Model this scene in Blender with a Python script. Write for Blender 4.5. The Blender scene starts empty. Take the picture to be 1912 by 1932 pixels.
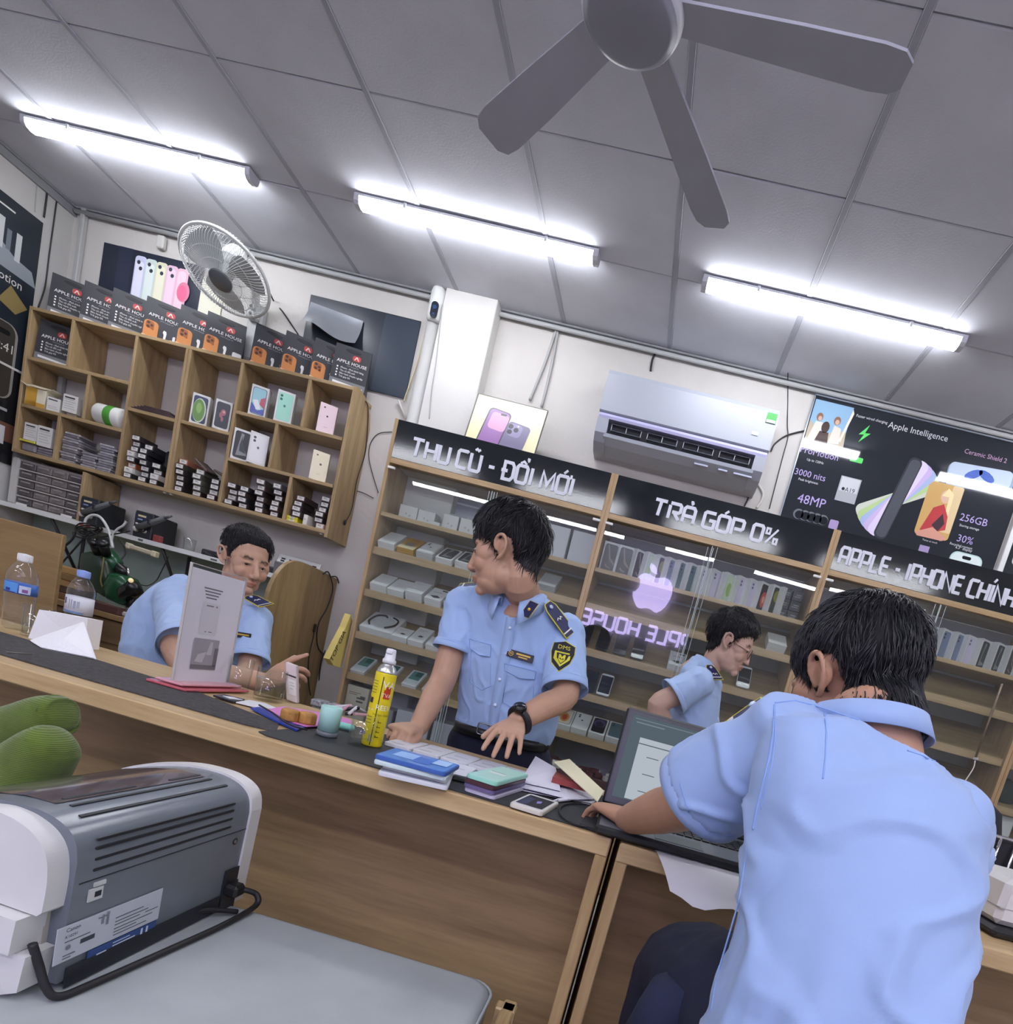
import bpy, bmesh, math, random
from mathutils import Vector, Matrix, noise
from mathutils.bvhtree import BVHTree
random.seed(7)
scene = bpy.context.scene
COL = scene.collection
PI = math.pi
V = Vector

# ------------------------------------------------------------------ camera
CAM_Z = 1.06                      # eye height of the photographer
F_PX, PPX, PPY = 1155.7, 1113.8, 1453.2
RGT = V((0.9621857, 0.0844005, 0.2589890)); DWN = V((0.2677859, -0.1189300, -0.9561100)); FWD = V((-0.0498946, 0.9893090, -0.1370340))
RGT.normalize(); FWD = (FWD - RGT * FWD.dot(RGT)).normalized(); DWN = FWD.cross(RGT)
cam_d = bpy.data.cameras.new('camera'); cam = bpy.data.objects.new('camera', cam_d); COL.objects.link(cam)
cam.matrix_world = Matrix(((RGT.x, -DWN.x, -FWD.x, 0), (RGT.y, -DWN.y, -FWD.y, 0), (RGT.z, -DWN.z, -FWD.z, CAM_Z), (0, 0, 0, 1)))
cam_d.sensor_fit = 'AUTO'; cam_d.sensor_width = 36.0
cam_d.lens = F_PX * 36.0 / 1932.0
cam_d.shift_x = -(PPX - 956.0) / 1932.0
cam_d.shift_y = (PPY - 966.0) / 1932.0
cam_d.clip_start = 0.02
scene.camera = cam
scene.view_settings.view_transform = 'Standard'
try: scene.view_settings.look = 'None'
except Exception: pass
scene.view_settings.gamma = 1.0
scene.view_settings.use_curve_mapping = False
scene.view_settings.exposure = 0.0
world = bpy.data.worlds.new('world'); scene.world = world; world.use_nodes = True
world.node_tree.nodes['Background'].inputs[0].default_value = (0.55, 0.6, 0.75, 1)
world.node_tree.nodes['Background'].inputs[1].default_value = 0.05
TUBE_POWER = 42.0
SIGN_POWER = 21.0

def ray(px, py):
    return (RGT * ((px - PPX) / F_PX) + DWN * ((py - PPY) / F_PX) + FWD)
CAM = V((0, 0, CAM_Z))
def atY(px, py, y):
    d = ray(px, py); return CAM + d * (y / d.y)
def atZ(px, py, z):
    d = ray(px, py); return CAM + d * ((z - CAM_Z) / d.z)
def atX(px, py, x):
    d = ray(px, py); return CAM + d * (x / d.x)

# ------------------------------------------------------------------ materials
def srgb(h):
    h = h.lstrip('#'); out = []
    for i in (0, 2, 4):
        v = int(h[i:i + 2], 16) / 255.0
        out.append(v / 12.92 if v <= 0.04045 else ((v + 0.055) / 1.055) ** 2.4)
    return (*out, 1.0)
MATS = {}
def mat(name, hexc='#808080', rough=0.5, metal=0.0, var=0.0, vscale=8.0, bump=0.0, bscale=60.0, emit=0.0, spec=None, coat=0.0, sheen=0.0, alpha=None):
    if name in MATS: return MATS[name]
    m = bpy.data.materials.new(name); m.use_nodes = True; MATS[name] = m
    nt = m.node_tree; b = nt.nodes['Principled BSDF']
    col = srgb(hexc)
    b.inputs['Base Color'].default_value = col
    b.inputs['Roughness'].default_value = rough; b.inputs['Metallic'].default_value = metal
    if spec is not None: b.inputs['Specular IOR Level'].default_value = spec
    if coat: b.inputs['Coat Weight'].default_value = coat
    if sheen: b.inputs['Sheen Weight'].default_value = sheen; b.inputs['Sheen Roughness'].default_value = .5
    if emit:
        b.inputs['Emission Color'].default_value = col; b.inputs['Emission Strength'].default_value = emit
    if var or bump:
        tc = nt.nodes.new('ShaderNodeTexCoord')
    if var:
        n = nt.nodes.new('ShaderNodeTexNoise'); n.inputs['Scale'].default_value = vscale; n.inputs['Detail'].default_value = 5
        nt.links.new(tc.outputs['Object'], n.inputs['Vector'])
        r = nt.nodes.new('ShaderNodeMapRange'); r.inputs['From Min'].default_value = .3; r.inputs['From Max'].default_value = .7
        r.inputs['To Min'].default_value = 1 - var; r.inputs['To Max'].default_value = 1 + var * .6
        nt.links.new(n.outputs['Fac'], r.inputs['Value'])
        mx = nt.nodes.new('ShaderNodeMix'); mx.data_type = 'RGBA'; mx.blend_type = 'MULTIPLY'; mx.inputs['Factor'].default_value = 1
        mx.inputs['A'].default_value = col
        nt.links.new(r.outputs['Result'], mx.inputs['B']); nt.links.new(mx.outputs['Result'], b.inputs['Base Color'])
    if bump:
        n2 = nt.nodes.new('ShaderNodeTexNoise'); n2.inputs['Scale'].default_value = bscale; n2.inputs['Detail'].default_value = 4
        nt.links.new(tc.outputs['Object'], n2.inputs['Vector'])
        bp = nt.nodes.new('ShaderNodeBump'); bp.inputs['Strength'].default_value = bump; bp.inputs['Distance'].default_value = .01
        nt.links.new(n2.outputs['Fac'], bp.inputs['Height']); nt.links.new(bp.outputs['Normal'], b.inputs['Normal'])
    return m
def wood(name, light, dark, axis='X', rough=0.45, scale=1.0, fine=1.0):
    if name in MATS: return MATS[name]
    m = bpy.data.materials.new(name); m.use_nodes = True; MATS[name] = m
    nt = m.node_tree; b = nt.nodes['Principled BSDF']
    tc = nt.nodes.new('ShaderNodeTexCoord'); mp = nt.nodes.new('ShaderNodeMapping')
    s = [14.0 * scale] * 3; s['XYZ'.index(axis)] = 1.1 * scale
    mp.inputs['Scale'].default_value = s
    nt.links.new(tc.outputs['Object'], mp.inputs['Vector'])
    n = nt.nodes.new('ShaderNodeTexNoise'); n.inputs['Scale'].default_value = 1.6; n.inputs['Detail'].default_value = 7; n.inputs['Roughness'].default_value = .62
    nt.links.new(mp.outputs['Vector'], n.inputs['Vector'])
    n3 = nt.nodes.new('ShaderNodeTexNoise'); n3.inputs['Scale'].default_value = 9.0; n3.inputs['Detail'].default_value = 4
    nt.links.new(mp.outputs['Vector'], n3.inputs['Vector'])
    ad = nt.nodes.new('ShaderNodeMath'); ad.operation = 'MULTIPLY_ADD'; ad.inputs[1].default_value = .35 * fine
    nt.links.new(n3.outputs['Fac'], ad.inputs[0]); nt.links.new(n.outputs['Fac'], ad.inputs[2])
    r = nt.nodes.new('ShaderNodeValToRGB')
    r.color_ramp.elements[0].position = .42; r.color_ramp.elements[0].color = srgb(dark)
    r.color_ramp.elements[1].position = .82; r.color_ramp.elements[1].color = srgb(light)
    nt.links.new(ad.outputs[0], r.inputs['Fac']); nt.links.new(r.outputs['Color'], b.inputs['Base Color'])
    b.inputs['Roughness'].default_value = rough
    bp = nt.nodes.new('ShaderNodeBump'); bp.inputs['Strength'].default_value = .08; bp.inputs['Distance'].default_value = .004
    nt.links.new(n3.outputs['Fac'], bp.inputs['Height']); nt.links.new(bp.outputs['Normal'], b.inputs['Normal'])
    return m
def emis(name, hexc, strength):
    if name in MATS: return MATS[name]
    m = bpy.data.materials.new(name); m.use_nodes = True; MATS[name] = m
    nt = m.node_tree; nt.nodes.remove(nt.nodes['Principled BSDF'])
    e = nt.nodes.new('ShaderNodeEmission'); e.inputs[0].default_value = srgb(hexc); e.inputs[1].default_value = strength
    nt.links.new(e.outputs[0], nt.nodes['Material Output'].inputs[0]); return m
def glass(name, tint='#ffffff', rough=0.0, ior=1.45, boost=1.0, haze=0.0):
    """thin clear pane: transparency with a Fresnel reflection and optional dusty haze"""
    if name in MATS: return MATS[name]
    m = bpy.data.materials.new(name); m.use_nodes = True; MATS[name] = m
    nt = m.node_tree; nt.nodes.remove(nt.nodes['Principled BSDF'])
    t = nt.nodes.new('ShaderNodeBsdfTransparent'); t.inputs[0].default_value = srgb(tint)
    g = nt.nodes.new('ShaderNodeBsdfGlossy'); g.inputs['Roughness'].default_value = rough
    fr = nt.nodes.new('ShaderNodeFresnel'); fr.inputs[0].default_value = ior
    mu = nt.nodes.new('ShaderNodeMath'); mu.operation = 'MULTIPLY'; mu.inputs[1].default_value = boost; mu.use_clamp = True
    ge = nt.nodes.new('ShaderNodeNewGeometry'); fb = nt.nodes.new('ShaderNodeMath'); fb.operation = 'SUBTRACT'; fb.inputs[0].default_value = 1.0
    nt.links.new(ge.outputs['Backfacing'], fb.inputs[1]); m0 = nt.nodes.new('ShaderNodeMath'); m0.operation = 'MULTIPLY'
    nt.links.new(fr.outputs[0], m0.inputs[0]); nt.links.new(fb.outputs[0], m0.inputs[1]); nt.links.new(m0.outputs[0], mu.inputs[0])
    mx = nt.nodes.new('ShaderNodeMixShader'); nt.links.new(mu.outputs[0], mx.inputs[0])
    nt.links.new(t.outputs[0], mx.inputs[1]); nt.links.new(g.outputs[0], mx.inputs[2])
    last = mx
    if haze:
        d = nt.nodes.new('ShaderNodeBsdfDiffuse'); d.inputs[0].default_value = (.8, .8, .8, 1)
        m2 = nt.nodes.new('ShaderNodeMixShader'); m2.inputs[0].default_value = haze
        nt.links.new(mx.outputs[0], m2.inputs[1]); nt.links.new(d.outputs[0], m2.inputs[2]); last = m2
    nt.links.new(last.outputs[0], nt.nodes['Material Output'].inputs[0]); return m
def vcol(name, rough=.5, bump=0.0, bscale=200., spec=.4, sss=0.0):
    """material whose colour is the mesh's own colour attribute"""
    if name in MATS: return MATS[name]
    m = mat(name, '#ffffff', rough, bump=bump, bscale=bscale, spec=spec)
    nt = m.node_tree; a = nt.nodes.new('ShaderNodeVertexColor'); a.layer_name = 'Col'
    nt.links.new(a.outputs['Color'], nt.nodes['Principled BSDF'].inputs['Base Color'])
    if sss:
        b = nt.nodes['Principled BSDF']; b.inputs['Subsurface Weight'].default_value = sss; b.inputs['Subsurface Radius'].default_value = (.012, .005, .003)
    return m

# ------------------------------------------------------------------ mesh builder
class MB:
    def __init__(s): s.v = []; s.f = []; s.m = []; s.k = 0; s.sm = []
    def mi(s, k): s.k = k; return s
    def add(s, vs, fs, T=None, smooth=False):
        o = len(s.v)
        if T is not None: vs = [T @ V(p) for p in vs]
        s.v += [tuple(p) for p in vs]
        for f in fs: s.f.append(tuple(i + o for i in f)); s.m.append(s.k); s.sm.append(smooth)
        return s
    def box(s, c, d, bev=0.0, T=None, R=None):
        x, y, z = d[0] / 2, d[1] / 2, d[2] / 2
        if bev <= 0:
            vs = [(i * x, j * y, k * z) for i in (-1, 1) for j in (-1, 1) for k in (-1, 1)]
            fs = [(0, 1, 3, 2), (4, 6, 7, 5), (0, 4, 5, 1), (2, 3, 7, 6), (0, 2, 6, 4), (1, 5, 7, 3)]
        else:
            b = min(bev, x * .99, y * .99, z * .99); vs = []; idx = {}
            for i in (-1, 1):
                for j in (-1, 1):
                    for k in (-1, 1):
                        for a, p in enumerate(((i * x, j * (y - b), k * (z - b)), (i * (x - b), j * y, k * (z - b)), (i * (x - b), j * (y - b), k * z))):
                            idx[i, j, k, a] = len(vs); vs.append(p)
            fs = []
            q = lambda *k: fs.append(tuple(idx[t] for t in k))
            for i in (-1, 1):
                q((i, -1, -1, 0), (i, 1, -1, 0), (i, 1, 1, 0), (i, -1, 1, 0)); q((-1, i, -1, 1), (1, i, -1, 1), (1, i, 1, 1), (-1, i, 1, 1)); q((-1, -1, i, 2), (1, -1, i, 2), (1, 1, i, 2), (-1, 1, i, 2))
                for j in (-1, 1):
                    q((i, j, -1, 0), (i, j, 1, 0), (i, j, 1, 1), (i, j, -1, 1)); q((i, -1, j, 0), (i, 1, j, 0), (i, 1, j, 2), (i, -1, j, 2)); q((-1, i, j, 1), (1, i, j, 1), (1, i, j, 2), (-1, i, j, 2))
                    for k in (-1, 1): q((i, j, k, 0), (i, j, k, 1), (i, j, k, 2))
        c = V(c)
        M = Matrix.Translation(c) @ (R.to_4x4() if R is not None else Matrix())
        if T is not None: M = T @ M
        return s.add(vs, fs, M)
    def prism(s, poly, h0, h1, T=None, smooth=False):
        """polygon in local XY, extruded local Z h0..h1"""
        n = len(poly)
        vs = [(p[0], p[1], h0) for p in poly] + [(p[0], p[1], h1) for p in poly]
        fs = [tuple(range(n))[::-1], tuple(range(n, 2 * n))] + [(i, (i + 1) % n, n + (i + 1) % n, n + i) for i in range(n)]
        return s.add(vs, fs, T, smooth)
    def poly(s, pts, T=None): return s.add(pts, [tuple(range(len(pts)))], T)
    def tube(s, path, r, n=8, caps=True, smooth=True, closed=False):
        P = [V(p) for p in path]; m = len(P)
        rs = r if isinstance(r, (list, tuple)) else [r] * m
        vs = []; fs = []
        t0 = (P[1] - P[0]).normalized(); up = V((0, 0, 1)) if abs(t0.z) < .9 else V((1, 0, 0)); a = t0.cross(up).normalized()
        for i, p in enumerate(P):
            if closed: t = (P[(i + 1) % m] - P[i - 1]).normalized()
            else: t = (P[min(i + 1, m - 1)] - P[max(i - 1, 0)]).normalized()
            a = (a - t * a.dot(t)).normalized(); b = t.cross(a)
            for j in range(n):
                w = 2 * PI * j / n; vs.append(p + (a * math.cos(w) + b * math.sin(w)) * rs[i])
        for i in range(m if closed else m - 1):
            i2 = (i + 1) % m
            for j in range(n): fs.append((i * n + j, i * n + (j + 1) % n, i2 * n + (j + 1) % n, i2 * n + j))
        if caps and not closed: fs.append(tuple(range(n))[::-1]); fs.append(tuple(range((m - 1) * n, m * n)))
        return s.add(vs, fs, None, smooth)
    def lathe(s, prof, n=24, T=None, smooth=True, a0=0.0, a1=2 * PI):
        """profile [(r,z)], spun about local Z"""
        full = abs(a1 - a0 - 2 * PI) < 1e-6; k = n if full else n + 1
        vs = []; fs = []
        for r, z in prof:
            for j in range(k):
                w = a0 + (a1 - a0) * j / n; vs.append((r * math.cos(w), r * math.sin(w), z))
        for i in range(len(prof) - 1):
            for j in range(n if full else n):
                j2 = (j + 1) % k
                fs.append((i * k + j, i * k + j2, (i + 1) * k + j2, (i + 1) * k + j))
        if full:
            if prof[0][0] > 1e-6: fs.append(tuple(range(k))[::-1])
            if prof[-1][0] > 1e-6: fs.append(tuple(range((len(prof) - 1) * k, len(prof) * k)))
        return s.add(vs, fs, T, smooth)
    def ell(s, c, r, T=None, R=None, nu=20, nv=12):
        vs = []; fs = []
        for i in range(nv + 1):
            th = PI * i / nv
            for j in range(nu):
                ph = 2 * PI * j / nu; vs.append((r[0] * math.sin(th) * math.cos(ph), r[1] * math.sin(th) * math.sin(ph), r[2] * math.cos(th)))
        for i in range(nv):
            for j in range(nu): fs.append((i * nu + j, (i + 1) * nu + j, (i + 1) * nu + (j + 1) % nu, i * nu + (j + 1) % nu))
        M = Matrix.Translation(V(c)) @ (R.to_4x4() if R is not None else Matrix())
        if T is not None: M = T @ M
        return s.add(vs, fs, M, True)
    def limb(s, pts, radii, n=16, T=None, sub=4):
        """round tapering limb along a smooth path with rounded ends"""
        P = [V(p) for p in pts]
        Q = []; Rr = []
        for i in range(len(P) - 1):
            p0, p1, p2, p3 = P[max(i - 1, 0)], P[i], P[i + 1], P[min(i + 2, len(P) - 1)]
            for k in range(sub):
                t = k / sub; Q.append(.5 * ((2 * p1) + (p2 - p0) * t + (2 * p0 - 5 * p1 + 4 * p2 - p3) * t * t + (3 * p1 - p0 - 3 * p2 + p3) * t ** 3))
                Rr.append(radii[i] * (1 - t) + radii[i + 1] * t)
        Q.append(P[-1]); Rr.append(radii[-1])
        d0 = (Q[0] - Q[1]).normalized(); d1 = (Q[-1] - Q[-2]).normalized()
        pre = [(Q[0] + d0 * Rr[0] * math.sin(w), Rr[0] * math.cos(w)) for w in (1.45, 1.0, .5)]
        post = [(Q[-1] + d1 * Rr[-1] * math.sin(w), Rr[-1] * math.cos(w)) for w in (.5, 1.0, 1.45)]
        allp = pre + list(zip(Q, Rr)) + post
        if T is not None: allp = [(T @ p, r) for p, r in allp]
        return s.tube([p for p, r in allp], [r for p, r in allp], n)
    def rings(s, rs, n=28, e=2.2, caps=True):
        """loft: each ring (center, ax, ay) superelliptic"""
        vs = []; fs = []
        for c, ax, ay in rs:
            c, ax, ay = V(c), V(ax), V(ay)
            for j in range(n):
                w = 2 * PI * j / n; cw, sw = math.cos(w), math.sin(w)
                vs.append(c + ax * (math.copysign(abs(cw) ** (2 / e), cw)) + ay * (math.copysign(abs(sw) ** (2 / e), sw)))
        for i in range(len(rs) - 1):
            for j in range(n): fs.append((i * n + j, i * n + (j + 1) % n, (i + 1) * n + (j + 1) % n, (i + 1) * n + j))
        if caps: fs.append(tuple(range(n))[::-1]); fs.append(tuple(range((len(rs) - 1) * n, len(rs) * n)))
        return s.add(vs, fs, None, True)
    def mesh(s, name, mats, off=None, fix=True):
        me = bpy.data.meshes.new(name)
        vs = s.v if off is None else [(p[0] - off[0], p[1] - off[1], p[2] - off[2]) for p in s.v]
        me.from_pydata(vs, [], s.f)
        if not isinstance(mats, (list, tuple)): mats = [mats]
        for m in mats: me.materials.append(m)
        me.polygons.foreach_set('material_index', s.m); me.polygons.foreach_set('use_smooth', s.sm)
        if fix:
            bm = bmesh.new(); bm.from_mesh(me); bmesh.ops.recalc_face_normals(bm, faces=bm.faces); bm.to_mesh(me); bm.free()
        me.update(); return me

# ------------------------------------------------------------------ objects
def thing(name, label, cat, loc=(0, 0, 0), rz=0.0, group=None):
    o = bpy.data.objects.new(name, None); COL.objects.link(o); o.empty_display_size = .05
    o.location = loc; o.rotation_euler = (0, 0, rz)
    o['label'] = label; o['category'] = cat
    if group: o['group'] = group
    return o
def obj(name, mb, mats, parent=None, world=False, label=None, fix=True):
    """link a mesh as ONE object; world=True: mb is in world space and the parent is an unrotated Empty"""
    off = None
    if world and parent is not None:
        off = V((0, 0, 0)); p = parent
        while p is not None: off += p.location; p = p.parent
    me = mb if isinstance(mb, bpy.types.Mesh) else mb.mesh(name, mats, off, fix)
    o = bpy.data.objects.new(name, me); COL.objects.link(o)
    if parent is not None: o.parent = parent
    if label: o['label'] = label
    return o
def single(name, mb, mats, label, cat, group=None, fix=True):
    """a thing that is one mesh; its origin is put at the base centre"""
    xs = [p[0] for p in mb.v]; ys = [p[1] for p in mb.v]; zs = [p[2] for p in mb.v]
    c = V(((min(xs) + max(xs)) / 2, (min(ys) + max(ys)) / 2, min(zs)))
    o = obj(name, mb.mesh(name, mats, c, fix), None); o.location = c
    o['label'] = label; o['category'] = cat
    if group: o['group'] = group
    return o
def struct(name, mb, mats, parent=None):
    o = obj(name, mb, mats, parent)
    if parent is None: o['kind'] = 'structure'
    return o
def dup(root, loc=None, rz=None, label=None, group=None):
    r = root.copy(); COL.objects.link(r)
    if loc is not None: r.location = loc
    if rz is not None: r.rotation_euler = (0, 0, rz)
    if label: r['label'] = label
    if group: r['group'] = group
    for ch in list(root.children):
        c = ch.copy(); COL.objects.link(c); c.parent = r
        for g in list(ch.children):
            d = g.copy(); COL.objects.link(d); d.parent = c
    return r
ORD = ['first', 'second', 'third', 'fourth', 'fifth', 'sixth', 'seventh', 'eighth', 'ninth', 'tenth', 'eleventh', 'twelfth', 'thirteenth', 'fourteenth']
def cr(pts, sub=8):
    """Catmull-Rom resample"""
    P = [V(p) for p in pts]; out = []
    for i in range(len(P) - 1):
        p0, p1, p2, p3 = P[max(i - 1, 0)], P[i], P[i + 1], P[min(i + 2, len(P) - 1)]
        for k in range(sub):
            t = k / sub; out.append(.5 * ((2 * p1) + (p2 - p0) * t + (2 * p0 - 5 * p1 + 4 * p2 - p3) * t * t + (3 * p1 - p0 - 3 * p2 + p3) * t ** 3))
    out.append(P[-1]); return out
def frame(o, x, y, z=None):
    """matrix with origin o and axes x, y, z"""
    x, y = V(x), V(y); z = x.cross(y) if z is None else V(z)
    return Matrix(((x.x, y.x, z.x, o[0]), (x.y, y.y, z.y, o[1]), (x.z, y.z, z.z, o[2]), (0, 0, 0, 1)))
def rrect(w, h, r, n=4, cx=0, cy=0):
    out = []
    for (sx, sy, a) in ((1, 1, 0), (-1, 1, 90), (-1, -1, 180), (1, -1, 270)):
        for k in range(n + 1):
            t = math.radians(a + 90 * k / n); out.append((cx + sx * (w / 2 - r) + r * math.cos(t), cy + sy * (h / 2 - r) + r * math.sin(t)))
    return out
def disc(r, n=24, cx=0, cy=0, ry=None):
    ry = r if ry is None else ry
    return [(cx + r * math.cos(2 * PI * k / n), cy + ry * math.sin(2 * PI * k / n)) for k in range(n)]

_FT = {}
def text_geo(s, size=1.0, align='LEFT', bold=False):
    key = (s, align)
    if key not in _FT:
        cu = bpy.data.curves.new('t', 'FONT'); cu.body = s; cu.align_x = align; cu.size = 1.0; cu.resolution_u = 2
        o = bpy.data.objects.new('t', cu); COL.objects.link(o)
        dg = bpy.context.evaluated_depsgraph_get(); me = bpy.data.meshes.new_from_object(o.evaluated_get(dg))
        _FT[key] = ([tuple(v.co) for v in me.vertices], [tuple(p.vertices) for p in me.polygons])
        bpy.data.objects.remove(o); bpy.data.curves.remove(cu); bpy.data.meshes.remove(me)
    vs, fs = _FT[key]
    return [(x * size, y * size, 0) for x, y, z in vs], fs
def add_text(mb, s, size, T, align='LEFT', sx=1.0):
    vs, fs = text_geo(s, size, align)
    mb.add([(x * sx, y, z) for x, y, z in vs], fs, T)

# squared stroke letters, like the shop's own signs; glyph box 0..w x 0..1
GL = {
 'T': (.8, [[(0, 1), (.8, 1)], [(.4, 1), (.34, 0)]]), 'H': (.74, [[(0, 1), (0, 0)], [(.74, 1), (.74, 0)], [(0, .5), (.74, .5)]]),
 'U': (.72, [[(0, 1), (0, .1), (.1, 0), (.62, 0), (.72, .1), (.72, 1)]]), 'C': (.7, [[(.7, .95), (.62, 1), (.1, 1), (0, .9), (0, .1), (.1, 0), (.7, 0)]]),
 'D': (.74, [[(.04, 0), (.04, 1), (.58, 1), (.74, .8), (.74, .2), (.58, 0), (.04, 0)]]), 'O': (.74, [[(.1, 0), (0, .12), (0, .88), (.1, 1), (.64, 1), (.74, .88), (.74, .12), (.64, 0), (.1, 0)]]),
 '0': (.66, [[(.1, 0), (0, .12), (0, .88), (.1, 1), (.56, 1), (.66, .88), (.66, .12), (.56, 0), (.1, 0)]]), 'I': (.18, [[(.09, 0), (.09, 1)]]),
 'M': (.9, [[(0, 0), (.04, 1), (.45, .25), (.86, 1), (.9, 0)]]), 'R': (.74, [[(0, 0), (0, .86)], [(0, 1), (.64, 1), (.74, .9), (.74, .55), (.64, .45), (.2, .45)], [(.32, .45), (.72, 0)]]),
 'A': (.74, [[(0, 0), (0, .85), (.12, 1), (.62, 1), (.74, .85), (.74, 0)], [(0, .42), (.74, .42)]]), 'G': (.72, [[(.72, 1), (.1, 1), (0, .9), (0, .1), (.1, 0), (.62, 0), (.72, .1), (.72, .5), (.36, .5)]]),
 'P': (.72, [[(0, 0), (0, 1), (.62, 1), (.72, .9), (.72, .5), (.62, .4), (.16, .4)]]), '%': (.8, [[(.08, 0), (.72, 1)], [(.0, .62), (.0, .95), (.22, .95), (.22, .62), (.0, .62)], [(.58, .05), (.58, .38), (.8, .38), (.8, .05), (.58, .05)]]),
 'L': (.64, [[(0, 1), (0, 0), (.64, 0)]]), 'E': (.66, [[(.66, 1), (.06, 1), (0, .92), (0, .08), (.06, 0), (.66, 0)], [(0, .5), (.6, .5)]]), 'N': (.78, [[(0, 0), (0, 1), (.78, 0), (.78, 1)]]),
 'S': (.7, [[(.7, 1), (.08, 1), (0, .9), (0, .6), (.08, .5), (.62, .5), (.7, .4), (.7, .1), (.62, 0), (0, 0)]]), '-': (.4, [[(0, .48), (.4, .48)]]), ' ': (.3, []),
}
ACC = {'tilde': [[(.2, 1.2), (.32, 1.3), (.44, 1.2), (.56, 1.3)]], 'acute': [[(.3, 1.16), (.52, 1.38)]], 'hook': [[(.3, 1.36), (.42, 1.36), (.46, 1.28), (.38, 1.18)]],
       'circ': [[(.14, 1.14), (.36, 1.3), (.58, 1.14)]], 'circhook': [[(.14, 1.12), (.36, 1.26), (.58, 1.12)], [(.56, 1.46), (.68, 1.44), (.68, 1.34), (.6, 1.3)]], 'horn': [[(.74, .9), (.9, 1.05), (.86, 1.2)]],
       'hornacute': [[(.74, .9), (.9, 1.02), (.88, 1.16)], [(.34, 1.16), (.56, 1.38)]], 'bar': [[(-.14, .5), (.3, .5)]]}
SPECIAL = {'Ũ': ('U', 'tilde'), 'Đ': ('D', 'bar'), 'Ổ': ('O', 'circhook'), 'Ớ': ('O', 'hornacute'), 'Ả': ('A', 'hook'), 'Ã': ('A', 'tilde'), 'Ó': ('O', 'acute'), 'Í': ('I', 'acute')}
def stroke(mb, pl, t, T, depth):
    """thick mitred polyline as a flat raised strip"""
    P = [V((p[0], p[1])) for p in pl]; n = len(P); closed = (P[0] - P[-1]).length < 1e-6
    if closed: P = P[:-1]; n -= 1
    L = []; Rr = []
    for i in range(n):
        if closed or 0 < i < n - 1:
            a = (P[i] - P[i - 1]).normalized(); b = (P[(i + 1) % n] - P[i]).normalized()
            na = V((-a.y, a.x)); nb = V((-b.y, b.x)); m = (na + nb)
            m = m / max(.35, m.length_squared / 2) if m.length > 1e-6 else na
        else:
            a = (P[1] - P[0]).normalized() if i == 0 else (P[-1] - P[-2]).normalized(); m = V((-a.y, a.x))
        L.append(P[i] + m * t / 2); Rr.append(P[i] - m * t / 2)
    vs = []; fs = []
    for i in range(n): vs += [(*L[i], 0), (*Rr[i], 0), (*L[i], depth), (*Rr[i], depth)]
    for i in range(n if closed else n - 1):
        j = (i + 1) % n; a, b = i * 4, j * 4
        fs += [(a + 2, a + 3, b + 3, b + 2), (a, b, b + 1, a + 1), (a, a + 2, b + 2, b), (a + 1, b + 1, b + 3, a + 3)]
    if not closed: fs += [(0, 1, 3, 2), (4 * n - 4, 4 * n - 2, 4 * n - 1, 4 * n - 3)]
    mb.add(vs, fs, T)
def word(s, height, thick, gap=.22, sx=1.0, spacegap=.5):
    """returns glyph list [(char, polylines in metres)] and total width"""
    x = 0; out = []
    for ch in s:
        if ch == ' ': x += spacegap * height * sx; continue
        base, acc = SPECIAL.get(ch, (ch, None)); w, pls = GL[base]
        allp = [(pl, .62 if ch == '%' else 1.0) for pl in pls] + [(pl, 1.0 if acc == 'bar' else .66) for pl in (ACC[acc] if acc else [])]
        if base == 'I' and acc: allp = [(pl, 1.0) for pl in pls] + [([(.04, 1.16), (.22, 1.38)], .66)]
        out.append((ch, [([((x + p[0] * height * sx), p[1] * height) for p in pl], k) for pl, k in allp])); x += (w + gap) * height * sx
    return out, x - gap * height * sx
# ================================================================== SETTING
XL, XR, YB, YF, ZF, ZT = -3.98, 2.6, 3.705, -2.6, -0.08, 2.946
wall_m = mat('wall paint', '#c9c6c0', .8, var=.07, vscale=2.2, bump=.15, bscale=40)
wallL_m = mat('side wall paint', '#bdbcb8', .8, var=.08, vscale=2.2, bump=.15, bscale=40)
floor_m = mat('floor tile', '#b4b1aa', .35, var=.08, vscale=3)
tile_m = mat('ceiling tile', '#cccdd6', .9, var=.08, vscale=3.5, bump=.07, bscale=120)
bar_m = mat('ceiling bar', '#a3a4ae', .6, var=.06, vscale=4)
gap_m = mat('ceiling gap', '#55565c', .9)
trim_m = mat('grey angle trim', '#8a8c8e', .5)
front_m = mat('front wall', '#c4c4c6', .8)
def wallbox(name, x0, x1, y0, y1, z0, z1, m):
    b = MB(); b.box(((x0 + x1) / 2, (y0 + y1) / 2, (z0 + z1) / 2), (x1 - x0, y1 - y0, z1 - z0)); return struct(name, b, m)
wallbox('floor', XL - .1, XR + .1, YF - .1, YB + .1, ZF - .1, ZF, floor_m)
wallbox('wall_back', XL - .1, XR + .1, YB, YB + .1, ZF, ZT, wall_m)
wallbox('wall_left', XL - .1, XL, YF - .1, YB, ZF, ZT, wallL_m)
wallbox('wall_right', XR, XR + .1, YF - .1, YB, ZF, ZT, wall_m)
wallbox('wall_front', XL - .1, XR + .1, YF - .1, YF, ZF, ZT, front_m)
ceil = wallbox('ceiling', XL - .1, XR + .1, YF - .1, YB + .1, ZT + .014, ZT + .1, gap_m)
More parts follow.
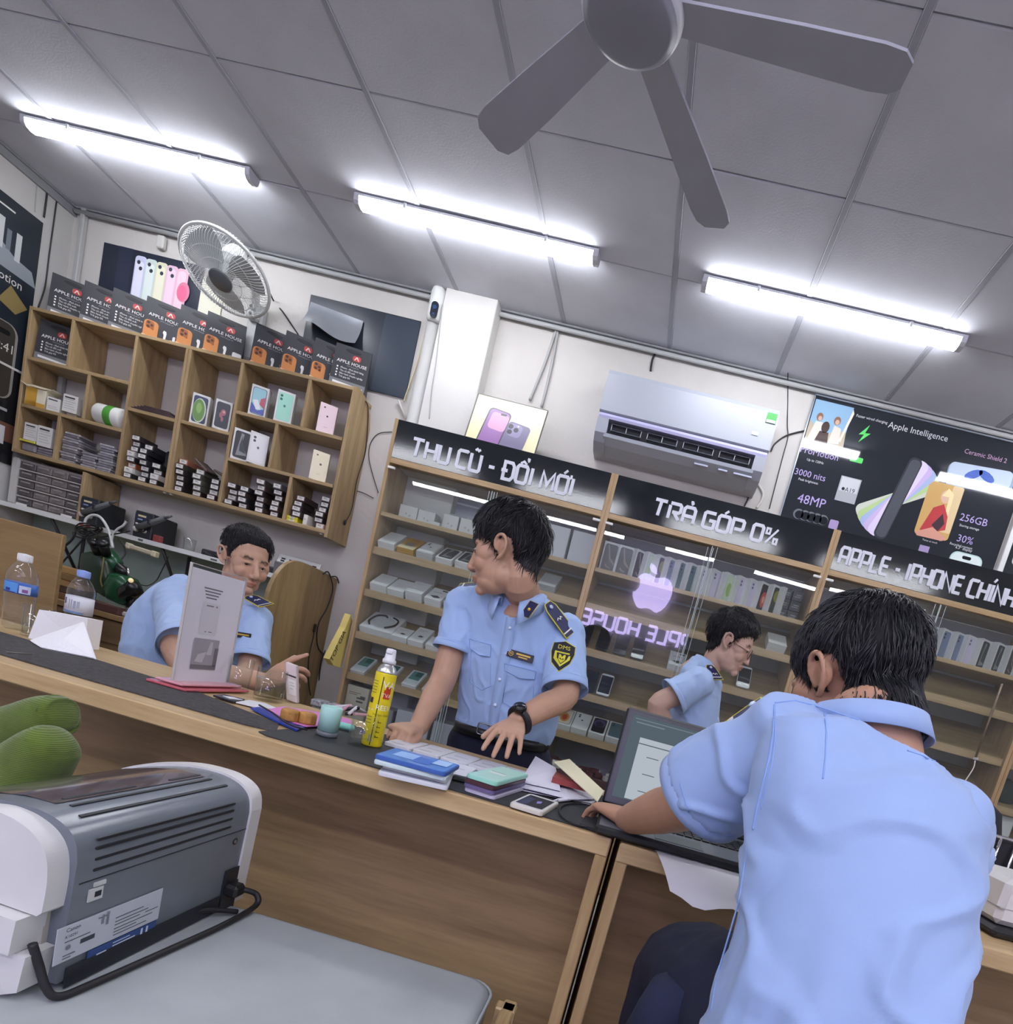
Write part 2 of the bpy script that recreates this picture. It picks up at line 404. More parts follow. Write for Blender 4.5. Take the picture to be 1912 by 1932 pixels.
# ceiling tiles on a 61 cm grid
T0 = -3.4234; TY = 2.4865; TS = .61
cols = [XL] + [T0 + TS * i for i in range(10)] + [XR]
rows = [YF] + [TY - TS * j for j in range(8, 0, -1)] + [TY, TY + TS, YB]
tb = MB(); tb.box((0, 0, .006), (.588, .604, .012), .003); tile_me = tb.mesh('ceiling_tile', tile_m)
for i in range(len(cols) - 1):
    for j in range(len(rows) - 1):
        w = cols[i + 1] - cols[i]; d = rows[j + 1] - rows[j]
        if w < .05 or d < .05: continue
        if abs(w - TS) < .01 and abs(d - TS) < .01: me = tile_me
        else:
            tb = MB(); tb.box((0, 0, .006), (w - .022, d - .006, .012), .003); me = tb.mesh('ceiling_tile', tile_m)
        o = bpy.data.objects.new('ceiling_tile', me); COL.objects.link(o); o.parent = ceil
        o.location = ((cols[i] + cols[i + 1]) / 2, (rows[j] + rows[j + 1]) / 2, ZT + random.uniform(-.001, .002))
        o.rotation_euler = (random.uniform(-.003, .003), random.uniform(-.003, .003), 0)
for x in cols[1:-1]:
    b = MB(); b.box((x, (YF + YB) / 2, ZT + .002), (.024, YB - YF, .01), .002); obj('grid_bar', b, bar_m, ceil)
# angle trims where the walls meet the ceiling
b = MB(); b.box(((XL + XR) / 2, YB - .014, ZT - .006), (XR - XL, .028, .01)); b.box(((XL + XR) / 2, YB - .006, ZT - .022), (XR - XL, .012, .022)); struct('trim_1', b, trim_m)
b = MB(); b.box((XL + .014, (YF + YB) / 2, ZT - .006), (.028, YB - YF, .01)); b.box((XL + .008, (YF + YB) / 2, ZT - .03), (.016, YB - YF, .04)); struct('trim_2', b, trim_m)
b = MB(); b.tube([(XL + .03, YB - .03, ZT - .03), (-1.8, YB - .03, ZT - .035), (XR, YB - .03, ZT - .03)], .012, 8); struct('trim_3', b, mat('conduit', '#b2b4b4', .5))
# white pilaster in the middle of the back wall
b = MB(); b.box((-1.50, 3.655, (ZF + ZT) / 2), (.30, .10, ZT - ZF), .004); struct('wall_column', b, mat('pilaster paint', '#d2d1cc', .75, var=.05, vscale=2.5, bump=.1))
# corner conduit (square trunking in the left corner)
b = MB(); b.box((-3.90, 3.685, 2.3), (.03, .03, 1.28), .004); struct('trim_4', b, mat('trunking', '#a9aaa8', .6))
# grey-green splash panel above the repair bench
b = MB(); b.box((-2.99, 3.698, .95), (1.96, .014, .44)); struct('trim_5', b, mat('splash panel', '#8ea09a', .35, var=.12, vscale=2.5))

# ================================================================== LAMPS
tube_m = emis('lit diffuser', '#f6f8ff', TUBE_POWER)
cap_m = mat('lamp end cap', '#c4c6cc', .4)
def batten(x0, x1, y, label, zc=ZT - .004, group='ceiling battens'):
    c = ((x0 + x1) / 2, y, zc); L = x1 - x0
    t = thing('ceiling_batten_light', label, 'light', c)
    b = MB()  # rounded diffuser profile
    prof = [(-.038, -.012), (-.034, -.03), (-.022, -.041), (0, -.045), (.022, -.041), (.034, -.03), (.038, -.012)]
    T = frame((-L / 2, 0, 0), (0, 1, 0), (0, 0, 1), (1, 0, 0)); b.prism(prof, 0, L, T); obj('diffuser', b, tube_m, t)
    b = MB(); b.box((0, 0, -.007), (L + .02, .078, .014), .003); obj('housing', b, cap_m, t)
    for s in (-1, 1):
        b = MB(); T = frame((s * (L / 2 + (0 if s > 0 else .024)) + (0 if s > 0 else 0), 0, 0), (0, 1, 0), (0, 0, 1), (1, 0, 0))
        b.prism([(p[0] * 1.02, p[1] * 1.02) for p in prof] + [(.038, 0), (-.038, 0)], 0, .024, frame((s * L / 2 if s > 0 else -L / 2 - .024, 0, 0), (0, 1, 0), (0, 0, 1), (1, 0, 0))); obj('end_cap', b, cap_m, t)
    for u in (-.3, .3):
        b = MB(); b.box((u * L, -.041, -.012), (.014, .008, .022), .002); obj('clip', b, cap_m, t)
    return t
FRONT = [(-3.56, -2.44), (-1.876, -.752), (-.216, .928), (1.45, 2.58)]
nm = ['white batten light nearest the left wall, above the wall fan', 'white batten light in the middle of the back ceiling row', 'white batten light above the air conditioner and black poster', 'white batten light at the right end of the back ceiling row']
for (x0, x1), l in zip(FRONT, nm): batten(x0, x1, 3.055, l)
nm = ['white batten light behind the photographer, by the left wall', 'white batten light behind the photographer, second from the left wall', 'white batten light behind the photographer, third from the left wall', 'white batten light behind the photographer, by the right wall']
for (x0, x1), l in zip(FRONT, nm): batten(x0, x1, -.19, l)
for (x0, x1), l in zip(FRONT, ['white batten light by the shop front, nearest the left wall', 'white batten light by the shop front, second from left wall', 'white batten light by the shop front, third from left wall', 'white batten light by the shop front, nearest the right wall']): batten(x0, x1, -1.32, l)

# lit shop sign on the wall behind the photographer (its mirror image shows in the cabinet glass)
sign_l = emis('lit lilac acrylic', '#c9b9f6', SIGN_POWER)
YS = YF + .03
t = thing('lit_wall_sign', 'lilac lit shop sign of fruit emblem above squared letters on front wall', 'sign', (0, YS, 1.85))
TS_ = frame((0, YS + .02, 0), (-1, 0, 0), (0, 0, 1), (0, 1, 0))     # read from inside the room
def apple_outline(cx, cz, h):
    half = [(0, .70), (.10, .74), (.22, .755), (.33, .71), (.38, .64)]
    pts = [(.0, .715), (.07, .735), (.16, .765), (.26, .755), (.345, .70), (.385, .655), (.335, .60), (.31, .53), (.305, .46), (.33, .38), (.385, .32), (.42, .30), (.40, .22), (.35, .13), (.28, .045), (.21, .0), (.14, .005), (.07, .035), (0, .045), (-.07, .035), (-.14, .005), (-.21, .0), (-.29, .06), (-.37, .18), (-.42, .33), (-.435, .47), (-.41, .60), (-.35, .70), (-.26, .76), (-.16, .765), (-.07, .735)]
    return [(cx + p[0] * h, cz + p[1] * h) for p in pts]
def leaf_outline(cx, cz, h): return [(cx + p[0] * h, cz + p[1] * h) for p in [(-.01, .80), (.03, .90), (.10, .965), (.19, 1.0), (.205, .93), (.17, .86), (.10, .81)]]
b = MB(); b.prism(apple_outline(.27, 2.29, .66), 0, .03, TS_); obj('emblem', b, sign_l, t, world=True)
b = MB(); b.prism(leaf_outline(.27, 2.29, .66), 0, .03, TS_); obj('emblem_leaf', b, sign_l, t, world=True)
gl, wd = word('APPLE HOUSE', .205, .035, gap=.27, sx=.95, spacegap=.45)
sc = (1.18 + .66) / wd
for ch, pls in gl:
    b = MB()
    for pl, k in pls: stroke(b, [((p[0] * sc) - .66, p[1] + 1.88) for p in pl], .042, TS_, .004)
    obj('sign_letter', b, sign_l, t, world=True)
t = thing('lit_wall_word', 'small dim lilac lit tablet word on the front wall', 'sign', (3.6, YS, 2.5))
b = MB(); add_text(b, 'iPad', .16, frame((-3.88 + .0, YS + .01, 2.46), (-1, 0, 0), (0, 0, 1), (0, 1, 0)), 'CENTER'); t.location = (-3.88, YS, 2.46)
obj('lettering', b, emis('dim lit word', '#9d94c8', 1.6), t, world=True)

# ================================================================== CEILING FAN
FX, FY, FZ = -.45, 1.63, 2.56
fan_m = mat('fan white', '#c9c9d2', .45); fanb_m = mat('fan blade', '#a9aab6', .5, var=.05)
t = thing('ceiling_fan', 'white ceiling fan with long blades and round domed motor', 'fan', (FX, FY, FZ))
b = MB(); b.lathe([(0, -.012), (.06, -.012), (.10, -.006), (.118, .004), (.124, .02), (.124, .05), (.118, .07), (.09, .10), (.03, .115), (0, .115)], 48); obj('motor_housing', b, fan_m, t)
b = MB(); b.lathe([(0, -.0125), (.05, -.0135), (.098, -.0085), (.114, .0)], 48); obj('bottom_cover', b, mat('fan cover', '#8f909c', .5), t)
b = MB(); b.tube([(0, 0, .11), (0, 0, ZT - FZ)], .013, 12); obj('down_rod', b, fan_m, t)
b = MB(); b.lathe([(0, .28), (.03, .28), (.06, .34), (.065, ZT - FZ), (0, ZT - FZ)], 24); obj('canopy', b, fan_m, t)
for k, ang in enumerate((2, 66, 136, 210, 284)):
    a = math.radians(ang); R = Matrix.Rotation(a, 4, 'Z') @ Matrix.Translation((0, 0, .03)) @ Matrix.Rotation(math.radians(9), 4, 'X')
    b = MB(); out = [(.115, -.046), (.40, -.062), (.58, -.068), (.63, -.062), (.655, -.036), (.655, .036), (.63, .058), (.58, .064), (.40, .058), (.115, .046)]
    b.prism(out, -.003, .003, R); bl = obj('blade', b, fanb_m, t)
    b = MB(); b.prism([(.10, -.024), (.20, -.03), (.235, -.018), (.235, .018), (.20, .03), (.10, .024)], .004, .010, R); obj('blade_bracket', b, fan_m, bl)

# ================================================================== WALL FAN
FC = V((-2.681, 3.305, 1.549 + CAM_Z)); FD = V((.0765, -.4942, -.866)).normalized()
ux = FD.cross(V((0, 1, 0))).normalized(); uy = FD.cross(ux)
ux, uy = ux, -uy
FTm = frame(FC, ux, FD.cross(ux), FD)     # local z points where the fan blows
wf_m = mat('fan grille white', '#d6d8d6', .4); dk = mat('fan hub grey', '#62666a', .35)
t = thing('wall_fan', 'white round wall fan tilted down, above the cubby shelf', 'fan', (-2.75, 3.70, 2.35))
b = MB(); ring = [FTm @ V((.215 * math.cos(w), .215 * math.sin(w), .0)) for w in [2 * PI * k / 64 for k in range(64)]]
b.tube(ring, .0085, 8, closed=True); obj('outer_ring', b, wf_m, t, world=True)
def cage(z_end, r_end, zs, n, name):
    b = MB()
    for k in range(n):
        w = 2 * PI * k / n; pth = []
        for q in range(7):
            u = q / 6; r = .213 * (1 - u) + r_end * u
            if u < .25: r = .213 - (u / .25) * .018; z = z_end * (u / .25) * .72
            else: r = .195 + (r_end - .195) * ((u - .25) / .75); z = z_end * (.72 + .28 * ((u - .25) / .75))
            w2 = w + u * .25 * zs; pth.append(FTm @ V((r * math.cos(w2), r * math.sin(w2), z)))
        b.tube(pth, .0012, 4, caps=False)
    for rr, zz in ((.10, .9), (.155, .8)):
        b.tube([FTm @ V((rr * math.cos(2 * PI * k / 40), rr * math.sin(2 * PI * k / 40), z_end * zz)) for k in range(40)], .0016, 4, closed=True)
    o = obj(name, b, wf_m, t, world=True); o['kind'] = 'stuff'
cage(.065, .05, 1, 84, 'front_grille'); cage(-.07, .06, -1, 84, 'rear_grille')
b = MB(); b.lathe([(0, .075), (.05, .075), (.056, .068), (.056, .058), (0, .058)], 32, FTm); obj('badge_disc', b, dk, t, world=True)
b = MB(); b.lathe([(0, .05), (.034, .05), (.04, .03), (.04, -.02), (0, -.02)], 24, FTm); obj('hub', b, mat('fan hub', '#8b8f90', .35), t, world=True)
blade_m = glass('fan blade clear', '#b9bfbd', .2, 1.3)
for k in range(3):
    b = MB(); vs = []; fs = []
    for i in range(9):
        r = .04 + .148 * i / 8
        for j in range(5):
            a = 2 * PI * k / 3 + (j / 4 - .5) * (1.2 + .35 * math.sin(i / 8 * PI)); vs.append((r * math.cos(a), r * math.sin(a), .025 * (j / 4 - .5) * 2))
    for i in range(8):
        for j in range(4): fs.append((i * 5 + j, i * 5 + j + 1, i * 5 + j + 6, i * 5 + j + 5))
    b.add(vs, fs, FTm, True); obj('blade', b, mat('fan blade grey', '#aab0b0', .35), t, world=True)
b = MB(); b.rings([(FTm @ V((0, 0, z)), FTm.to_3x3() @ V((r, 0, 0)), FTm.to_3x3() @ V((0, r, 0))) for z, r in ((-.07, .062), (-.12, .062), (-.16, .05), (-.175, .03))], 20, 2); obj('motor', b, wf_m, t, world=True)
b = MB(); b.box((-2.75, 3.68, 2.50), (.09, .05, .31), .012); b.box((-2.745, 3.645, 2.60), (.07, .04, .10), .014); obj('wall_bracket', b, mat('fan bracket', '#b4b7b6', .4), t, world=True)
b = MB(); b.limb([(-2.745, 3.64, 2.62), (-2.71, 3.56, 2.70), FTm @ V((0, 0, -.15))], [.022, .024, .03], 12); obj('arm', b, wf_m, t, world=True)
for z, nmk in ((2.665, .017), (2.625, .02)):
    b = MB(); b.lathe([(0, .012), (nmk * .9, .012), (nmk, 0)], 20, frame((-2.745, 3.622, z - .05), (1, 0, 0), (0, 0, 1), (0, -1, 0))); kb = obj('knob', b, mat('knob white', '#e4e6e4', .3), t, world=True)
    b = MB(); b.lathe([(0, .015), (nmk * .45, .015), (nmk * .45, .012)], 16, frame((-2.745, 3.622, z - .05), (1, 0, 0), (0, 0, 1), (0, -1, 0))); obj('knob_cap', b, dk, t, world=True)

# ================================================================== AIR CONDITIONER
ac_m = mat('ac plastic', '#a6abb5', .4); acd = mat('ac slot', '#23262b', .5); acl = mat('ac lilac trim', '#b3b2d6', .3)
t = thing('air_conditioner', 'white split air conditioner on the back wall above the middle sign', 'air conditioner', (-.165, 3.70, 2.29))
T = frame((-.633, 0, 0), (0, 1, 0), (0, 0, 1), (1, 0, 0))
b = MB(); b.prism([(3.704, 2.70), (3.54, 2.70), (3.50, 2.685), (3.484, 2.66), (3.480, 2.475), (3.492, 2.468), (3.704, 2.468)], 0, .930, T); obj('front_panel', b, ac_m, t, world=True)
b = MB(); b.prism([(3.704, 2.466), (3.490, 2.466), (3.484, 2.452), (3.488, 2.44), (3.704, 2.44)], .004, .926, T); obj('lilac_strip', b, acl, t, world=True)
b = MB(); b.prism([(3.704, 2.44), (3.53, 2.44), (3.54, 2.372), (3.56, 2.34), (3.62, 2.31), (3.704, 2.30)], .06, .870, T); obj('air_slot', b, acd, t, world=True)
for x0 in (0, .868):
    b = MB(); b.prism([(3.704, 2.44), (3.488, 2.44), (3.500, 2.37), (3.53, 2.33), (3.60, 2.302), (3.704, 2.296)], x0, x0 + .062, T); obj('end_cheek', b, ac_m, t, world=True)
b = MB(); b.prism([(3.50, 2.372), (3.505, 2.355), (3.55, 2.325), (3.64, 2.298), (3.704, 2.296), (3.704, 2.31), (3.64, 2.312), (3.56, 2.338), (3.515, 2.366)], .05, .88, T); obj('lower_lip', b, ac_m, t, world=True)
for k in range(4):
    x0 = .075 + k * .20
    for z in (2.425, 2.392):
        b = MB(); b.box((-.633 + x0 + .09, 3.512, z), (.165, .02, .004)); obj('louver', b, mat('louver', '#4a5058', .4), t, world=True)
    for q in range(3):
        b = MB(); b.box((-.633 + x0 + .008 + q * .082, 3.508, 2.408), (.003, .006, .034)); obj('louver_rib', b, mat('louver rib', '#b8bec4', .4), t, world=True)
b = MB(); b.box((.262, 3.4795, 2.632), (.052, .003, .05)); st = obj('energy_label', b, mat('sticker green', '#2f9a3a', .4), t, world=True)
b = MB(); b.box((.262, 3.4785, 2.615), (.046, .003, .014)); obj('label_strip', b, mat('sticker white', '#e6efe6', .4), st, world=True)
for x, w in ((-.03, .075), (.09, .05), (.20, .10)):
    b = MB(); b.box((x, 3.512, 2.336), (w, .003, .012), R=Matrix.Rotation(-.5, 3, 'X')); obj('warning_label', b, mat('ac label', '#8f94a6', .5), t, world=True)
b = MB(); b.box((.2, 3.4785, 2.54), (.035, .002, .018)); obj('faint_mark', b, mat('ac mark', '#c3c8d2', .3), t, world=True)
# ================================================================== PRINT HELPERS
def pm(hexc, rough=.45): return mat('ink ' + hexc + (' %.2f' % rough if rough != .45 else ''), hexc, rough)
def prints(parent, T, layers, name='print', rough=.45, world=False, step=.0004, off0=.0004, label=None):
    """flat printed shapes as one mesh: layers = (hex, [items]); item = polygon or ('t', text, size, x, y, align[, sx])"""
    b = MB(); mats = []; idx = {}
    for li, (hx, items) in enumerate(layers):
        if hx not in idx: idx[hx] = len(mats); mats.append(pm(hx, rough))
        b.mi(idx[hx]); Tz = T @ Matrix.Translation((0, 0, off0 + step * li))
        for it in items:
            if it[0] == 't':
                _, s, size, x, y, al = it[:6]; vs, fs = text_geo(s, size, al); k = it[6] if len(it) > 6 else 1.0
                b.add([(x + q[0] * k, y + q[1], 0) for q in vs], fs, Tz)
            else: b.poly([(p[0], p[1], 0) for p in it], Tz)
    return obj(name, b, mats, parent, world=world, fix=False, label=label)
def rect(x0, y0, x1, y1): return [(x0, y0), (x1, y0), (x1, y1), (x0, y1)]
def rotp(poly, a, cx, cy):
    c, s = math.cos(a), math.sin(a); return [(cx + c * (p[0] - cx) - s * (p[1] - cy), cy + s * (p[0] - cx) + c * (p[1] - cy)) for p in poly]
def shift(poly, dx, dy): return [(p[0] + dx, p[1] + dy) for p in poly]

# ================================================================== CUBBY WALL SHELF
oakX = wood('oak shelf X', '#b39a72', '#8c7450', 'X'); oakZ = wood('oak shelf Z', '#b39a72', '#8c7450', 'Z')
ts = thing('cubby_wall_shelf', 'oak wall shelf with staggered open compartments full of boxes', 'shelf', (-2.95, 3.70, 1.478))
YF0, YB0 = 3.48, 3.702
def brd(name, x0, x1, z0, z1, m, y0=YF0, y1=YB0):
    b = MB(); b.box(((x0 + x1) / 2, (y0 + y1) / 2, (z0 + z1) / 2), (x1 - x0, y1 - y0, z1 - z0), .0015); return obj(name, b, m, ts, world=True)
brd('bottom_board', -3.925, -1.985, 1.478, 1.498, oakX); brd('top_board', -3.925, -1.985, 2.262, 2.280, oakX)
for x0, x1, z in ((-3.91, -3.285, 2.006), (-3.91, -3.285, 1.745), (-3.267, -2.98, 1.872), (-2.943, -2.648, 1.876), (-2.63, -1.995, 2.0), (-2.63, -1.995, 1.742)):
    brd('shelf_board', x0, x1, z - .009, z + .009, oakX, YF0 + .001)
for x, z0, z1 in ((-3.276, 1.498, 2.262), (-2.971, 1.498, 2.262), (-2.952, 1.498, 2.262), (-2.639, 1.498, 2.262), (-3.665, 2.015, 2.262), (-3.527, 1.754, 1.997), (-3.672, 1.498, 1.736), (-2.240, 2.009, 2.262), (-2.382, 1.751, 1.991), (-2.244, 1.498, 1.733)):
    brd('divider', x - .009, x + .009, z0, z1, oakZ)
brd('side_panel', -3.937, -3.919, 1.478, 2.280, oakZ)
b = MB(); prof = [(3.476, 1.46), (3.476, 2.284), (3.50, 2.29), (3.56, 2.285), (3.63, 2.262), (3.675, 2.22), (3.702, 2.15), (3.702, 1.46)]
b.prism(prof, -1.988, -1.968, frame((0, 0, 0), (0, 1, 0), (0, 0, 1), (1, 0, 0))); obj('side_panel', b, oakZ, ts, world=True)
for x in (-2.985, -2.945, -2.02):
    b = MB(); b.lathe([(0, -.008), (.009, -.006), (.009, 0), (0, 0)], 12, Matrix.Translation((x, 3.50, 1.477))); obj('screw_cap', b, mat('screw cap', '#e2e0d8', .4), ts, world=True)

# ------------------------------------------------------------------ carrier bags
bag_m = mat('bag black', '#34363a', .5, var=.05); bagd = mat('bag dark', '#1d1e21', .55)
def carrier_bag(kind, label, loc, rz, group='black shop carrier bags', W=.198, H=.222, D=.055):
    """origin: left front bottom corner; x along the face, y to the back"""
    t = thing('carrier_bag', label, 'bag', loc, rz, group)
    key = 'bag' + kind
    if key in CACHE:
        for nme, me in CACHE[key]:
            o = bpy.data.objects.new(nme, me); COL.objects.link(o); o.parent = t
        return t
    b = MB(); b.add([(0, 0, 0), (W, 0, 0), (W, D, 0), (0, D, 0), (.002, .012, H), (W - .002, .012, H), (W - .002, .018, H), (.002, .018, H), (0, D * .5, 0), (W, D * .5, 0)],
                    [(0, 1, 5, 4), (2, 3, 7, 6), (1, 9, 5), (9, 2, 6, 5), (0, 4, 8), (8, 4, 7, 3), (4, 5, 6, 7), (0, 8, 3, 2, 9, 1)]); obj('bag_body', b, bag_m, t)
    T = frame((0, 0, 0), (1, 0, 0), V((.0, .012, H)).normalized())
    b = MB(); b.prism(disc(.042, 20, W * .5, H - .022, .009), .0003, .0015, T); obj('handle_slot', b, bagd, t)
    cx = W * .62
    red = [(cx - .03, H * .70), (cx - .03, H * .75), (cx, H * .84), (cx + .03, H * .75), (cx + .03, H * .70), (cx + .016, H * .70), (cx + .012, H * .74), (cx, H * .715), (cx - .012, H * .74), (cx - .016, H * .70)]
    L = [('#b8443c', [rrect(.044, .028, .010, 3, cx, H * .755)]), ('#e8c8c4', [[(cx - .014, H * .715), (cx - .003, H * .80), (cx + .003, H * .80), (cx + .014, H * .715), (cx + .008, H * .715), (cx, H * .77), (cx - .008, H * .715)]]),
         ('#f0efea', [('t', 'APPLE HOUSE', .0235, W * .52, H * .575, 'CENTER', 1.12)]), ('#9da0a4', [('t', 'chính hãng giá tốt', .009, W * .56, H * .52, 'CENTER')])]
    if kind == 'list':
        rows_ = [.44, .37, .30, .23]; words_ = ['iPhone - iPad chính hãng', 'Thu cũ đổi mới', 'Bảo hành chuyên nghiệp', 'Trả góp 0%']
        L += [('#f0efea', [('t', w, .0128, W * .24, H * r, 'LEFT') for w, r in zip(words_, rows_)] + [rect(W * .14, H * r, W * .18, H * r + .008) for r in rows_]),
              ('#77797b', [rect(.002, .004, W - .002, .038)]), ('#dcdcd8', [[(W * .1, .014), (W * .93, .008), (W * .93, .018), (W * .1, .026)]])]
    else:
        L += [('#c98345', [shift(rrect(.07, .1, .02, 4), .042, .052)]), ('#9c5a2a', [rrect(.04, .04, .012, 3, .036, .078), disc(.007, 12, .05, .06)]), ('#4a2c1a', [disc(.008, 12, .028, .088), disc(.008, 12, .028, .066), disc(.007, 12, .045, .077)]),
              ('#e9c9a0', [[(.004, .004), (.07, .004), (.074, .012), (.004, .018)]]), ('#e4e4e2', [[(.105, .003), (.114, .003), (.119, .06), (.116, .072), (.104, .074), (.1, .062), (.106, .05)], rrect(.046, .055, .008, 3, .172, .034), rrect(.02, .016, .004, 2, .146, .028)])]
    prints(t, T, L, off0=.0012)
    CACHE[key] = [(o.name.split('.')[0], o.data) for o in t.children]
    return t
CACHE = {}
a28 = math.radians(27)
bx = [(-3.878, 'list'), (-3.676, 'list'), (-3.500, 'list'), (-3.294, 'photo'), (-3.087, 'photo'), (-2.925, 'photo'), (-2.634, 'photo'), (-2.454, 'photo'), (-2.280, 'photo'), (-2.158, 'list')]
bl = ['black carrier bag with text list, leftmost on top of the cubby shelf', 'black carrier bag with text list, second from left on the cubby shelf', 'black carrier bag with text list, third from left on the cubby shelf',
      'black carrier bag with orange phone picture, leftmost of its kind on the shelf', 'black carrier bag with orange phone picture, second of its kind from left', 'black carrier bag with orange phone picture, just left of the fan bracket',
      'black carrier bag with orange phone picture, just right of the fan bracket', 'black carrier bag with orange phone picture, second right of the fan bracket', 'black carrier bag with orange phone picture half hidden behind the last bag', 'black carrier bag with text list, rightmost on top of the shelf']
for (x, k), l in zip(bx, bl):
    carrier_bag(k, l, (x, 3.515 if x > -2.2 else 3.52, 2.2805), a28 if x < -2.2 else math.radians(12))
carrier_bag('list', 'black carrier bag standing inside the top left compartment', (-3.892, 3.497, 2.0155), math.radians(14))

# ------------------------------------------------------------------ phone boxes
white_box = mat('box white', '#dedfdd', .4)
def art(kind, W, H):
    w, h = W * .80, H * .86; fr = rrect(w, h, .012, 4, 0, H / 2); ins = rrect(w * .94, h * .965, .011, 4, 0, H / 2)
    cam2 = [disc(.007, 14, -W * .24, H * .83), disc(.007, 14, -W * .24, H * .72)]
    ap = [(p[0], p[1]) for p in apple_outline(0, H * .50, .018)] if 0 else disc(.006, 12, 0, H * .53, .007)
    if kind == 'mint': return [('#8fd3bd', [fr]), ('#a5e0cc', [rrect(w * .96, h * .98, .011, 4, 0, H / 2)]), ('#3f6b62', cam2), ('#4f7f74', [ap])]
    if kind == 'planet': return [('#1b1f2c', [fr]), ('#20305a', [ins]), ('#cfd8c2', [disc(w * .47, 24, -w * .02, H * .47, h * .46)]), ('#5f8d3c', [disc(w * .42, 24, -w * .06, H * .47, h * .42)]), ('#87ad55', [disc(w * .2, 16, -w * .05, H * .55, h * .2)])]
    if kind == 'rose': return [('#191a26', [fr]), ('#1f2136', [ins]), ('#a5606a', [disc(w * .2, 9, w * .05, H * .6, h * .13), disc(w * .14, 7, -w * .1, H * .5, h * .12), disc(w * .1, 7, w * .02, H * .37, h * .1)]), ('#d69aa0', [disc(w * .09, 8, w * .08, H * .62, h * .05)])]
    if kind == 'wave': return [('#2b3352', [fr]), ('#9fcdd8', [ins]), ('#c2576a', [[(w * .46, H * .3), (w * .46, H * .68), (w * .15, H * .6), (w * .1, H * .42)]]), ('#4b57a8', [[(-w * .46, H * .1), (w * .46, H * .1), (w * .46, H * .3), (0, H * .2), (-w * .46, H * .42)]]), ('#e9ecef', [[(-w * .4, H * .5), (-w * .05, H * .55), (w * .25, H * .26), (-w * .1, H * .22)]])]
    if kind == 'pink': return [('#e6cfd2', [rect(-W * .49, .002, W * .49, H - .002)]), ('#3b3033', [disc(.0045, 12, -W * .22, H * .86), disc(.005, 12, 0, H * .58)]), ('#b89fa3', [rect(-.01, H * .2, .01, H * .215)])]
    if kind == 'ivory': return [('#e9e0bd', [rect(-W * .49, .002, W * .49, H - .002)]), ('#3b3833', [disc(.0045, 12, -W * .22, H * .86), disc(.006, 12, .004, H * .57)]), ('#b5ab8a', [rect(-.01, H * .22, .01, H * .23)])]
    if kind == 'titan': return [('#15171a', [fr]), ('#26292c', [ins]), ('#8b8f8e', [[(-w * .1, H * .88), (w * .1, H * .86), (w * .02, H * .6), (w * .3, H * .36), (w * .42, H * .2), (-w * .3, H * .14), (-w * .2, H * .5)]]), ('#3a3f42', [[(0, H * .8), (w * .04, H * .6), (w * .3, H * .36), (w * .34, H * .26), (-w * .1, H * .3), (-w * .12, H * .5)]])]
    if kind == 'cam': return [('#e6e7e6', [fr]), ('#33363a', cam2), ('#4c4e52', [ap])]
    if kind == 'pro': return [('#262524', [fr]), ('#3a3532', [ins]), ('#8f8178', [[(-w * .3, H * .9), (-w * .2, H * .9), (w * .1, H * .5), (w * .44, H * .36), (w * .44, H * .31), (0, H * .44)], [(-w * .2, H * .3), (0, H * .22), (w * .25, H * .2), (w * .2, H * .17), (-w * .05, H * .18), (-w * .25, H * .24)]])]
    if kind == 'blue': return [('#5f6f8e', [fr]), ('#7c8cab', [ins]), ('#2f3a52', cam2)]
    if kind == 'teal': return [('#3d5a63', [fr]), ('#57757c', [ins]), ('#2a3b41', cam2)]
    if kind == 'lime': return [('#bccfae', [fr]), ('#cfdfc2', [ins]), ('#9fc36a', [disc(w * .3, 16, 0, H * .48, h * .26)])]
    if kind == 'yellow': return [('#2a2a22', [fr]), ('#8d8a34', [disc(w * .4, 14, 0, H * .65, h * .22)])]
    if kind == 'red': return [('#2a2022', [fr]), ('#c2463a', [disc(w * .32, 14, 0, H * .45, h * .3)]), ('#e2a27a', [disc(w * .14, 10, 0, H * .45, h * .14)])]
    if kind == 'lilac': return [('#cdc4de', [fr]), ('#ded6ec', [ins]), ('#6a6480', cam2)]
    if kind == 'sun': return [('#2a2422', [fr]), ('#e8dccb', [ins]), ('#e2a24e', [disc(w * .34, 16, -.004, H * .45, h * .32)]), ('#d2553a', [disc(w * .2, 14, -.004, H * .45, h * .2)])]
    if kind == 'violet': return [('#1e1a26', [fr]), ('#17131f', [ins]), ('#5b4a86', [disc(w * .44, 18, 0, H * .62, h * .26)]), ('#241d38', [disc(w * .34, 16, 0, H * .58, h * .2)])]
    if kind == 'jade': return [('#cfd6d4', [fr]), ('#5e8f86', [rect(-w * .45, H * .36, w * .45, H * .92)]), ('#2e6258', [rect(-w * .1, H * .6, w * .45, H * .92)]), ('#d9e2e2', [rect(-w * .45, H * .07, w * .45, H * .36)])]
    if kind == 'plain': return [('#d0d2d3', [('t', 'Pad', .02, 0, H * .1, 'CENTER')])]
    return []
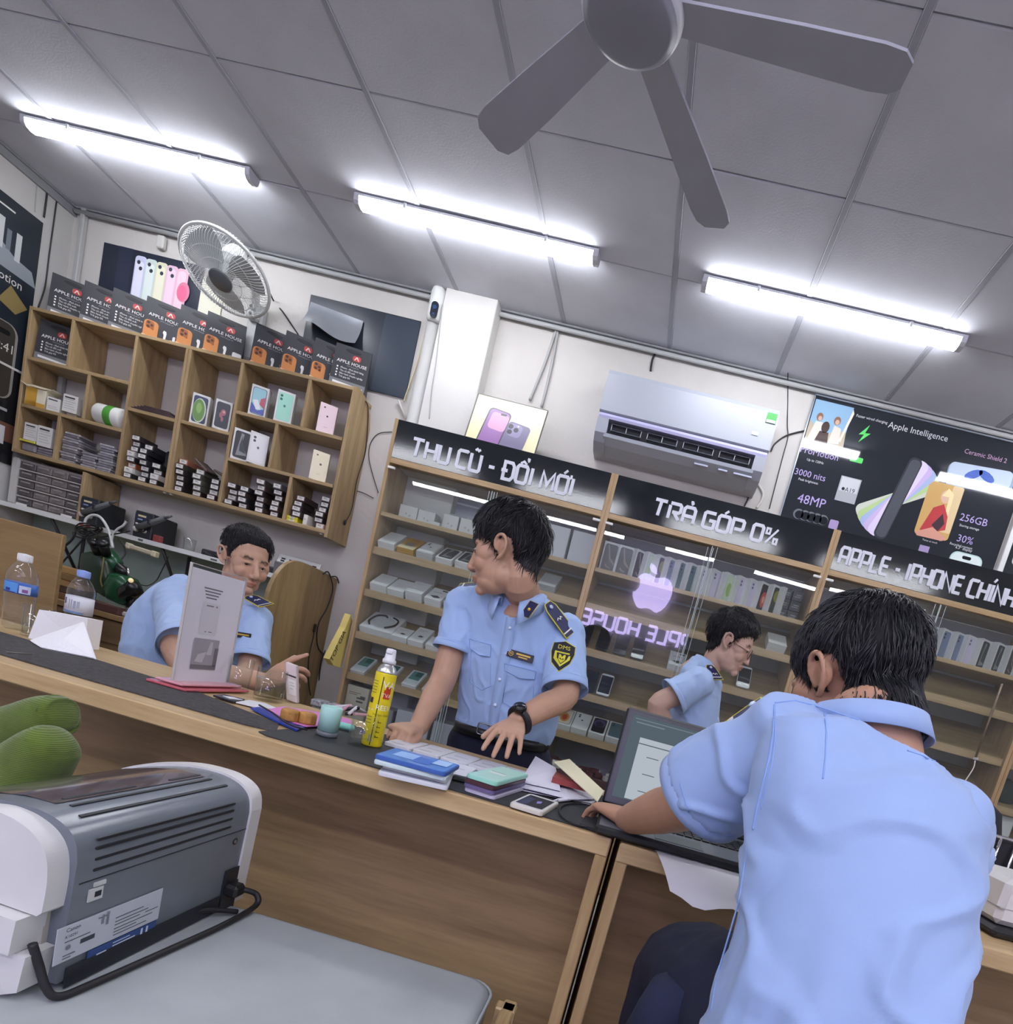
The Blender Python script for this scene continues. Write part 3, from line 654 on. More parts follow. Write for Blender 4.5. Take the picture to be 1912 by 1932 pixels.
def phone_box(label, loc, rz=0., kind='plain', size=(.09, .165, .048), tilt=0., group=None, cat='box', side=None, body='#dedfdd', name='phone_box'):
    t = thing(name, label, cat, loc, rz, group); t.rotation_euler = (tilt, 0, rz)
    W, H, D = size; key = (kind, size, body)
    if key in CACHE:
        for nme, me in CACHE[key]:
            o = bpy.data.objects.new(nme, me); COL.objects.link(o); o.parent = t
        return t
    bm_ = white_box if body == '#dedfdd' else mat('box ' + body, body, .4)
    b = MB(); b.box((0, D * .30 + .0003, H / 2), (W, D * .6, H), .0015); obj('lid', b, bm_, t)
    b = MB(); b.box((0, D * .80 + .0006, H / 2), (W - .0008, D * .39, H - .0008), .0015); obj('base', b, bm_, t)
    L = art(kind, W, H)
    if L: prints(t, frame((0, 0, 0), (1, 0, 0), (0, 0, 1)), L, 'picture', rough=.3)
    CACHE[key] = [(o.name.split('.')[0], o.data) for o in t.children]
    return t
r20 = math.radians(18)
G1 = 'phone boxes in the cubby shelf'
phone_box('phone box showing a green planet, under the fan bracket', (-2.862, 3.505, 1.886), r20, 'planet', group=G1)
phone_box('dark phone box with pink rose picture beside the green planet box', (-2.712, 3.49, 1.886), r20, 'rose', (.086, .158, .05), group=G1)
phone_box('phone box with blue, red and white wave picture', (-2.535, 3.515, 2.0105), r20, 'wave', group=G1)
phone_box('mint green phone box with two camera lenses', (-2.373, 3.505, 2.0105), r20, 'mint', (.092, .168, .048), group=G1)
phone_box('pale pink phone box in the top right compartment', (-2.115, 3.50, 2.0105), r20 * 1.3, 'pink', (.09, .155, .05), group=G1, body='#e6d3d5')
phone_box('phone box with grey swirl picture in the middle row', (-2.578, 3.50, 1.7525), r20 * 1.2, 'titan', (.094, .168, .048), group=G1)
phone_box('plain white phone box with two lenses beside the grey swirl box', (-2.473, 3.492, 1.7525), r20 * 1.6, 'cam', (.094, .17, .05), group=G1)
phone_box('ivory phone box alone in a right hand compartment', (-2.105, 3.50, 1.7525), r20 * 1.4, 'ivory', (.088, .158, .05), group=G1, body='#e9e2c6')

# ------------------------------------------------------------------ small spare-part boxes with white end labels
lab_m = mat('end label', '#e3e1dc', .5)
def spare_box(label, loc, rz, hexc, group, W=.052, H=.03, D=.13, labw=.042, labh=.02):
    t = thing('spare_part_box', label, 'box', loc, rz, group); key = ('spare', hexc, W, H, labw)
    if key in CACHE:
        for nme, me in CACHE[key]:
            o = bpy.data.objects.new(nme, me); COL.objects.link(o); o.parent = t
        return t
    b = MB(); b.box((0, D / 2, H / 2), (W, D, H), .0015); obj('carton', b, mat('carton ' + hexc, hexc, .5), t)
    b = MB(); b.box((0, -.0005, H * .52), (labw, .001, labh)); obj('end_label', b, lab_m, t)
    prints(t, frame((0, -.001, 0), (1, 0, 0), (0, 0, 1)), [('#55524f', [rect(-labw * .3, H * .5, labw * .25, H * .5 + .002), rect(-labw * .3, H * .5 + .005, labw * .1, H * .5 + .007)])], 'label_print')
    CACHE[key] = [(o.name.split('.')[0], o.data) for o in t.children]
    return t
SP = [  # x, base z, colours bottom to top, description of the stack
    (-3.216, 1.499, ['#2b2a2b', '#e2dfd8', '#b9673c', '#2b2a2b', '#c9c6c0', '#2b2a2b', '#2b2a2b', '#3a3436'], 'left stack of the third compartment'),
    (-3.142, 1.499, ['#26272b', '#26272b', '#2f3134', '#2f3134', '#26272b', '#26272b', '#3a3c40'], 'second stack of the third compartment'),
    (-3.058, 1.499, ['#2b2a2b', '#d8d4cc', '#2b2a2b', '#26272b'], 'third stack of the third compartment'),
    (-2.905, 1.499, ['#2d2628', '#2d2628', '#2d2628', '#2d2628', '#3c3a30', '#a86a52'], 'left stack of the fourth compartment'),
    (-2.805, 1.499, ['#3b2c2b', '#54534a', '#5c5b50', '#54534a', '#5c5b50'], 'middle stack of the fourth compartment'),
    (-2.705, 1.499, ['#3b2c2b', '#6c675a', '#2d2d33', '#2d2d33'], 'right stack of the fourth compartment'),
    (-2.585, 1.499, ['#2d2628', '#8a857d', '#2d2628', '#3a2f2e'], 'left stack of the fifth compartment'),
    (-2.515, 1.499, ['#2d2628', '#2d2d33', '#3a2f2e', '#2d2d33'], 'second stack of the fifth compartment'),
    (-2.42, 1.499, ['#4a3a36', '#3a2f2e', '#4a3a36', '#3a2f2e', '#4a3a36', '#5a5652'], 'third stack of the fifth compartment'),
    (-2.325, 1.499, ['#3a2f2e', '#4a3a36', '#3a2f2e', '#4a3a36', '#2d2628', '#6a6668'], 'right stack of the fifth compartment'),
    (-2.19, 1.53, ['#3a2b2c', '#3a2b2c', '#3a2b2c', '#4a3a36'], 'left stack of the last compartment'),
    (-2.045, 1.499, ['#caa79a', '#2d2d33', '#3a2f2e', '#3a2f2e', '#2d2d33', '#4a4648'], 'right stack of the last compartment')]
for x, z, cs, desc in SP:
    n = len(cs)
    for k, c_ in enumerate(cs):
        pos = 'bottom' if k == 0 else ('top' if k == n - 1 else ORD[k] + ' from below')
        h = .0302
        spare_box('spare part box, %s, in the %s' % (pos, desc), (x + random.uniform(-.008, .008), 3.50 + random.uniform(-.012, .02), z + k * (h + .0006)), random.uniform(-.12, .12), c_, 'spare part boxes in the cubby shelf', H=h)
for k in range(2):
    spare_box('yellow carton, %s of two under the last left stack' % ('lower' if k == 0 else 'upper'), (-2.205, 3.498, 1.4985 + k * .0152), .03, '#d8d02c', 'yellow cartons', W=.066, H=.0148, labw=.03, labh=.009)
spare_box('upright slim carton with white label between the last two stacks', (-2.128, 3.50, 1.4985), 0, '#dcd6ce', 'slim cartons', W=.026, H=.058, labw=.018, labh=.045)
b = MB(); b.box((-2.685, 3.56, 1.655), (.09, .1, .012), .003, R=Matrix.Rotation(.35, 3, 'Y')); b.box((-2.80, 3.55, 1.675), (.10, .1, .012), .003, R=Matrix.Rotation(.55, 3, 'Y'))
single('screen_tray', b, mat('brown tray', '#54443f', .5), 'brown slanted trays leaning on the fourth compartment stacks', 'tray')
b = MB(); b.box((-3.03, 3.62, 1.61), (.09, .12, .21), .01); single('dark_pouch', b, mat('dark pouch', '#23262c', .6), 'tall dark pouch behind the third stack', 'pouch')
b = MB()
for k in range(5): b.box((-3.12 + k * .004, 3.55, 1.8855 + k * .006), (.27 - k * .03, .13, .0055), .001, R=Matrix.Rotation(.01 * k, 3, 'Z'))
single('booklet_pile', b, mat('booklet', '#4a383b', .5, var=.2, vscale=30), 'pile of dark maroon booklets in the third compartment', 'booklets')
# row two, left: open carton, little white boxes
t = thing('open_carton', 'open yellow and white carton with flaps up, second row at left', 'carton', (-3.845, 3.53, 1.7545), .15)
yc = mat('carton yellow', '#c79a3c', .5); wc = mat('carton white', '#ddd5bb', .5)
b = MB(); b.box((0, 0, .05), (.11, .09, .1), .001); obj('carton_body', b, wc, t)
b = MB(); b.box((-.022, -.0455, .05), (.06, .001, .098)); b.box((.0, -.0455, .012), (.11, .001, .022)); obj('yellow_face', b, yc, t)
for s in (-1, 1):
    b = MB(); b.box((s * .07, 0, .108), (.045, .088, .002), R=Matrix.Rotation(-s * .45, 3, 'Y')); obj('flap', b, wc, t)
b = MB(); b.box((0, -.03, .112), (.1, .06, .002), R=Matrix.Rotation(.35, 3, 'X')); obj('flap', b, wc, t)
def paper_box(label, loc, rz, W, H, D, cat='box', lines=5):
    t = thing('printed_box', label, cat, loc, rz, 'small printed white boxes')
    b = MB(); b.box((0, D / 2, H / 2), (W, D, H), .001); obj('carton', b, mat('paper white', '#d9d7d2', .5), t)
    L = [('#8b8a88', [rect(-W * .38, H * (.2 + .13 * i), W * (.38 - .1 * (i % 3)), H * (.2 + .13 * i) + .0018) for i in range(lines - 1)]), ('#3c3b3a', [rect(-W * .38, H * .80, W * .3, H * .88)])]
    prints(t, frame((0, 0, 0), (1, 0, 0), (0, 0, 1)), L); return t
paper_box('small grey white carton beside the open yellow carton', (-3.735, 3.497, 1.7545), .2, .07, .075, .06, lines=3)
paper_box('white printed box standing beside the small carton, second row', (-3.642, 3.505, 1.7745), .12, .083, .095, .03, lines=6)
b = MB(); b.box((-3.64, 3.55, 1.764), (.06, .06, .018), .002); single('small_tin', b, mat('small tin', '#a8a196', .5), 'little beige tin under the white printed box', 'tin')
paper_box('white box of cards with bold heading, third row, left', (-3.855, 3.50, 1.565), .08, .078, .095, .05, lines=6)
paper_box('white box of cards with bold heading, third row, right', (-3.763, 3.498, 1.55), .08, .085, .112, .05, lines=7)
b = MB(); b.box((-3.87, 3.54, 1.5585), (.10, .08, .012), .002); single('yellow_case', b, mat('yellow case', '#cfcb52', .5), 'flat yellow case under the left box of cards', 'case')
bagm = mat('clear grey bag', '#7f7a80', .25, var=.15, vscale=25)
b = MB(); b.box((-3.865, 3.55, 1.524), (.09, .09, .05), .01); single('parts_bag', b, bagm, 'grey plastic bag of parts below the yellow case', 'bag')
for k in range(3):
    b = MB(); b.box((-3.755, 3.55, 1.5065 + k * .0148), (.10 - k * .006, .1, .0142), .004); single('parts_bag', b, bagm, 'flat grey parts bag, %s of three beneath the right box of cards' % ['lowest', 'middle', 'uppermost'][k], 'bag', 'flat parts bags')
def flat_bags(x, y, w, n, desc, hexs):
    for k in range(n):
        b = MB(); hz = .0115 + .004 * (k % 3 == 0); b.box((x + random.uniform(-.008, .008), y + .06, 1.4985 + .014 * k + .007), (w + random.uniform(-.012, .006), .12, .0132), .004, R=Matrix.Rotation(random.uniform(-.06, .06), 3, 'Z'))
        single('zip_bag', b, mat('zip ' + hexs[k % len(hexs)], hexs[k % len(hexs)], .22, var=.15, vscale=30), 'flat clear zip bag, %s in the %s' % (ORD[k] + ' from below', desc), 'bag', 'zip bags of parts')
flat_bags(-3.60, 3.495, .105, 12, 'left pile of the third row', ['#9a969a', '#7a7478', '#a8a4a6'])
flat_bags(-3.478, 3.50, .10, 6, 'middle pile of the third row', ['#a09ca2', '#8d898f'])
flat_bags(-3.375, 3.50, .10, 11, 'right pile of the third row', ['#94929a', '#a8a6ac', '#84828a'])
t = thing('tape_roll', 'white roll wrapped with a green printed band, second row', 'roll', (-3.40, 3.53, 1.7545))
T = frame((-.085, 0, .058), (0, 1, 0), (0, 0, 1), (1, 0, 0))
b = MB(); b.lathe([(0, 0), (.05, 0), (.058, .012), (.058, .158), (.05, .17), (0, .17)], 32, T); obj('roll_body', b, mat('roll white', '#dfe0da', .5), t)
b = MB(); b.lathe([(.0585, .075), (.0595, .078), (.0595, .118), (.0585, .121)], 32, T); obj('green_band', b, mat('band green', '#4f9a38', .4), t)

# ================================================================== POSTERS
gloss_navy = mat('poster navy', '#30363f', .12, spec=.6)
def poster(name, label, x0, x1, z0, z1, base, y=3.700, thick=.006, cat='poster'):
    t = thing(name, label, cat, ((x0 + x1) / 2, y, z0))
    b = MB(); b.box(((x0 + x1) / 2, y - thick / 2, (z0 + z1) / 2), (x1 - x0, thick, z1 - z0), .001); obj('board', b, base, t, world=True)
    return t, frame((x0, y - thick, z0), (1, 0, 0), (0, 0, 1), (0, -1, 0))
# poster with five pastel phones
t, T = poster('wall_poster', 'dark poster of five pastel phones behind the wall fan', -3.765, -3.13, 2.46, 2.797, mat('poster dark', '#252b3a', .3))
L = [('#2c3346', [rect(.10, .0, .19, .337)])]
for i, (h1, h2) in enumerate((('#c9cde6', '#e2e4f2'), ('#c6d6cf', '#dde8e2'), ('#d6d6b8', '#e6e6cc'), ('#dcb8cc', '#e8ccda'), ('#e2b0c2', '#eccad6'))):
    x = .215 + i * .068
    L += [(h1, [rrect(.072, .34, .02, 4, x + .03, .14 - .004 * i)]), (h2, [rrect(.052, .30, .016, 4, x + .027, .13)])]
    if i < 4: L += [('#3b3f4a', [disc(.011, 14, x + .018, .275), disc(.011, 14, x + .034, .243)])]
L += [('#d8849c', [disc(.04, 24, .535, .17, .055)]), ('#e06c8e', [disc(.03, 20, .53, .165, .042)])]
prints(t, T, L, rough=.3, world=True)
b = MB(); b.box((-3.06, 3.698, 2.60), (.14, .004, .28)); single('cream_sheet', b, mat('cream sheet', '#d9d8c4', .5), 'blank cream sheet on the wall behind the fan bracket', 'sheet')
# torn dark poster
t, T = poster('torn_poster', 'dark poster with a torn curling silver corner, below the camera pipe', -2.467, -1.795, 2.36, 2.787, mat('poster slate', '#2c333d', .28))
prints(t, T, [('#39424e', [rect(.46, .0, .67, .42)]), ('#7b828a', [('t', 'ien', .09, .33, .13, 'LEFT')])], rough=.3, world=True)
b = MB(); vs = []; fs = []
for i in range(13):
    for j in range(9):
        u, w = i / 12, j / 8; x = -2.455 + .33 * u; z = 2.595 + .15 * w - .035 * u + .012 * math.sin(u * 7) * (1 - w); y = 3.688 - (1 - w) ** 2 * (.07 + .03 * math.sin(u * 5)) - .002
        vs.append((x, y, z))
for i in range(12):
    for j in range(8): fs.append((i * 9 + j, i * 9 + j + 1, (i + 1) * 9 + j + 1, (i + 1) * 9 + j))
b.add(vs, fs, None, True); obj('curled_sheet', b, mat('silver back', '#aab0b6', .22, metal=.6), t, world=True)
# framed phone picture standing on top of the first cabinet
t = thing('framed_picture', 'cream picture of a purple phone leaning above the first sign', 'picture', (-1.10, 3.48, 2.135)); t.rotation_euler = (0, 0, 0)
Rt = Matrix.Rotation(math.radians(-14), 3, 'X')
T = Matrix.Translation((-1.318, 3.46, 2.12)) @ Matrix.Rotation(math.radians(-14), 4, 'X') @ frame((0, 0, 0), (1, 0, 0), (0, 0, 1), (0, -1, 0))
b = MB(); b.box((.20, .158, -.006), (.404, .316, .012), .001, T=T); obj('frame', b, mat('frame dark', '#4a463c', .4), t, world=True)
prints(t, T, [('#d9d3a8', [rect(.006, .006, .398, .31)]), ('#3c3840', [rotp(rrect(.13, .26, .025, 5, .14, .12), -.12, .14, .12)]), ('#8a5f98', [rotp(rrect(.115, .245, .02, 5, .14, .12), -.12, .14, .12)]), ('#c792b2', [rotp(rrect(.10, .10, .02, 4, .15, .18), -.12, .14, .12)]),
     ('#1e1c22', [rrect(.035, .012, .006, 4, .175, .225)]), ('#6b6480', [rotp(rrect(.13, .25, .022, 5, .265, .07), -.12, .26, .07)]), ('#857da0', [rotp(rrect(.075, .075, .02, 4, .25, .15), -.12, .26, .07)]), ('#2c2a34', [disc(.014, 14, .232, .17), disc(.014, 14, .232, .138), disc(.014, 14, .265, .155)]), ('#d8d4e4', [disc(.005, 8, .272, .178)])], rough=.3, world=True, off0=.0005)
# the big black product poster
t, T = poster('product_poster', 'large glossy black product poster right of the air conditioner', .472, 1.69, 2.142, 2.90, mat('poster gloss', '#272b31', .05, spec=.7), cat='poster'); T = T @ Matrix.Translation((0, -.092, 0))
b = MB()
for s in (((.472 + 1.69) / 2, 3.690, 2.898, 1.222, .014, .008), (.474, 3.690, 2.52, .006, .014, .756)): b.box(s[:3], s[3:])
obj('aluminium_rim', b, mat('rim', '#9aa4ae', .3, metal=.7), t, world=True)
LIL, WH, GR = '#b6a6d8', '#d4d6da', '#9a9ca4'
L = [('#8fb3cf', [[(.012, .63), (.22, .63), (.225, .83), (.012, .83)]]), ('#b8ad98', [[(.012, .60), (.23, .62), (.22, .70), (.17, .69), (.10, .66), (.012, .72)]]), ('#d8d2c6', [[(.02, .60), (.085, .61), (.085, .72), (.045, .72)], [(.14, .62), (.20, .63), (.19, .71), (.15, .72)]]),
     ('#8a6a58', [disc(.018, 14, .06, .745, .022), disc(.019, 14, .158, .745, .023)]), ('#4a3a36', [disc(.022, 14, .105, .70, .03), [(.06, .60), (.14, .61), (.13, .675), (.08, .675)]]), ('#c9a892', [disc(.011, 10, .063, .738, .013), disc(.012, 10, .16, .738, .014)]), ('#e8e2cc', [[(.205, .64), (.235, .80), (.225, .82), (.195, .65)]]),
     ('#5ed36a', [[(.335, .765), (.29, .705), (.318, .71), (.30, .665), (.352, .722), (.322, .718)], rrect(.07, .028, .006, 3, .32, .575)]),
     (WH, [('t', 'Faster wired charging', .02, .335, .79, 'CENTER'), ('t', 'Apple Intelligence', .046, .595, .775, 'CENTER'), ('t', 'Up to 120Hz', .018, .105, .51, 'CENTER'), ('t', 'Peak brightness', .018, .10, .40, 'CENTER'), ('t', 'Storing storage', .018, 1.02, .37, 'CENTER'), ('t', 'Recycled content', .018, 1.01, .265, 'CENTER'), ('t', '6.3\u2033 display', .02, 1.03, .252, 'CENTER'), ('t', 'Enhanced durability', .014, .84, .27, 'CENTER'), ('t', 'Twice as much', .014, .84, .25, 'CENTER')]),
     ('#c39fc0', [('t', 'Ceramic Shield 2', .034, .98, .74, 'CENTER')]), (LIL, [('t', 'ProMotion', .05, .115, .545, 'CENTER'), ('t', '3000 nits', .048, .10, .425, 'CENTER'), ('t', '48MP', .07, .15, .285, 'CENTER'), ('t', '256GB', .055, 1.03, .40, 'CENTER'), ('t', '30%', .055, 1.02, .29, 'CENTER')]),
     ('#a8abb0', [rect(.268, .345, .382, .478)]), ('#c6c9cd', [rect(.275, .40, .376, .474)]), ('#33363a', [('t', 'A19', .034, .335, .40, 'CENTER'), disc(.009, 12, .297, .412)]),
     ('#6f737a', [disc(.03, 18, .10 + .035 * k, .225, .028) for k in range(5)]), ('#22252b', [disc(.024, 16, .105 + .035 * k, .222, .022) for k in range(5)]), ('#a796c0', [rrect(.05, .05, .008, 3, .305, .215)])]
for k, hx in enumerate(('#c9d0c0', '#b6cf92', '#a9b9dc', '#c9b6e0', '#ded2ec', '#3c3f46')):
    L.append((hx, [rotp(rrect(.075, .46, .03, 5, .60, .43), -1.02 + k * .165 if k < 5 else -.16, .60, .43)]))
L += [('#55585f', [rotp(rrect(.06, .44, .026, 5, .602, .43), -.16, .60, .43)]),
     ('#8fa3b8', [rotp(rrect(.36, .12, .03, 5, .99, .63), .06, .99, .63)]), ('#bccbdc', [rotp(rrect(.34, .09, .026, 5, .985, .65), .06, .99, .65)]), ('#3d5fb8', [rotp(disc(.05, 12, .95, .645, .022), .5, .95, .645), rotp(disc(.05, 12, 1.02, .65, .022), -.4, 1.02, .65)]),
     ('#c9a468', [rrect(.19, .29, .02, 4, .835, .42)]), ('#dcc498', [rrect(.06, .25, .01, 3, .90, .44)]), ('#d9b49c', [disc(.03, 14, .85, .50, .036)]), ('#ecd9a8', [[(.825, .50), (.85, .545), (.885, .52), (.89, .40), (.87, .42), (.865, .50)]]), ('#b8484a', [[(.765, .30), (.80, .43), (.85, .46), (.89, .40), (.90, .33), (.83, .30)]]), ('#4a3a40', [[(.82, .34), (.86, .41), (.885, .36), (.86, .31)]]), ('#d39a88', [[(.745, .285), (.83, .33), (.92, .285), (.90, .27), (.76, .268)]]),
     ('#a796c0', [rect(.795, .19, .85, .225)]), ('#b9d4d0', [rrect(.18, .13, .04, 5, 1.06, .175)]), ('#d9e6e4', [rrect(.165, .12, .035, 5, 1.06, .174)]), ('#1c1e22', [rrect(.05, .018, .009, 4, 1.06, .215)])]
for q, (i0, i1, nm_) in enumerate(((0, 7, 'group_photo'), (7, 8, 'green_icons'), (8, 11, 'feature_text'), (11, 14, 'chip_picture'), (14, 17, 'lens_row'), (17, 24, 'phone_fan'), (24, 27, 'blue_phone'), (27, 34, 'portrait_photo'), (34, 35, 'lilac_block'), (35, 38, 'phone_top'))):
    _o = prints(t, T, L[i0:i1], nm_, rough=.06, world=True, step=.00012, off0=.0004 + .0001 * q)
    if nm_ in ('feature_text', 'green_icons', 'lens_row'): _o['kind'] = 'stuff'
b = MB(); b.box((1.715, 3.685, 2.53), (.03, .04, .78), .003); struct('trim_6', b, mat('white batten', '#cfd0cf', .5))
t, T = poster('second_product_poster', 'black poster cut off at the right edge of the view', 1.735, 2.5, 2.142, 2.90, mat('poster gloss', '#272b31', .05))
prints(t, T, [('#b9bcc2', [rrect(.07, .1, .02, 4, .07, .20), ('t', 'Action', .02, .05, .30, 'LEFT')]), ('#30343a', [rrect(.04, .1, .015, 4, .07, .19)])], world=True)
# tall posters on the left wall
def lposter(name, label, y0, y1, z0, z1, hexc):
    t = thing(name, label, 'poster', (XL, (y0 + y1) / 2, z0)); b = MB(); b.box((XL + .004, (y0 + y1) / 2, (z0 + z1) / 2), (.008, y1 - y0, z1 - z0), .001); obj('board', b, mat(name + ' base', hexc, .25), t, world=True)
    return t, frame((XL + .008, y0, z0), (0, 1, 0), (0, 0, 1), (1, 0, 0))
t, T = lposter('tall_feature_poster', 'tall dark feature poster on the left wall beside the shelf', 2.60, 3.53, 1.93, 2.74, '#232a33')
prints(t, T, [('#8c949a', [[(.35, .48), (.93, .46), (.90, .53), (.80, .545), (.70, .60), (.55, .57), (.35, .62)]]), ('#c2c6c6', [rect(.70, .55, .735, .70), rect(.80, .53, .83, .67), rect(.60, .57, .63, .71)]), ('#6c757d', [rect(.65, .58, .675, .68), rect(.75, .56, .775, .66)]),
     ('#d4d4d0', [('t', 'Motion', .06, .86, .405, 'RIGHT'), rect(.55, .75, .78, .758)]), ('#8a7a4c', [[(.45, .30), (.62, .42), (.70, .30), (.60, .24)], [(.74, .30), (.80, .40), (.90, .33), (.84, .27)]]), ('#b9b4a2', [rect(.5, .205, .74, .215), rect(.5, .17, .64, .178)]),
     ('#8e8a84', [rrect(.30, .40, .06, 5, .72, .01)]), ('#3a3632', [rrect(.27, .39, .05, 5, .72, .01)]), ('#a39a8c', [[(.60, .19), (.66, .19), (.79, -.0), (.59, -.0)]]), ('#17181a', [rrect(.09, .026, .013, 4, .78, .155)]), ('#cfcac2', [('t', '9:41', .065, .86, .06, 'RIGHT')])], rough=.25, world=True)
t, T = lposter('low_feature_poster', 'lower dark photo poster on the left wall behind the shelf end', 2.60, 3.52, 1.40, 1.915, '#1d1e22')
prints(t, T, [('#55585e', [disc(.09, 16, .70, .40, .07)]), ('#a7a8aa', [rect(.66, .28, .86, .295)]), ('#6b4a3c', [rect(.60, .12, .92, .22)]), ('#c9c9cb', [rect(.80, .10, .86, .20), rect(.66, .12, .72, .2)])], rough=.25, world=True)
b = MB(); b.box((XL + .006, 3.07, 1.922), (.012, .92, .012)); struct('trim_7', b, mat('white rail', '#c9c9c6', .5))

# ------------------------------------------------------------------ security camera on a pipe
t = thing('security_camera', 'white capsule security camera on top of the grey pipe', 'camera', (-1.70, 3.63, 2.76))
cm = mat('camera white', '#dadcd8', .35)
b = MB(); b.lathe([(.0, .0), (.030, .0), (.040, .012), (.042, .03), (.042, .15), (.036, .172), (.02, .184), (0, .187)], 28, Matrix.Translation((-1.695, 3.63, 2.765))); obj('housing', b, cm, t, world=True)
T = frame((-1.683, 3.589, 2.81), (.97, .22, 0), (0, 0, 1)); b = MB(); b.prism(rrect(.040, .085, .019, 6, 0, 0), .0, .006, T); obj('face_plate', b, mat('camera face', '#1c222c', .1), t, world=True)
b = MB(); b.prism(disc(.011, 20, 0, .012), .006, .010, T); b.prism(disc(.006, 14, 0, -.022), .006, .008, T); obj('lens', b, mat('lens blue', '#25406a', .08), t, world=True)
b = MB(); b.tube([(-1.695, 3.655, ZF), (-1.70, 3.655, 2.77)], .038, 20); single('grey_pipe', b, mat('pipe grey', '#bcbcb9', .5, var=.05), 'grey vertical pipe left of the white pilaster', 'pipe')
# ------------------------------------------------------------------ cables on the walls
def cable(name, label, pts, r, m, cat='cable', sub=8, group=None):
    b = MB(); b.tube(cr(pts, sub), r, 6); return single(name, b, m, label, cat, group)
blk = mat('cable black', '#1e1e20', .5); gry = mat('cable grey', '#a9aaa8', .5); wht = mat('cable white', '#d2d1c8', .5); yel = mat('cable ivory', '#c9bd92', .5)
W3 = lambda px, py, d=.006: atY(px, py, YB - d)
cable('fan_cable', 'black cable running from the wall fan down to the torn poster', [FTm @ V((.1, -.05, -.16)), W3(515, 565), W3(535, 590), W3(562, 630), W3(575, 650)], .0045, blk)
cable('wall_cable', 'black cable on the left wall, nearest the corner', [atX(108, 372, XL + .006), atX(100, 430, XL + .006), atX(93, 480, XL + .006), atX(85, 540, XL + .006), atX(72, 580, XL + .006)], .004, blk, group='left wall cables')
cable('wall_cable', 'black cable with a joint on the left wall, second from the corner', [atX(90, 352, XL + .006), atX(88, 372, XL + .008), atX(83, 410, XL + .006)], .005, blk, group='left wall cables')
cable('wall_cable', 'thin grey cable on the left wall, furthest from the corner', [atX(70, 350, XL + .005), atX(66, 400, XL + .005)], .003, gry, group='left wall cables')
b = MB(); b.box(W3(305, 458, .02), (.045, .03, .07), .006); single('junction_box', b, mat('junction box', '#c4c3bd', .5), 'small white junction box on the wall near the ceiling', 'box')
PC = lambda px, py: atY(px, py, 3.60)
cable('ivory_cable', 'ivory cable hanging beside the grey pipe', [W3(808, 610, .02), W3(800, 640, .02), W3(786, 690, .02), W3(768, 740, .02), W3(762, 758, .02)], .004, yel)
cable('white_cable', 'thin white cable down the white pilaster', [PC(835, 575), PC(830, 620), PC(822, 690), PC(815, 735), PC(810, 790)], .003, gry)
b = MB(); b.tube([W3(752, 755, .02), W3(766, 790, .02)], .006, 8); single('pipe_clamp', b, wht, 'short white tube end at the foot of the grey pipe', 'tube')
for i, (a_, b_) in enumerate((((1050, 622), (1000, 755)), ((1053, 625), (1022, 768)))):
    cable('grey_conduit', ['grey conduit slanting left from the ceiling behind the picture', 'grey conduit dropping steeply from the ceiling behind the picture'][i], [W3(*a_, .012), W3((a_[0] + b_[0]) / 2 + 2, (a_[1] + b_[1]) / 2, .012), W3(*b_, .012)], .008, gry)
cable('cooler_cable', 'black cable from ceiling to the top of the air conditioner', [W3(1236, 668), W3(1231, 680), W3(1228, 700)], .006, blk)
cable('hanging_cable', 'thin black cable hanging from the ceiling beside the black poster', [atY(1487, 682, 3.60), W3(1487, 740), W3(1486, 800), W3(1487, 825), W3(1478, 860), W3(1452, 960)], .003, blk)
cable('poster_cable', 'black cable looping from the air conditioner to the black poster', [W3(1455, 852), W3(1462, 838), W3(1480, 824), W3(1500, 817), W3(1518, 813)], .0045, blk)
cable('drain_cable', 'black cable hanging under the air conditioner', [W3(1418, 920), W3(1412, 940), W3(1405, 955)], .005, blk)
cable('drain_hose', 'white hose curling under the air conditioner corner', [W3(1432, 915), W3(1440, 930), W3(1437, 945), W3(1428, 958)], .007, wht)
cable('shelf_cable', 'black cable running down the right side of the cubby shelf', [atX(690, 757, -1.962), atX(695, 775, -1.962), atX(690, 850, -1.962), atX(674, 905, -1.962), atX(664, 960, -1.962), atX(652, 985, -1.962)], .003, blk)
b = MB(); b.ell(atX(651, 986, -1.96), (.008, .008, .016)); single('cable_plug', b, blk, 'small black plug at the foot of the shelf side', 'plug')
cable('thin_wire', 'thin dark wire arching from the shelf to the first cabinet', [W3(625, 930), W3(650, 926), W3(680, 928), W3(705, 940)], .0022, blk)
cable('loop_wire', 'thin dark wire looping beside the first cabinet top', [W3(740, 815), W3(715, 818), W3(700, 835), W3(696, 860), W3(702, 890), W3(714, 930)], .0022, blk)
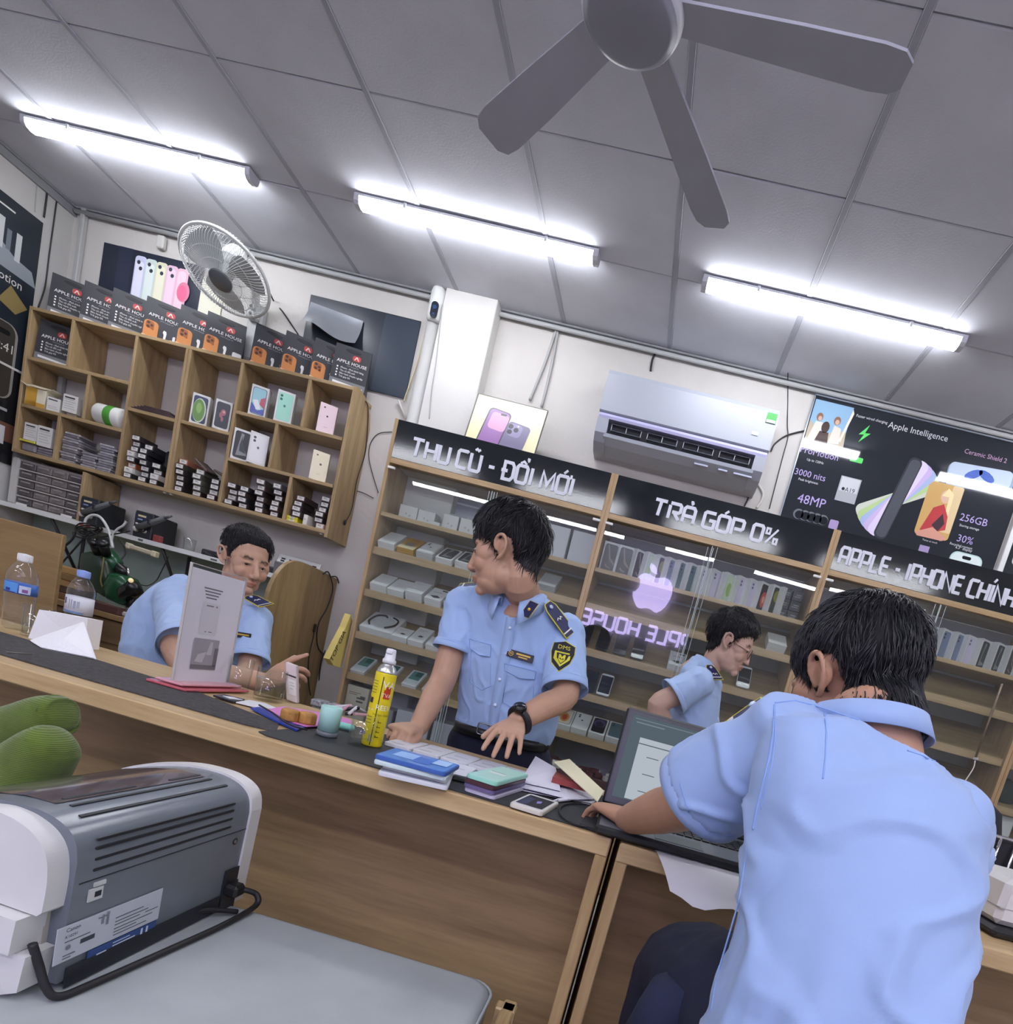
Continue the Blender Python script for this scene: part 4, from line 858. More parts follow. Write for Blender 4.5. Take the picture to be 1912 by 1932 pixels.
# ================================================================== REPAIR BENCH AREA (left, under the cubby shelf)
BX1 = -2.0
white_edge = mat('white laminate', '#cfd2cf', .45, var=.05, vscale=10)
t = thing('bench_shelf', 'long white edged shelf on the wall above the repair bench', 'shelf', (-2.95, 3.70, 1.165))
b = MB(); b.box((-2.99, 3.575, 1.175), (1.96, .255, .018), .002); obj('shelf_board', b, white_edge, t, world=True)
b = MB(); b.box((-2.99, 3.446, 1.174), (1.96, .006, .026), .001); obj('front_edge', b, mat('white edge band', '#dcdfdc', .4), t, world=True)
for x in (-3.62, -2.92, -2.2):
    b = MB(); b.tube([(x, 3.47, 1.16), (x, 3.69, .86)], .009, 6); b.box((x, 3.69, 1.0), (.02, .01, .32)); obj('bracket', b, mat('bracket black', '#2a2c2c', .5), t, world=True)
prints(t, frame((-3.3, 3.4425, 1.165), (1, 0, 0), (0, 0, 1)), [('#b05048', [rect(-.12, .0, -.05, .016), rect(-.02, .002, .03, .014)]), ('#5f6a60', [rect(.25, .003, .28, .015), rect(.7, .003, .74, .013)])], 'sticker', world=True)
bt = wood('bench top', '#ad8d62', '#846a46', 'X'); bf = wood('bench front', '#967a54', '#735d40', 'X')
t = thing('repair_bench', 'oak repair bench with a wide drawer along the back wall', 'bench', (-2.95, 3.38, ZF))
b = MB(); b.box(((XL + BX1) / 2 - .0, 3.385, .738), (BX1 - XL - .03, .63, .028), .002); obj('worktop', b, bt, t, world=True)
b = MB(); b.box(((XL + BX1) / 2, 3.40, .33), (BX1 - XL - .04, .56, .78)); obj('carcass', b, bf, t, world=True)
for x0, x1 in ((-3.95, -3.32), (-3.3, -2.66), (-2.64, -2.05)):
    b = MB(); b.box(((x0 + x1) / 2, 3.112, .655), (x1 - x0, .02, .12), .002); d = obj('drawer', b, bf, t, world=True)
    b = MB(); b.tube(cr([((x0 + x1) / 2 - .045, 3.10, .665), ((x0 + x1) / 2 - .03, 3.085, .662), ((x0 + x1) / 2 + .03, 3.085, .662), ((x0 + x1) / 2 + .045, 3.10, .665)], 5), .005, 6); obj('drawer_handle', b, mat('bronze handle', '#4a3a28', .4, metal=.5), d, world=True)
# arched end panel
b = MB(); prof = [(3.702, ZF), (3.702, 1.262), (3.40, 1.28)] + [(3.30 - .235 * math.sin(a * PI / 20) , 1.04 + .24 * math.cos(a * PI / 20)) for a in range(0, 11)] + [(3.072, .9), (3.08, ZF)]
b.prism(prof, -2.0, -1.978, frame((0, 0, 0), (0, 1, 0), (0, 0, 1), (1, 0, 0)))
single('arched_end_panel', b, wood('panel oak', '#a58b60', '#806a47', 'Z', scale=.8), 'tall oak end panel with a rounded top corner beside the seated man', 'panel')
ap_ = lambda px, py: atX(px, py, -1.97)
cable('panel_cable', 'black cable looped over the arched panel, left strand', [ap_(610, 1083), ap_(620, 1080), ap_(628, 1110), ap_(618, 1145), ap_(602, 1175), ap_(598, 1205), ap_(604, 1228), ap_(625, 1240)], .004, blk)
cable('panel_cable', 'black cable looped over the arched panel, right strand', [ap_(626, 1088), ap_(636, 1090), ap_(640, 1112), ap_(634, 1160), ap_(618, 1215), ap_(606, 1250), ap_(602, 1290), ap_(605, 1318)], .004, blk)
cable('plug_lead', 'short black lead with a plug hanging on the arched panel', [ap_(594, 1182), ap_(592, 1198), ap_(590, 1208), ap_(583, 1240), ap_(582, 1280), ap_(586, 1312)], .003, blk)
b = MB(); b.box(ap_(594, 1185), (.016, .012, .05), .004); single('hanging_plug', b, blk, 'black plug resting on the arched panel', 'plug')
# wooden board standing in front of the bench, far left
b = MB(); b.box((-3.0, 2.53, .51), (.86, .022, 1.14), .003); single('standing_board', b, wood('board tan', '#a3855a', '#886c46', 'X', scale=.7), 'tan wooden board standing upright behind the water bottles', 'board')
# upright plank and organiser
b = MB(); b.box((-3.447, 3.575, 1.325), (.022, .24, .28), .002); single('upright_plank', b, oakZ, 'short oak plank standing at the right of the parts organiser', 'plank')
t = thing('parts_organiser', 'clear parts organiser of many small drawers under the shelf', 'organiser', (-3.675, 3.58, 1.186))
cl = mat('organiser plastic', '#97918e', .25, var=.1, vscale=20); cl2 = mat('drawer plastic', '#7d7674', .2, var=.25, vscale=40)
b = MB(); b.box((-3.675, 3.60, 1.32), (.42, .19, .262), .003); obj('case', b, cl, t, world=True)
for r in range(5):
    for k in range(4):
        b = MB(); b.box((-3.675 - .153 + k * .102, 3.497, 1.215 + r * .051), (.096, .02, .036), .003); d = obj('drawer', b, [cl2, mat('drawer plastic dark', '#5b5658', .2, var=.2, vscale=40)][(r * 3 + k * 2) % 3 == 0], t, world=True)
        b = MB(); b.box((-3.675 - .153 + k * .102, 3.484, 1.222 + r * .051), (.06, .006, .008), .001); obj('pull', b, cl, d, world=True)
    b = MB(); b.box((-3.675, 3.492, 1.190 + r * .051), (.42, .016, .006)); obj('rail', b, mat('organiser rail', '#c2bcb4', .3), t, world=True)
for dx, z in ((-.16, 1.195), (.13, 1.197)):
    b = MB(); b.box((-3.675 + dx, 3.482, z + .0), (.07, .002, .014)); obj('label', b, lab_m, t, world=True)
b = MB(); b.box((-3.93, 3.60, 1.32), (.05, .2, .265), .01); single('white_carton', b, mat('carton offwhite', '#c6c4be', .5), 'narrow off white carton between organiser and left wall', 'carton')
# soldering stations
sb = mat('station black', '#22262a', .45); sbl = mat('station navy', '#252b40', .4); sgr = mat('handle grey', '#55585a', .45)
def solder_station(label, x, y):
    t = thing('soldering_station', label, 'soldering station', (x, y, 1.1845), 0, 'soldering stations')
    b = MB(); b.box((0, .095, .075), (.115, .19, .15), .006); obj('case', b, sb, t)
    b = MB(); b.box((0, -.002, .112), (.10, .006, .045), .001); obj('display', b, sbl, t)
    prints(t, frame((0, -.0055, .112), (1, 0, 0), (0, 0, 1)), [('#d9cfa0', [rect(-.03, .006, .02, .016)]), ('#9fb0d0', [rect(-.03, -.012, .0, -.006)])], 'display_print')
    for k in range(3):
        b = MB(); b.lathe([(0, .012), (.006, .012), (.006, 0)], 12, frame((-.03 + k * .022, 0, .075), (1, 0, 0), (0, 0, 1), (0, -1, 0))); obj('button', b, mat('button grey', '#b9b9b5', .4), t)
    b = MB(); b.lathe([(0, .02), (.013, .02), (.016, 0)], 20, frame((-.028, 0, .045), (1, 0, 0), (0, 0, 1), (0, -1, 0))); obj('knob', b, mat('knob cream', '#cfccc0', .4), t)
    b = MB(); b.lathe([(0, .014), (.010, .014), (.012, 0)], 16, frame((.02, 0, .042), (1, 0, 0), (0, 0, 1), (0, -1, 0))); obj('knob', b, mat('knob cream', '#cfccc0', .4), t)
    b = MB(); b.box((.015, -.012, .05), (.03, .025, .03), .004); obj('cradle', b, sb, t)
    b = MB(); b.tube([(-.005, -.03, .052), (.05, -.032, .082), (.16, -.04, .142)], [.014, .016, .013], 12); b.tube([(.16, -.04, .142), (.20, -.042, .163)], [.008, .006], 8); obj('hot_air_handle', b, sgr, t)
    b = MB(); b.box((.075, -.034, .10), (.02, .036, .03), .004); obj('nozzle_clip', b, sb, t)
    return t
solder_station('soldering station nearest the parts organiser, with a slanting grey handle', -3.385, 3.452)
solder_station('soldering station left of the small glass, with a slanting grey handle', -3.045, 3.452)
clear = glass('clear glass', '#fbfdfc', .0, 1.45, 1.5)
def tumbler(name, label, x, y, z, r, h, group=None, water=0.0, r0=None, base=.008, cat='glass'):
    r0 = r * .85 if r0 is None else r0
    t = thing(name, label, cat, (x, y, z), 0, group)
    b = MB(); b.lathe([(0, 0), (r0, 0), (r0 * 1.02, .003), (r, h), (r - .0025, h), (r0 - .002, base), (0, base)], 32); obj('glass_wall', b, clear, t)
    if water:
        hw = base + (h - base) * water; rw = r0 + (r - r0) * water - .003
        b = MB(); b.lathe([(0, base + .0005), (r0 - .0028, base + .0005), (rw, hw), (0, hw)], 32); obj('water', b, glass('water', '#eef0e6', .0, 1.33, 1.2), t)
    return t
tumbler('small_tumbler', 'small clear glass on the white shelf behind the seated man', -2.80, 3.52, 1.1845, .034, .075)
b = MB(); b.box((-2.955, 3.47, 1.205), (.045, .03, .04), .004); single('red_tin', b, mat('red tin', '#8a3a38', .4), 'small red tin on the white shelf by the second soldering station', 'tin')
b = MB(); b.box((-2.49, 3.57, 1.205), (.50, .09, .04), .008, R=Matrix.Rotation(-.05, 3, 'Z')); single('tool_case', b, mat('tool case dark', '#26282d', .4, var=.15), 'long dark tool case on the white shelf', 'case')
b = MB()
for k in range(5): b.limb([(-2.66 + k * .07, 3.462, 1.19), (-2.645 + k * .07, 3.45, 1.20), (-2.625 + k * .07, 3.462, 1.19)], [.008, .01, .008], 8)
o = single('black_plugs', b, blk, 'black plugs in a power strip on the shelf front edge', 'plugs'); o['kind'] = 'stuff'
t = thing('power_strip', 'white power strip with sockets on the shelf right of the man', 'power strip', (-2.14, 3.56, 1.1845))
b = MB(); b.box((-2.14, 3.56, 1.225), (.26, .10, .08), .006); obj('body', b, mat('strip grey', '#6a6668', .4), t, world=True)
b = MB(); b.box((-2.14, 3.545, 1.285), (.26, .012, .055), .003, R=Matrix.Rotation(-.4, 3, 'X')); obj('socket_board', b, mat('strip white', '#d2d4d0', .4), t, world=True)
for k in range(5):
    b = MB(); b.box((-2.235 + k * .048, 3.538, 1.288), (.022, .004, .008)); b.box((-2.235 + k * .048, 3.532, 1.275), (.022, .004, .008)); o = obj('socket', b, blk, t, world=True); o['kind'] = 'stuff'
b = MB(); b.box((-2.21, 3.508, 1.21), (.04, .004, .045)); b.box((-2.10, 3.508, 1.21), (.05, .004, .045)); o = obj('label', b, mat('strip label', '#4a2f34', .4), t, world=True); o['kind'] = 'stuff'
t = thing('cream_adapter', 'cream coloured power adapter bar hanging below the white shelf', 'adapter', (-3.03, 3.42, 1.10))
T = frame(atY(243, 1030, 3.43), (atY(290, 1045, 3.43) - atY(243, 1030, 3.43)).normalized(), (0, 1, 0))
b = MB(); b.box((.085, 0, 0), (.15, .03, .026), .006, T=T); obj('body', b, mat('adapter cream', '#bdb49a', .45), t, world=True)
for u in (.005, .165):
    b = MB(); b.box((u, 0, 0), (.03, .036, .034), .005, T=T); obj('end_block', b, mat('adapter end', '#d2c9a8', .45), t, world=True)
# gooseneck lamp and cables
gp = lambda px, py, y=3.40: atY(px, py, y)
b = MB(); b.tube(cr([gp(213, 1034), gp(208, 1010), gp(200, 990), gp(188, 975), gp(174, 972), gp(163, 979), gp(160, 990)], 6), .0075, 8); single('gooseneck_lamp', b, mat('gooseneck white', '#cfd2cf', .35), 'white gooseneck arm arching over the microscope', 'lamp')
b = MB(); b.tube(cr([gp(209, 1026), gp(214, 1008), gp(222, 998), gp(232, 992), gp(238, 984)], 6), [.006] * 24 + [.009], 8); single('gooseneck_tip', b, mat('gooseneck white', '#cfd2cf', .35), 'short white gooseneck branch pointing right', 'lamp')
b = MB(); b.tube(cr([gp(207, 1032, 3.39), gp(206, 1050, 3.3), gp(203, 1075, 3.2)], 6), .005, 8); single('thin_tube', b, mat('gooseneck white', '#cfd2cf', .35), 'thin white tube rising behind the microscope', 'tube')
rnd = random.Random(3)
pth = []
for k in range(26):
    a = k * .9; pth.append(gp(165 + 24 * math.cos(a) + rnd.uniform(-6, 6), 993 + 9 * math.sin(a) + k * .6, 3.41 + .02 * math.sin(k)))
b = MB(); b.tube(cr(pth, 5), .0042, 6); single('tangled_cable', b, blk, 'tangle of black cable below the first soldering station', 'cable')
cable('bench_cable', 'black cable curving from the tangle to the standing board', [gp(145, 995), gp(138, 1015), gp(125, 1028), gp(112, 1036)], .006, blk)
cable('bench_cable', 'black cable slanting down across the splash panel at left', [gp(168, 1005), gp(150, 1025), gp(128, 1050), gp(110, 1070)], .005, blk)
cable('bench_cable', 'black cable from the tangle along the shelf edge', [gp(170, 1000), gp(190, 1012), gp(215, 1008), gp(245, 1002)], .004, blk)
cable('bench_cable', 'black cable looping from the microscope eyepieces to the shelf', [gp(225, 1060, 3.3), gp(236, 1045, 3.35), gp(234, 1030, 3.4), gp(225, 1018)], .005, blk)
cable('bench_cable', 'thin black cable curving down from the shelf to the microscope', [gp(318, 1050), gp(306, 1075), gp(295, 1095), gp(278, 1105, 3.35), gp(258, 1101, 3.3)], .003, blk)
cable('bench_cable', 'coiled black cable on the bench beside the seated man', [gp(300, 1150, 3.2), gp(290, 1150, 3.15), gp(290, 1132, 3.15), gp(300, 1128, 3.15), gp(315, 1135, 3.15)], .005, blk)
# stereo microscope
t = thing('stereo_microscope', 'green and black stereo microscope standing on the repair bench', 'microscope', (-2.62, 3.25, .7525))
mg = mat('microscope green', '#1f4f33', .25); mk = mat('microscope black', '#17191a', .3)
mY = 3.22; mp_ = lambda px, py, y=mY: atY(px, py, y)
def blk_path(pts, rs, e=4.0):
    P = cr(pts, 3); R_ = []
    for i in range(len(rs) - 1): R_ += [[rs[i][q] * (1 - k / 3) + rs[i + 1][q] * k / 3 for q in (0, 1)] for k in range(3)]
    R_.append(rs[-1]); out = []
    for i, p in enumerate(P):
        tg = (P[min(i + 1, len(P) - 1)] - P[max(i - 1, 0)]).normalized(); sd = tg.cross(V((0, 1, 0))).normalized(); out.append((p, sd * R_[i][0], V((0, 1, 0)) * R_[i][1]))
    m_ = MB(); m_.rings(out, 28, e); return m_
b = blk_path([mp_(186, 1046), mp_(192, 1072), mp_(203, 1098), mp_(222, 1118)], [(.062, .06), (.085, .075), (.07, .07), (.05, .055)]); obj('optical_head', b, mat('microscope body', '#2a3a2c', .35), t, world=True)
b = MB(); b.limb([mp_(200, 1050), mp_(212, 1062)], [.055, .05], 16); obj('top_cover', b, mg, t, world=True)
for (a_, c_), nme in ((((178, 1022), (186, 1044)), 'eyepiece'), (((194, 1024), (200, 1046)), 'eyepiece')):
    b = MB(); b.tube([mp_(*c_, mY - .05), mp_(*a_, mY - .09)], [.024, .027], 16); b.tube([mp_(*a_, mY - .09), mp_(a_[0] - 1.5, a_[1] - 4, mY - .1)], [.031, .029], 16); obj(nme, b, mk, t, world=True)
b = blk_path([mp_(214, 1098), mp_(232, 1112), mp_(248, 1128)], [(.055, .06), (.085, .08), (.06, .06)], 3.2); obj('lower_housing', b, mg, t, world=True)
b = blk_path([mp_(243, 1108, mY - .05), mp_(248, 1122, mY - .06)], [(.05, .05), (.055, .05)], 3.0); obj('focus_block', b, mk, t, world=True)
b = MB(); b.tube([mp_(250, 1106, mY - .10), mp_(252, 1114, mY - .13)], .034, 20); obj('focus_knob', b, mk, t, world=True)
b = MB(); b.tube(cr([mp_(196, 1052, mY - .075), mp_(193, 1075, mY - .085), mp_(190, 1095, mY - .08), mp_(193, 1108, mY - .07)], 5), .004, 6); obj('olive_strap', b, mat('strap olive', '#7a7440', .6), t, world=True)
b = MB(); b.limb([mp_(222, 1068), mp_(232, 1078)], [.025, .03], 12); obj('zoom_knob', b, mk, t, world=True)
b = MB(); b.tube([mp_(241, 1070, mY - .12), mp_(243, 1086, mY - .13)], .006, 8); obj('chrome_lever', b, mat('chrome', '#d8d8d8', .15, metal=1), t, world=True)
b = MB(); b.ell(mp_(247, 1095, mY - .14), (.012, .012, .012)); obj('pilot_lamp', b, mat('lamp amber', '#e8d0a0', .2, emit=.6), t, world=True)
b = MB(); b.tube([mp_(250, 1120), V((mp_(250, 1120).x, mY, .77))], .022, 12); obj('column', b, mk, t, world=True)
b = MB(); b.box((mp_(225, 1135).x, mY, .766), (.34, .24, .026), .008); obj('base_plate', b, mat('base plate', '#c8cac4', .35), t, world=True)
bb = lambda px, py, y: atY(px, py, y)
def bench_box(name, label, px, py, y, w, d, h, hexc, z0=.7525, rz=0., cat='box'):
    c = bb(px, py, y); b = MB(); b.box((c.x, y, z0 + h / 2), (w, d, h), .003, R=Matrix.Rotation(rz, 3, 'Z')); return single(name, b, mat('bb ' + hexc, hexc, .5, var=.1, vscale=20), label, cat)
bench_box('parts_tray', 'dark red parts tray on the bench in front of the microscope', 195, 1140, 3.11, .24, .07, .04, '#5a3a36', cat='tray')
for k, hx in enumerate(('#7d5b38', '#4a3424', '#a5804f', '#8a6a42', '#b08a55')):
    bench_box('wood_block', 'wooden tray %s in the pile left of the microscope' % ['at the bottom', 'second from below', 'in the middle', 'second from the top', 'on top'][k], 122 - 2 * (k % 2), 1125, 3.2, .26 - .012 * (k % 3), .14, .034, hx, .7525 + .0345 * k, .05 * (k % 3 - 1), 'tray')
bench_box('grey_tool', 'grey metal tool lying on the bench right of the microscope', 262, 1138, 3.14, .10, .05, .05, '#6a665f', cat='tool')
rnd = random.Random(5); pth = [(-2.55 + .028 * k + rnd.uniform(-.02, .02), 3.12 + .05 * math.sin(k * 1.7), .7585 + .004 * (k % 3)) for k in range(18)]
b = MB(); b.tube(cr(pth, 5), .0055, 6); single('bench_leads', b, blk, 'heap of black leads on the bench beside the man', 'cable')
b = MB(); b.box((-2.36, 3.13, .7555), (.16, .07, .006), .001, R=Matrix.Rotation(-.1, 3, 'Z')); single('blue_card', b, mat('blue card', '#6f8f9a', .4), 'blue grey card lying at the bench edge', 'card')
# yellow bag hanging beside the first cabinet
t = thing('yellow_pouch', 'pale yellow printed pouch hanging on the side of the first cabinet', 'pouch', (-1.69, 3.30, .80))
yb = mat('pouch yellow', '#cdb968', .6, var=.08, vscale=12)
pts = [(662, 1160), (652, 1185), (636, 1215), (622, 1244), (630, 1256), (643, 1260), (650, 1238), (658, 1205), (665, 1172)]
P3 = [atX(px, py, -1.675) for px, py in pts]
b = MB(); n = len(P3); b.add([tuple(p) for p in P3] + [(p.x - .03, p.y - .01, p.z) for p in P3], [tuple(range(n)), tuple(range(n, 2 * n))[::-1]] + [(i, (i + 1) % n, n + (i + 1) % n, n + i) for i in range(n)]); obj('pouch_body', b, yb, t, world=True)
pa, pb = atX(627, 1250, -1.6735), atX(650, 1200, -1.6735); d_ = (pb - pa).normalized()
b = MB(); add_text(b, 'TOP GIA', .05, frame(pa + V((0, 0, .0)), d_, d_.cross(V((-1, 0, 0))) if d_.cross(V((-1, 0, 0))).z > 0 else -d_.cross(V((-1, 0, 0))), (1, 0, 0))); obj('lettering', b, mat('ink dark', '#2c2a26', .6), t, world=True, fix=False)

# ================================================================== DISPLAY CABINETS
cab_frame = wood('cabinet oak', '#bfa27a', '#9d8157', 'Z', rough=.4); cab_frameX = wood('cabinet oak X', '#bfa27a', '#9d8157', 'X', rough=.4)
cab_in = wood('cabinet inner X', '#a08a62', '#7c6848', 'X', rough=.5); cab_back = mat('cabinet back', '#b4b6be', .6, var=.04, vscale=4)
sign_m = mat('sign gloss', '#171c21', .075, spec=.6, bump=.012, bscale=260)
let_m = mat('sign letter', '#dadce6', .35); pane_m = glass('cabinet pane', '#fafdfc', .0, 1.5, 1.35, haze=.015); edge_m = mat('pane edge', '#b9c4c2', .25)
clip_m = mat('hinge clip', '#e6e6e0', .35)
CF, CB = 3.35, 3.70
SL = [1.465, 1.232, .995, .762]
TILT = math.radians(30)
def slope_pt(x, z, u):      # point on the tilted shelf that starts at height z, u metres up the slope
    return (x, CF + .035 + u * math.cos(TILT), z + u * math.sin(TILT))
def cabinet(idx, x0, x1, label, text, tx0, tx1, tz0, tz1, thick, rot_left, rot_right, slopes=SL):
    t = thing('display_cabinet', label, 'cabinet', ((x0 + x1) / 2, (CF + CB) / 2, ZF), 0, 'oak glass display cabinets')
    W = x1 - x0; xm = (x0 + x1) / 2
    for x in (x0 + .0095, x1 - .0095):
        b = MB(); b.box((x, (CF + CB) / 2, (2.134 + ZF) / 2), (.0185, CB - CF, 2.134 - ZF), .001); obj('side_panel', b, cab_frame, t, world=True)
    b = MB(); b.box((xm, CB - .006, 1.02), (W - .04, .01, 2.2)); obj('back_panel', b, cab_back, t, world=True)
    b = MB(); b.box((xm, CF + .012, 1.923), (W - .038, .024, .028), .001); obj('top_rail', b, cab_frameX, t, world=True)
    b = MB(); b.box((xm, (CF + CB) / 2 + .02, 1.929), (W - .038, .27, .016), .001); obj('top_board', b, cab_in, t, world=True)
    b = MB(); b.box((xm, CF + .011, 2.036), (W - .038, .016, .194), .001); sgn = obj('sign_board', b, sign_m, t, world=True)
    gl, wd = word(text, 1.0, .1, gap=.24, spacegap=.42); sx = (tx1 - tx0) / wd; hz = tz1 - tz0
    T = frame((tx0, CF + .003, tz0), (1, 0, 0), (0, 0, 1), (0, -1, 0))
    for ch, pls in gl:
        b = MB()
        for qi, (pl, kk) in enumerate(pls): stroke(b, [(p[0] * sx, p[1] * hz) for p in pl], thick * kk, T, .004 + .0004 * qi)
        obj('sign_letter', b, let_m, sgn, world=True)
    b = MB(); b.box((xm, (CF + CB) / 2 + .01, 1.648), (W - .038, .31, .016), .001); obj('shelf_board', b, cab_in, t, world=True)
    b = MB(); b.box((xm, CF + .026, 1.647), (W - .038, .012, .022), .001); obj('shelf_lip', b, cab_frameX, t, world=True)
    for z in slopes:
        L = .315
        R = Matrix.Rotation(TILT, 3, 'X'); c = V((xm, CF + .035, z)) + R @ V((0, L / 2, -.008))
        b = MB(); b.box(c, (W - .038, L, .016), .001, R=R); obj('sloped_shelf', b, cab_in, t, world=True)
        b = MB(); b.box((xm, CF + .026, z - .016), (W - .038, .016, .04), .001); obj('shelf_lip', b, cab_frameX, t, world=True)
    b = MB(); b.box((xm, (CF + CB) / 2 + .01, .486), (W - .038, .31, .018), .001); obj('shelf_board', b, cab_in, t, world=True)
    b = MB(); b.box((xm, CF + .016, .2), (W - .038, .018, .54), .001); obj('lower_door', b, cab_frameX, t, world=True)
    # glass doors: left pane flat, right pane a little ajar
    zc, hh = 1.185, 1.42
    for s, rr in ((-1, rot_left), (1, rot_right)):
        wv = W / 2 + .005; hx = x0 + .022 if s < 0 else x1 - .022
        R = Matrix.Rotation(rr, 4, 'Z'); Tg = Matrix.Translation((hx, CF + (.004 if s < 0 else -.006), 0)) @ R
        b = MB(); b.box((-s * (wv - .022) / 2, 0, zc), (wv - .022, .0015, hh), 0, T=Tg); pn = obj('glass_door', b, pane_m, t, world=True)
        b = MB(); b.box((-s * (wv - .022), 0, zc), (.003, .006, hh), 0, T=Tg); b2 = obj('pane_edge', b, edge_m, pn, world=True)
        b = MB(); b.box((-s * (wv - .05), -.001, zc), (.0022, .002, hh), 0, T=Tg); obj('pane_edge', b, edge_m, pn, world=True)
        for z in (1.885, .485):
            b = MB(); b.box((-s * .012, -.003, z), (.04, .014, .012), .002, T=Tg); obj('hinge_clip', b, clip_m, pn, world=True)
    return t
cabinet(0, -1.657, -.446, 'left display cabinet signed for trading old for new', 'THU CŨ - ĐỔI MỚI', -1.535, -.645, 1.972, 2.058, .0165, 0.0, 0.0)
cabinet(1, -.446, .735, 'middle display cabinet signed for zero percent instalments', 'TRẢ GÓP 0%', -.205, .452, 1.985, 2.062, .0165, 0.0, math.radians(3.2))
cabinet(2, .735, 1.930, 'right display cabinet with genuine phone sign above the dark haired man', 'APPLE - IPHONE CHÍNH HÃNG', .785, 1.925, 1.978, 2.06, .0155, math.radians(-2.5), math.radians(3.0))
cabinet(3, 1.931, 2.55, 'narrow cabinet at the far right, mostly out of view', 'PHỤ'.replace('Ụ', 'U'), 2.1, 2.4, 1.98, 2.06, .0155, 0, 0)

# ---- cabinet one contents
GA = 'boxes in the left cabinet'
def flat_box(label, x, z, kind='plain', size=(.092, .165, .042), group=GA, rz=0., body='#dedfdd', u=.006, cat='box'):
    """box lying on a tilted shelf, its picture face up"""
    p = slope_pt(x, z, u); W, H, D = size
    t = phone_box(label, (p[0], p[1] - D * math.sin(TILT) * 1.0, p[2] + D * math.cos(TILT)), rz, kind, size, -(PI / 2 - TILT), group, cat, body=body)
    return t
S = dict(first='first sloped shelf', second='second sloped shelf', third='third sloped shelf', low='lowest sloped shelf')
CX = lambda k: -1.578 + .111 * k
names = [('plain white box at the left end of the left cabinet\'s first sloped shelf', 'plain', '#dedfdd'), ('gold and white box on the left cabinet\'s first sloped shelf', 'goldy', '#c39a4a'), ('grey phone box with lenses on the left cabinet\'s first sloped shelf', 'cam', '#c9c9c7'),
         ('left of two dark swirl phone boxes in the left cabinet', 'titan', '#dedfdd'), ('right of two dark swirl phone boxes in the left cabinet', 'titan', '#dedfdd'), ('black box right of the dark swirl boxes, left cabinet', 'pro', '#2a2a2c')]
_art0 = art
def art(kind, W, H):
    if kind == 'goldy': return [('#b98a34', [rect(-W * .49, H * .45, W * .49, H * .99)]), ('#e4d6b0', [rect(-W * .49, .002, W * .49, H * .3)]), ('#8a8378', [rrect(W * .5, H * .3, .006, 3, 0, H * .42)]), ('#6a4a18', [('t', 'MAX', .02, 0, H * .8, 'CENTER')])]
    if kind == 'seal': return [('#b9bbbd', [rect(-W * .3, H * .8, W * .3, H * .82), rect(-W * .3, H * .74, W * .1, H * .76)])]
    if kind == 'buds': return [('#2c2c30', [disc(W * .16, 10, W * .05, H * .35, W * .08), [(-W * .05, H * .45), (W * .25, H * .40), (W * .25, H * .37), (-W * .05, H * .41)]]), ('#a9abad', [rect(-W * .35, H * .78, W * .2, H * .81), rect(-W * .35, H * .70, W * .05, H * .72)])]
    if kind == 'neck': return [('#c6c8ca', [disc(W * .35, 24, 0, H * .5)])]
    if kind == 'dots': return [('#8e9094', [rect(-W * .3, H * .6, W * .2, H * .64)]), ('#3a3a40', [[(-W * .3, H * .25), (W * .1, H * .35), (W * .35, H * .2), (0, H * .12)], rect(W * .1, H * .8, W * .4, H * .9)])]
    return _art0(kind, W, H)
for k, (l, kd, bd) in enumerate(names): flat_box(l, CX(k), SL[0], kd, body=bd, size=(.095, .165, .042 if k % 2 == 0 else .036))
flat_box('grey box behind the standing man\'s collar, left cabinet', -.66, SL[0], 'seal', body='#a9aaa8', size=(.10, .17, .04))
for k, (x, h) in enumerate(((-1.572, .045), (-1.47, .04), (-1.365, .055), (-1.255, .045))):
    flat_box('white box, %s from left on the left cabinet\'s second sloped shelf' % ORD[k], x, SL[1], ['seal', 'plain', 'seal', 'dots'][k], (.096, .15, h))
flat_box('white box with black print on the left cabinet\'s second sloped shelf', -1.14, SL[1], 'dots', (.10, .17, .05))
flat_box('white box at the right end of the left cabinet\'s second sloped shelf', -.56, SL[1], 'seal', (.12, .17, .05))
flat_box('large white earphone box on the left cabinet\'s third sloped shelf', -1.535, SL[2], 'neck', (.19, .20, .04))
p = slope_pt(-1.535, SL[2], .10)
b = MB(); Tn = Matrix.Translation((p[0], p[1] - .05 * math.sin(TILT), p[2] + .046 * math.cos(TILT))) @ Matrix.Rotation(TILT, 4, 'X')
b.tube([Tn @ V(q) for q in cr([(-.05, -.06, 0), (-.07, -.02, .0), (-.06, .05, 0), (-.02, .075, 0), (0, .06, 0)], 6)], .005, 6); b.tube([Tn @ V(q) for q in cr([(.04, -.06, 0), (.075, -.01, 0), (.07, .05, 0), (.03, .075, 0)], 6)], .005, 6)
o = single('neckband_earphones', b, blk, 'black neckband earphones lying on the large white box', 'earphones')
for k, (x, L) in enumerate(((-1.395, .11), (-1.30, .17), (-1.195, .10))):
    flat_box('white earbud box, %s right of the earphone box, left cabinet' % ORD[k], x, SL[2], 'buds', (.09, L, .035))
for k, x in enumerate((-1.592, -1.43, -1.285, -1.165)):
    flat_box('green and white boxed phone, %s from left on the left cabinet\'s lowest sloped shelf' % ORD[k], x, SL[3], 'jade', (.085, .165, .02), cat='phone box')
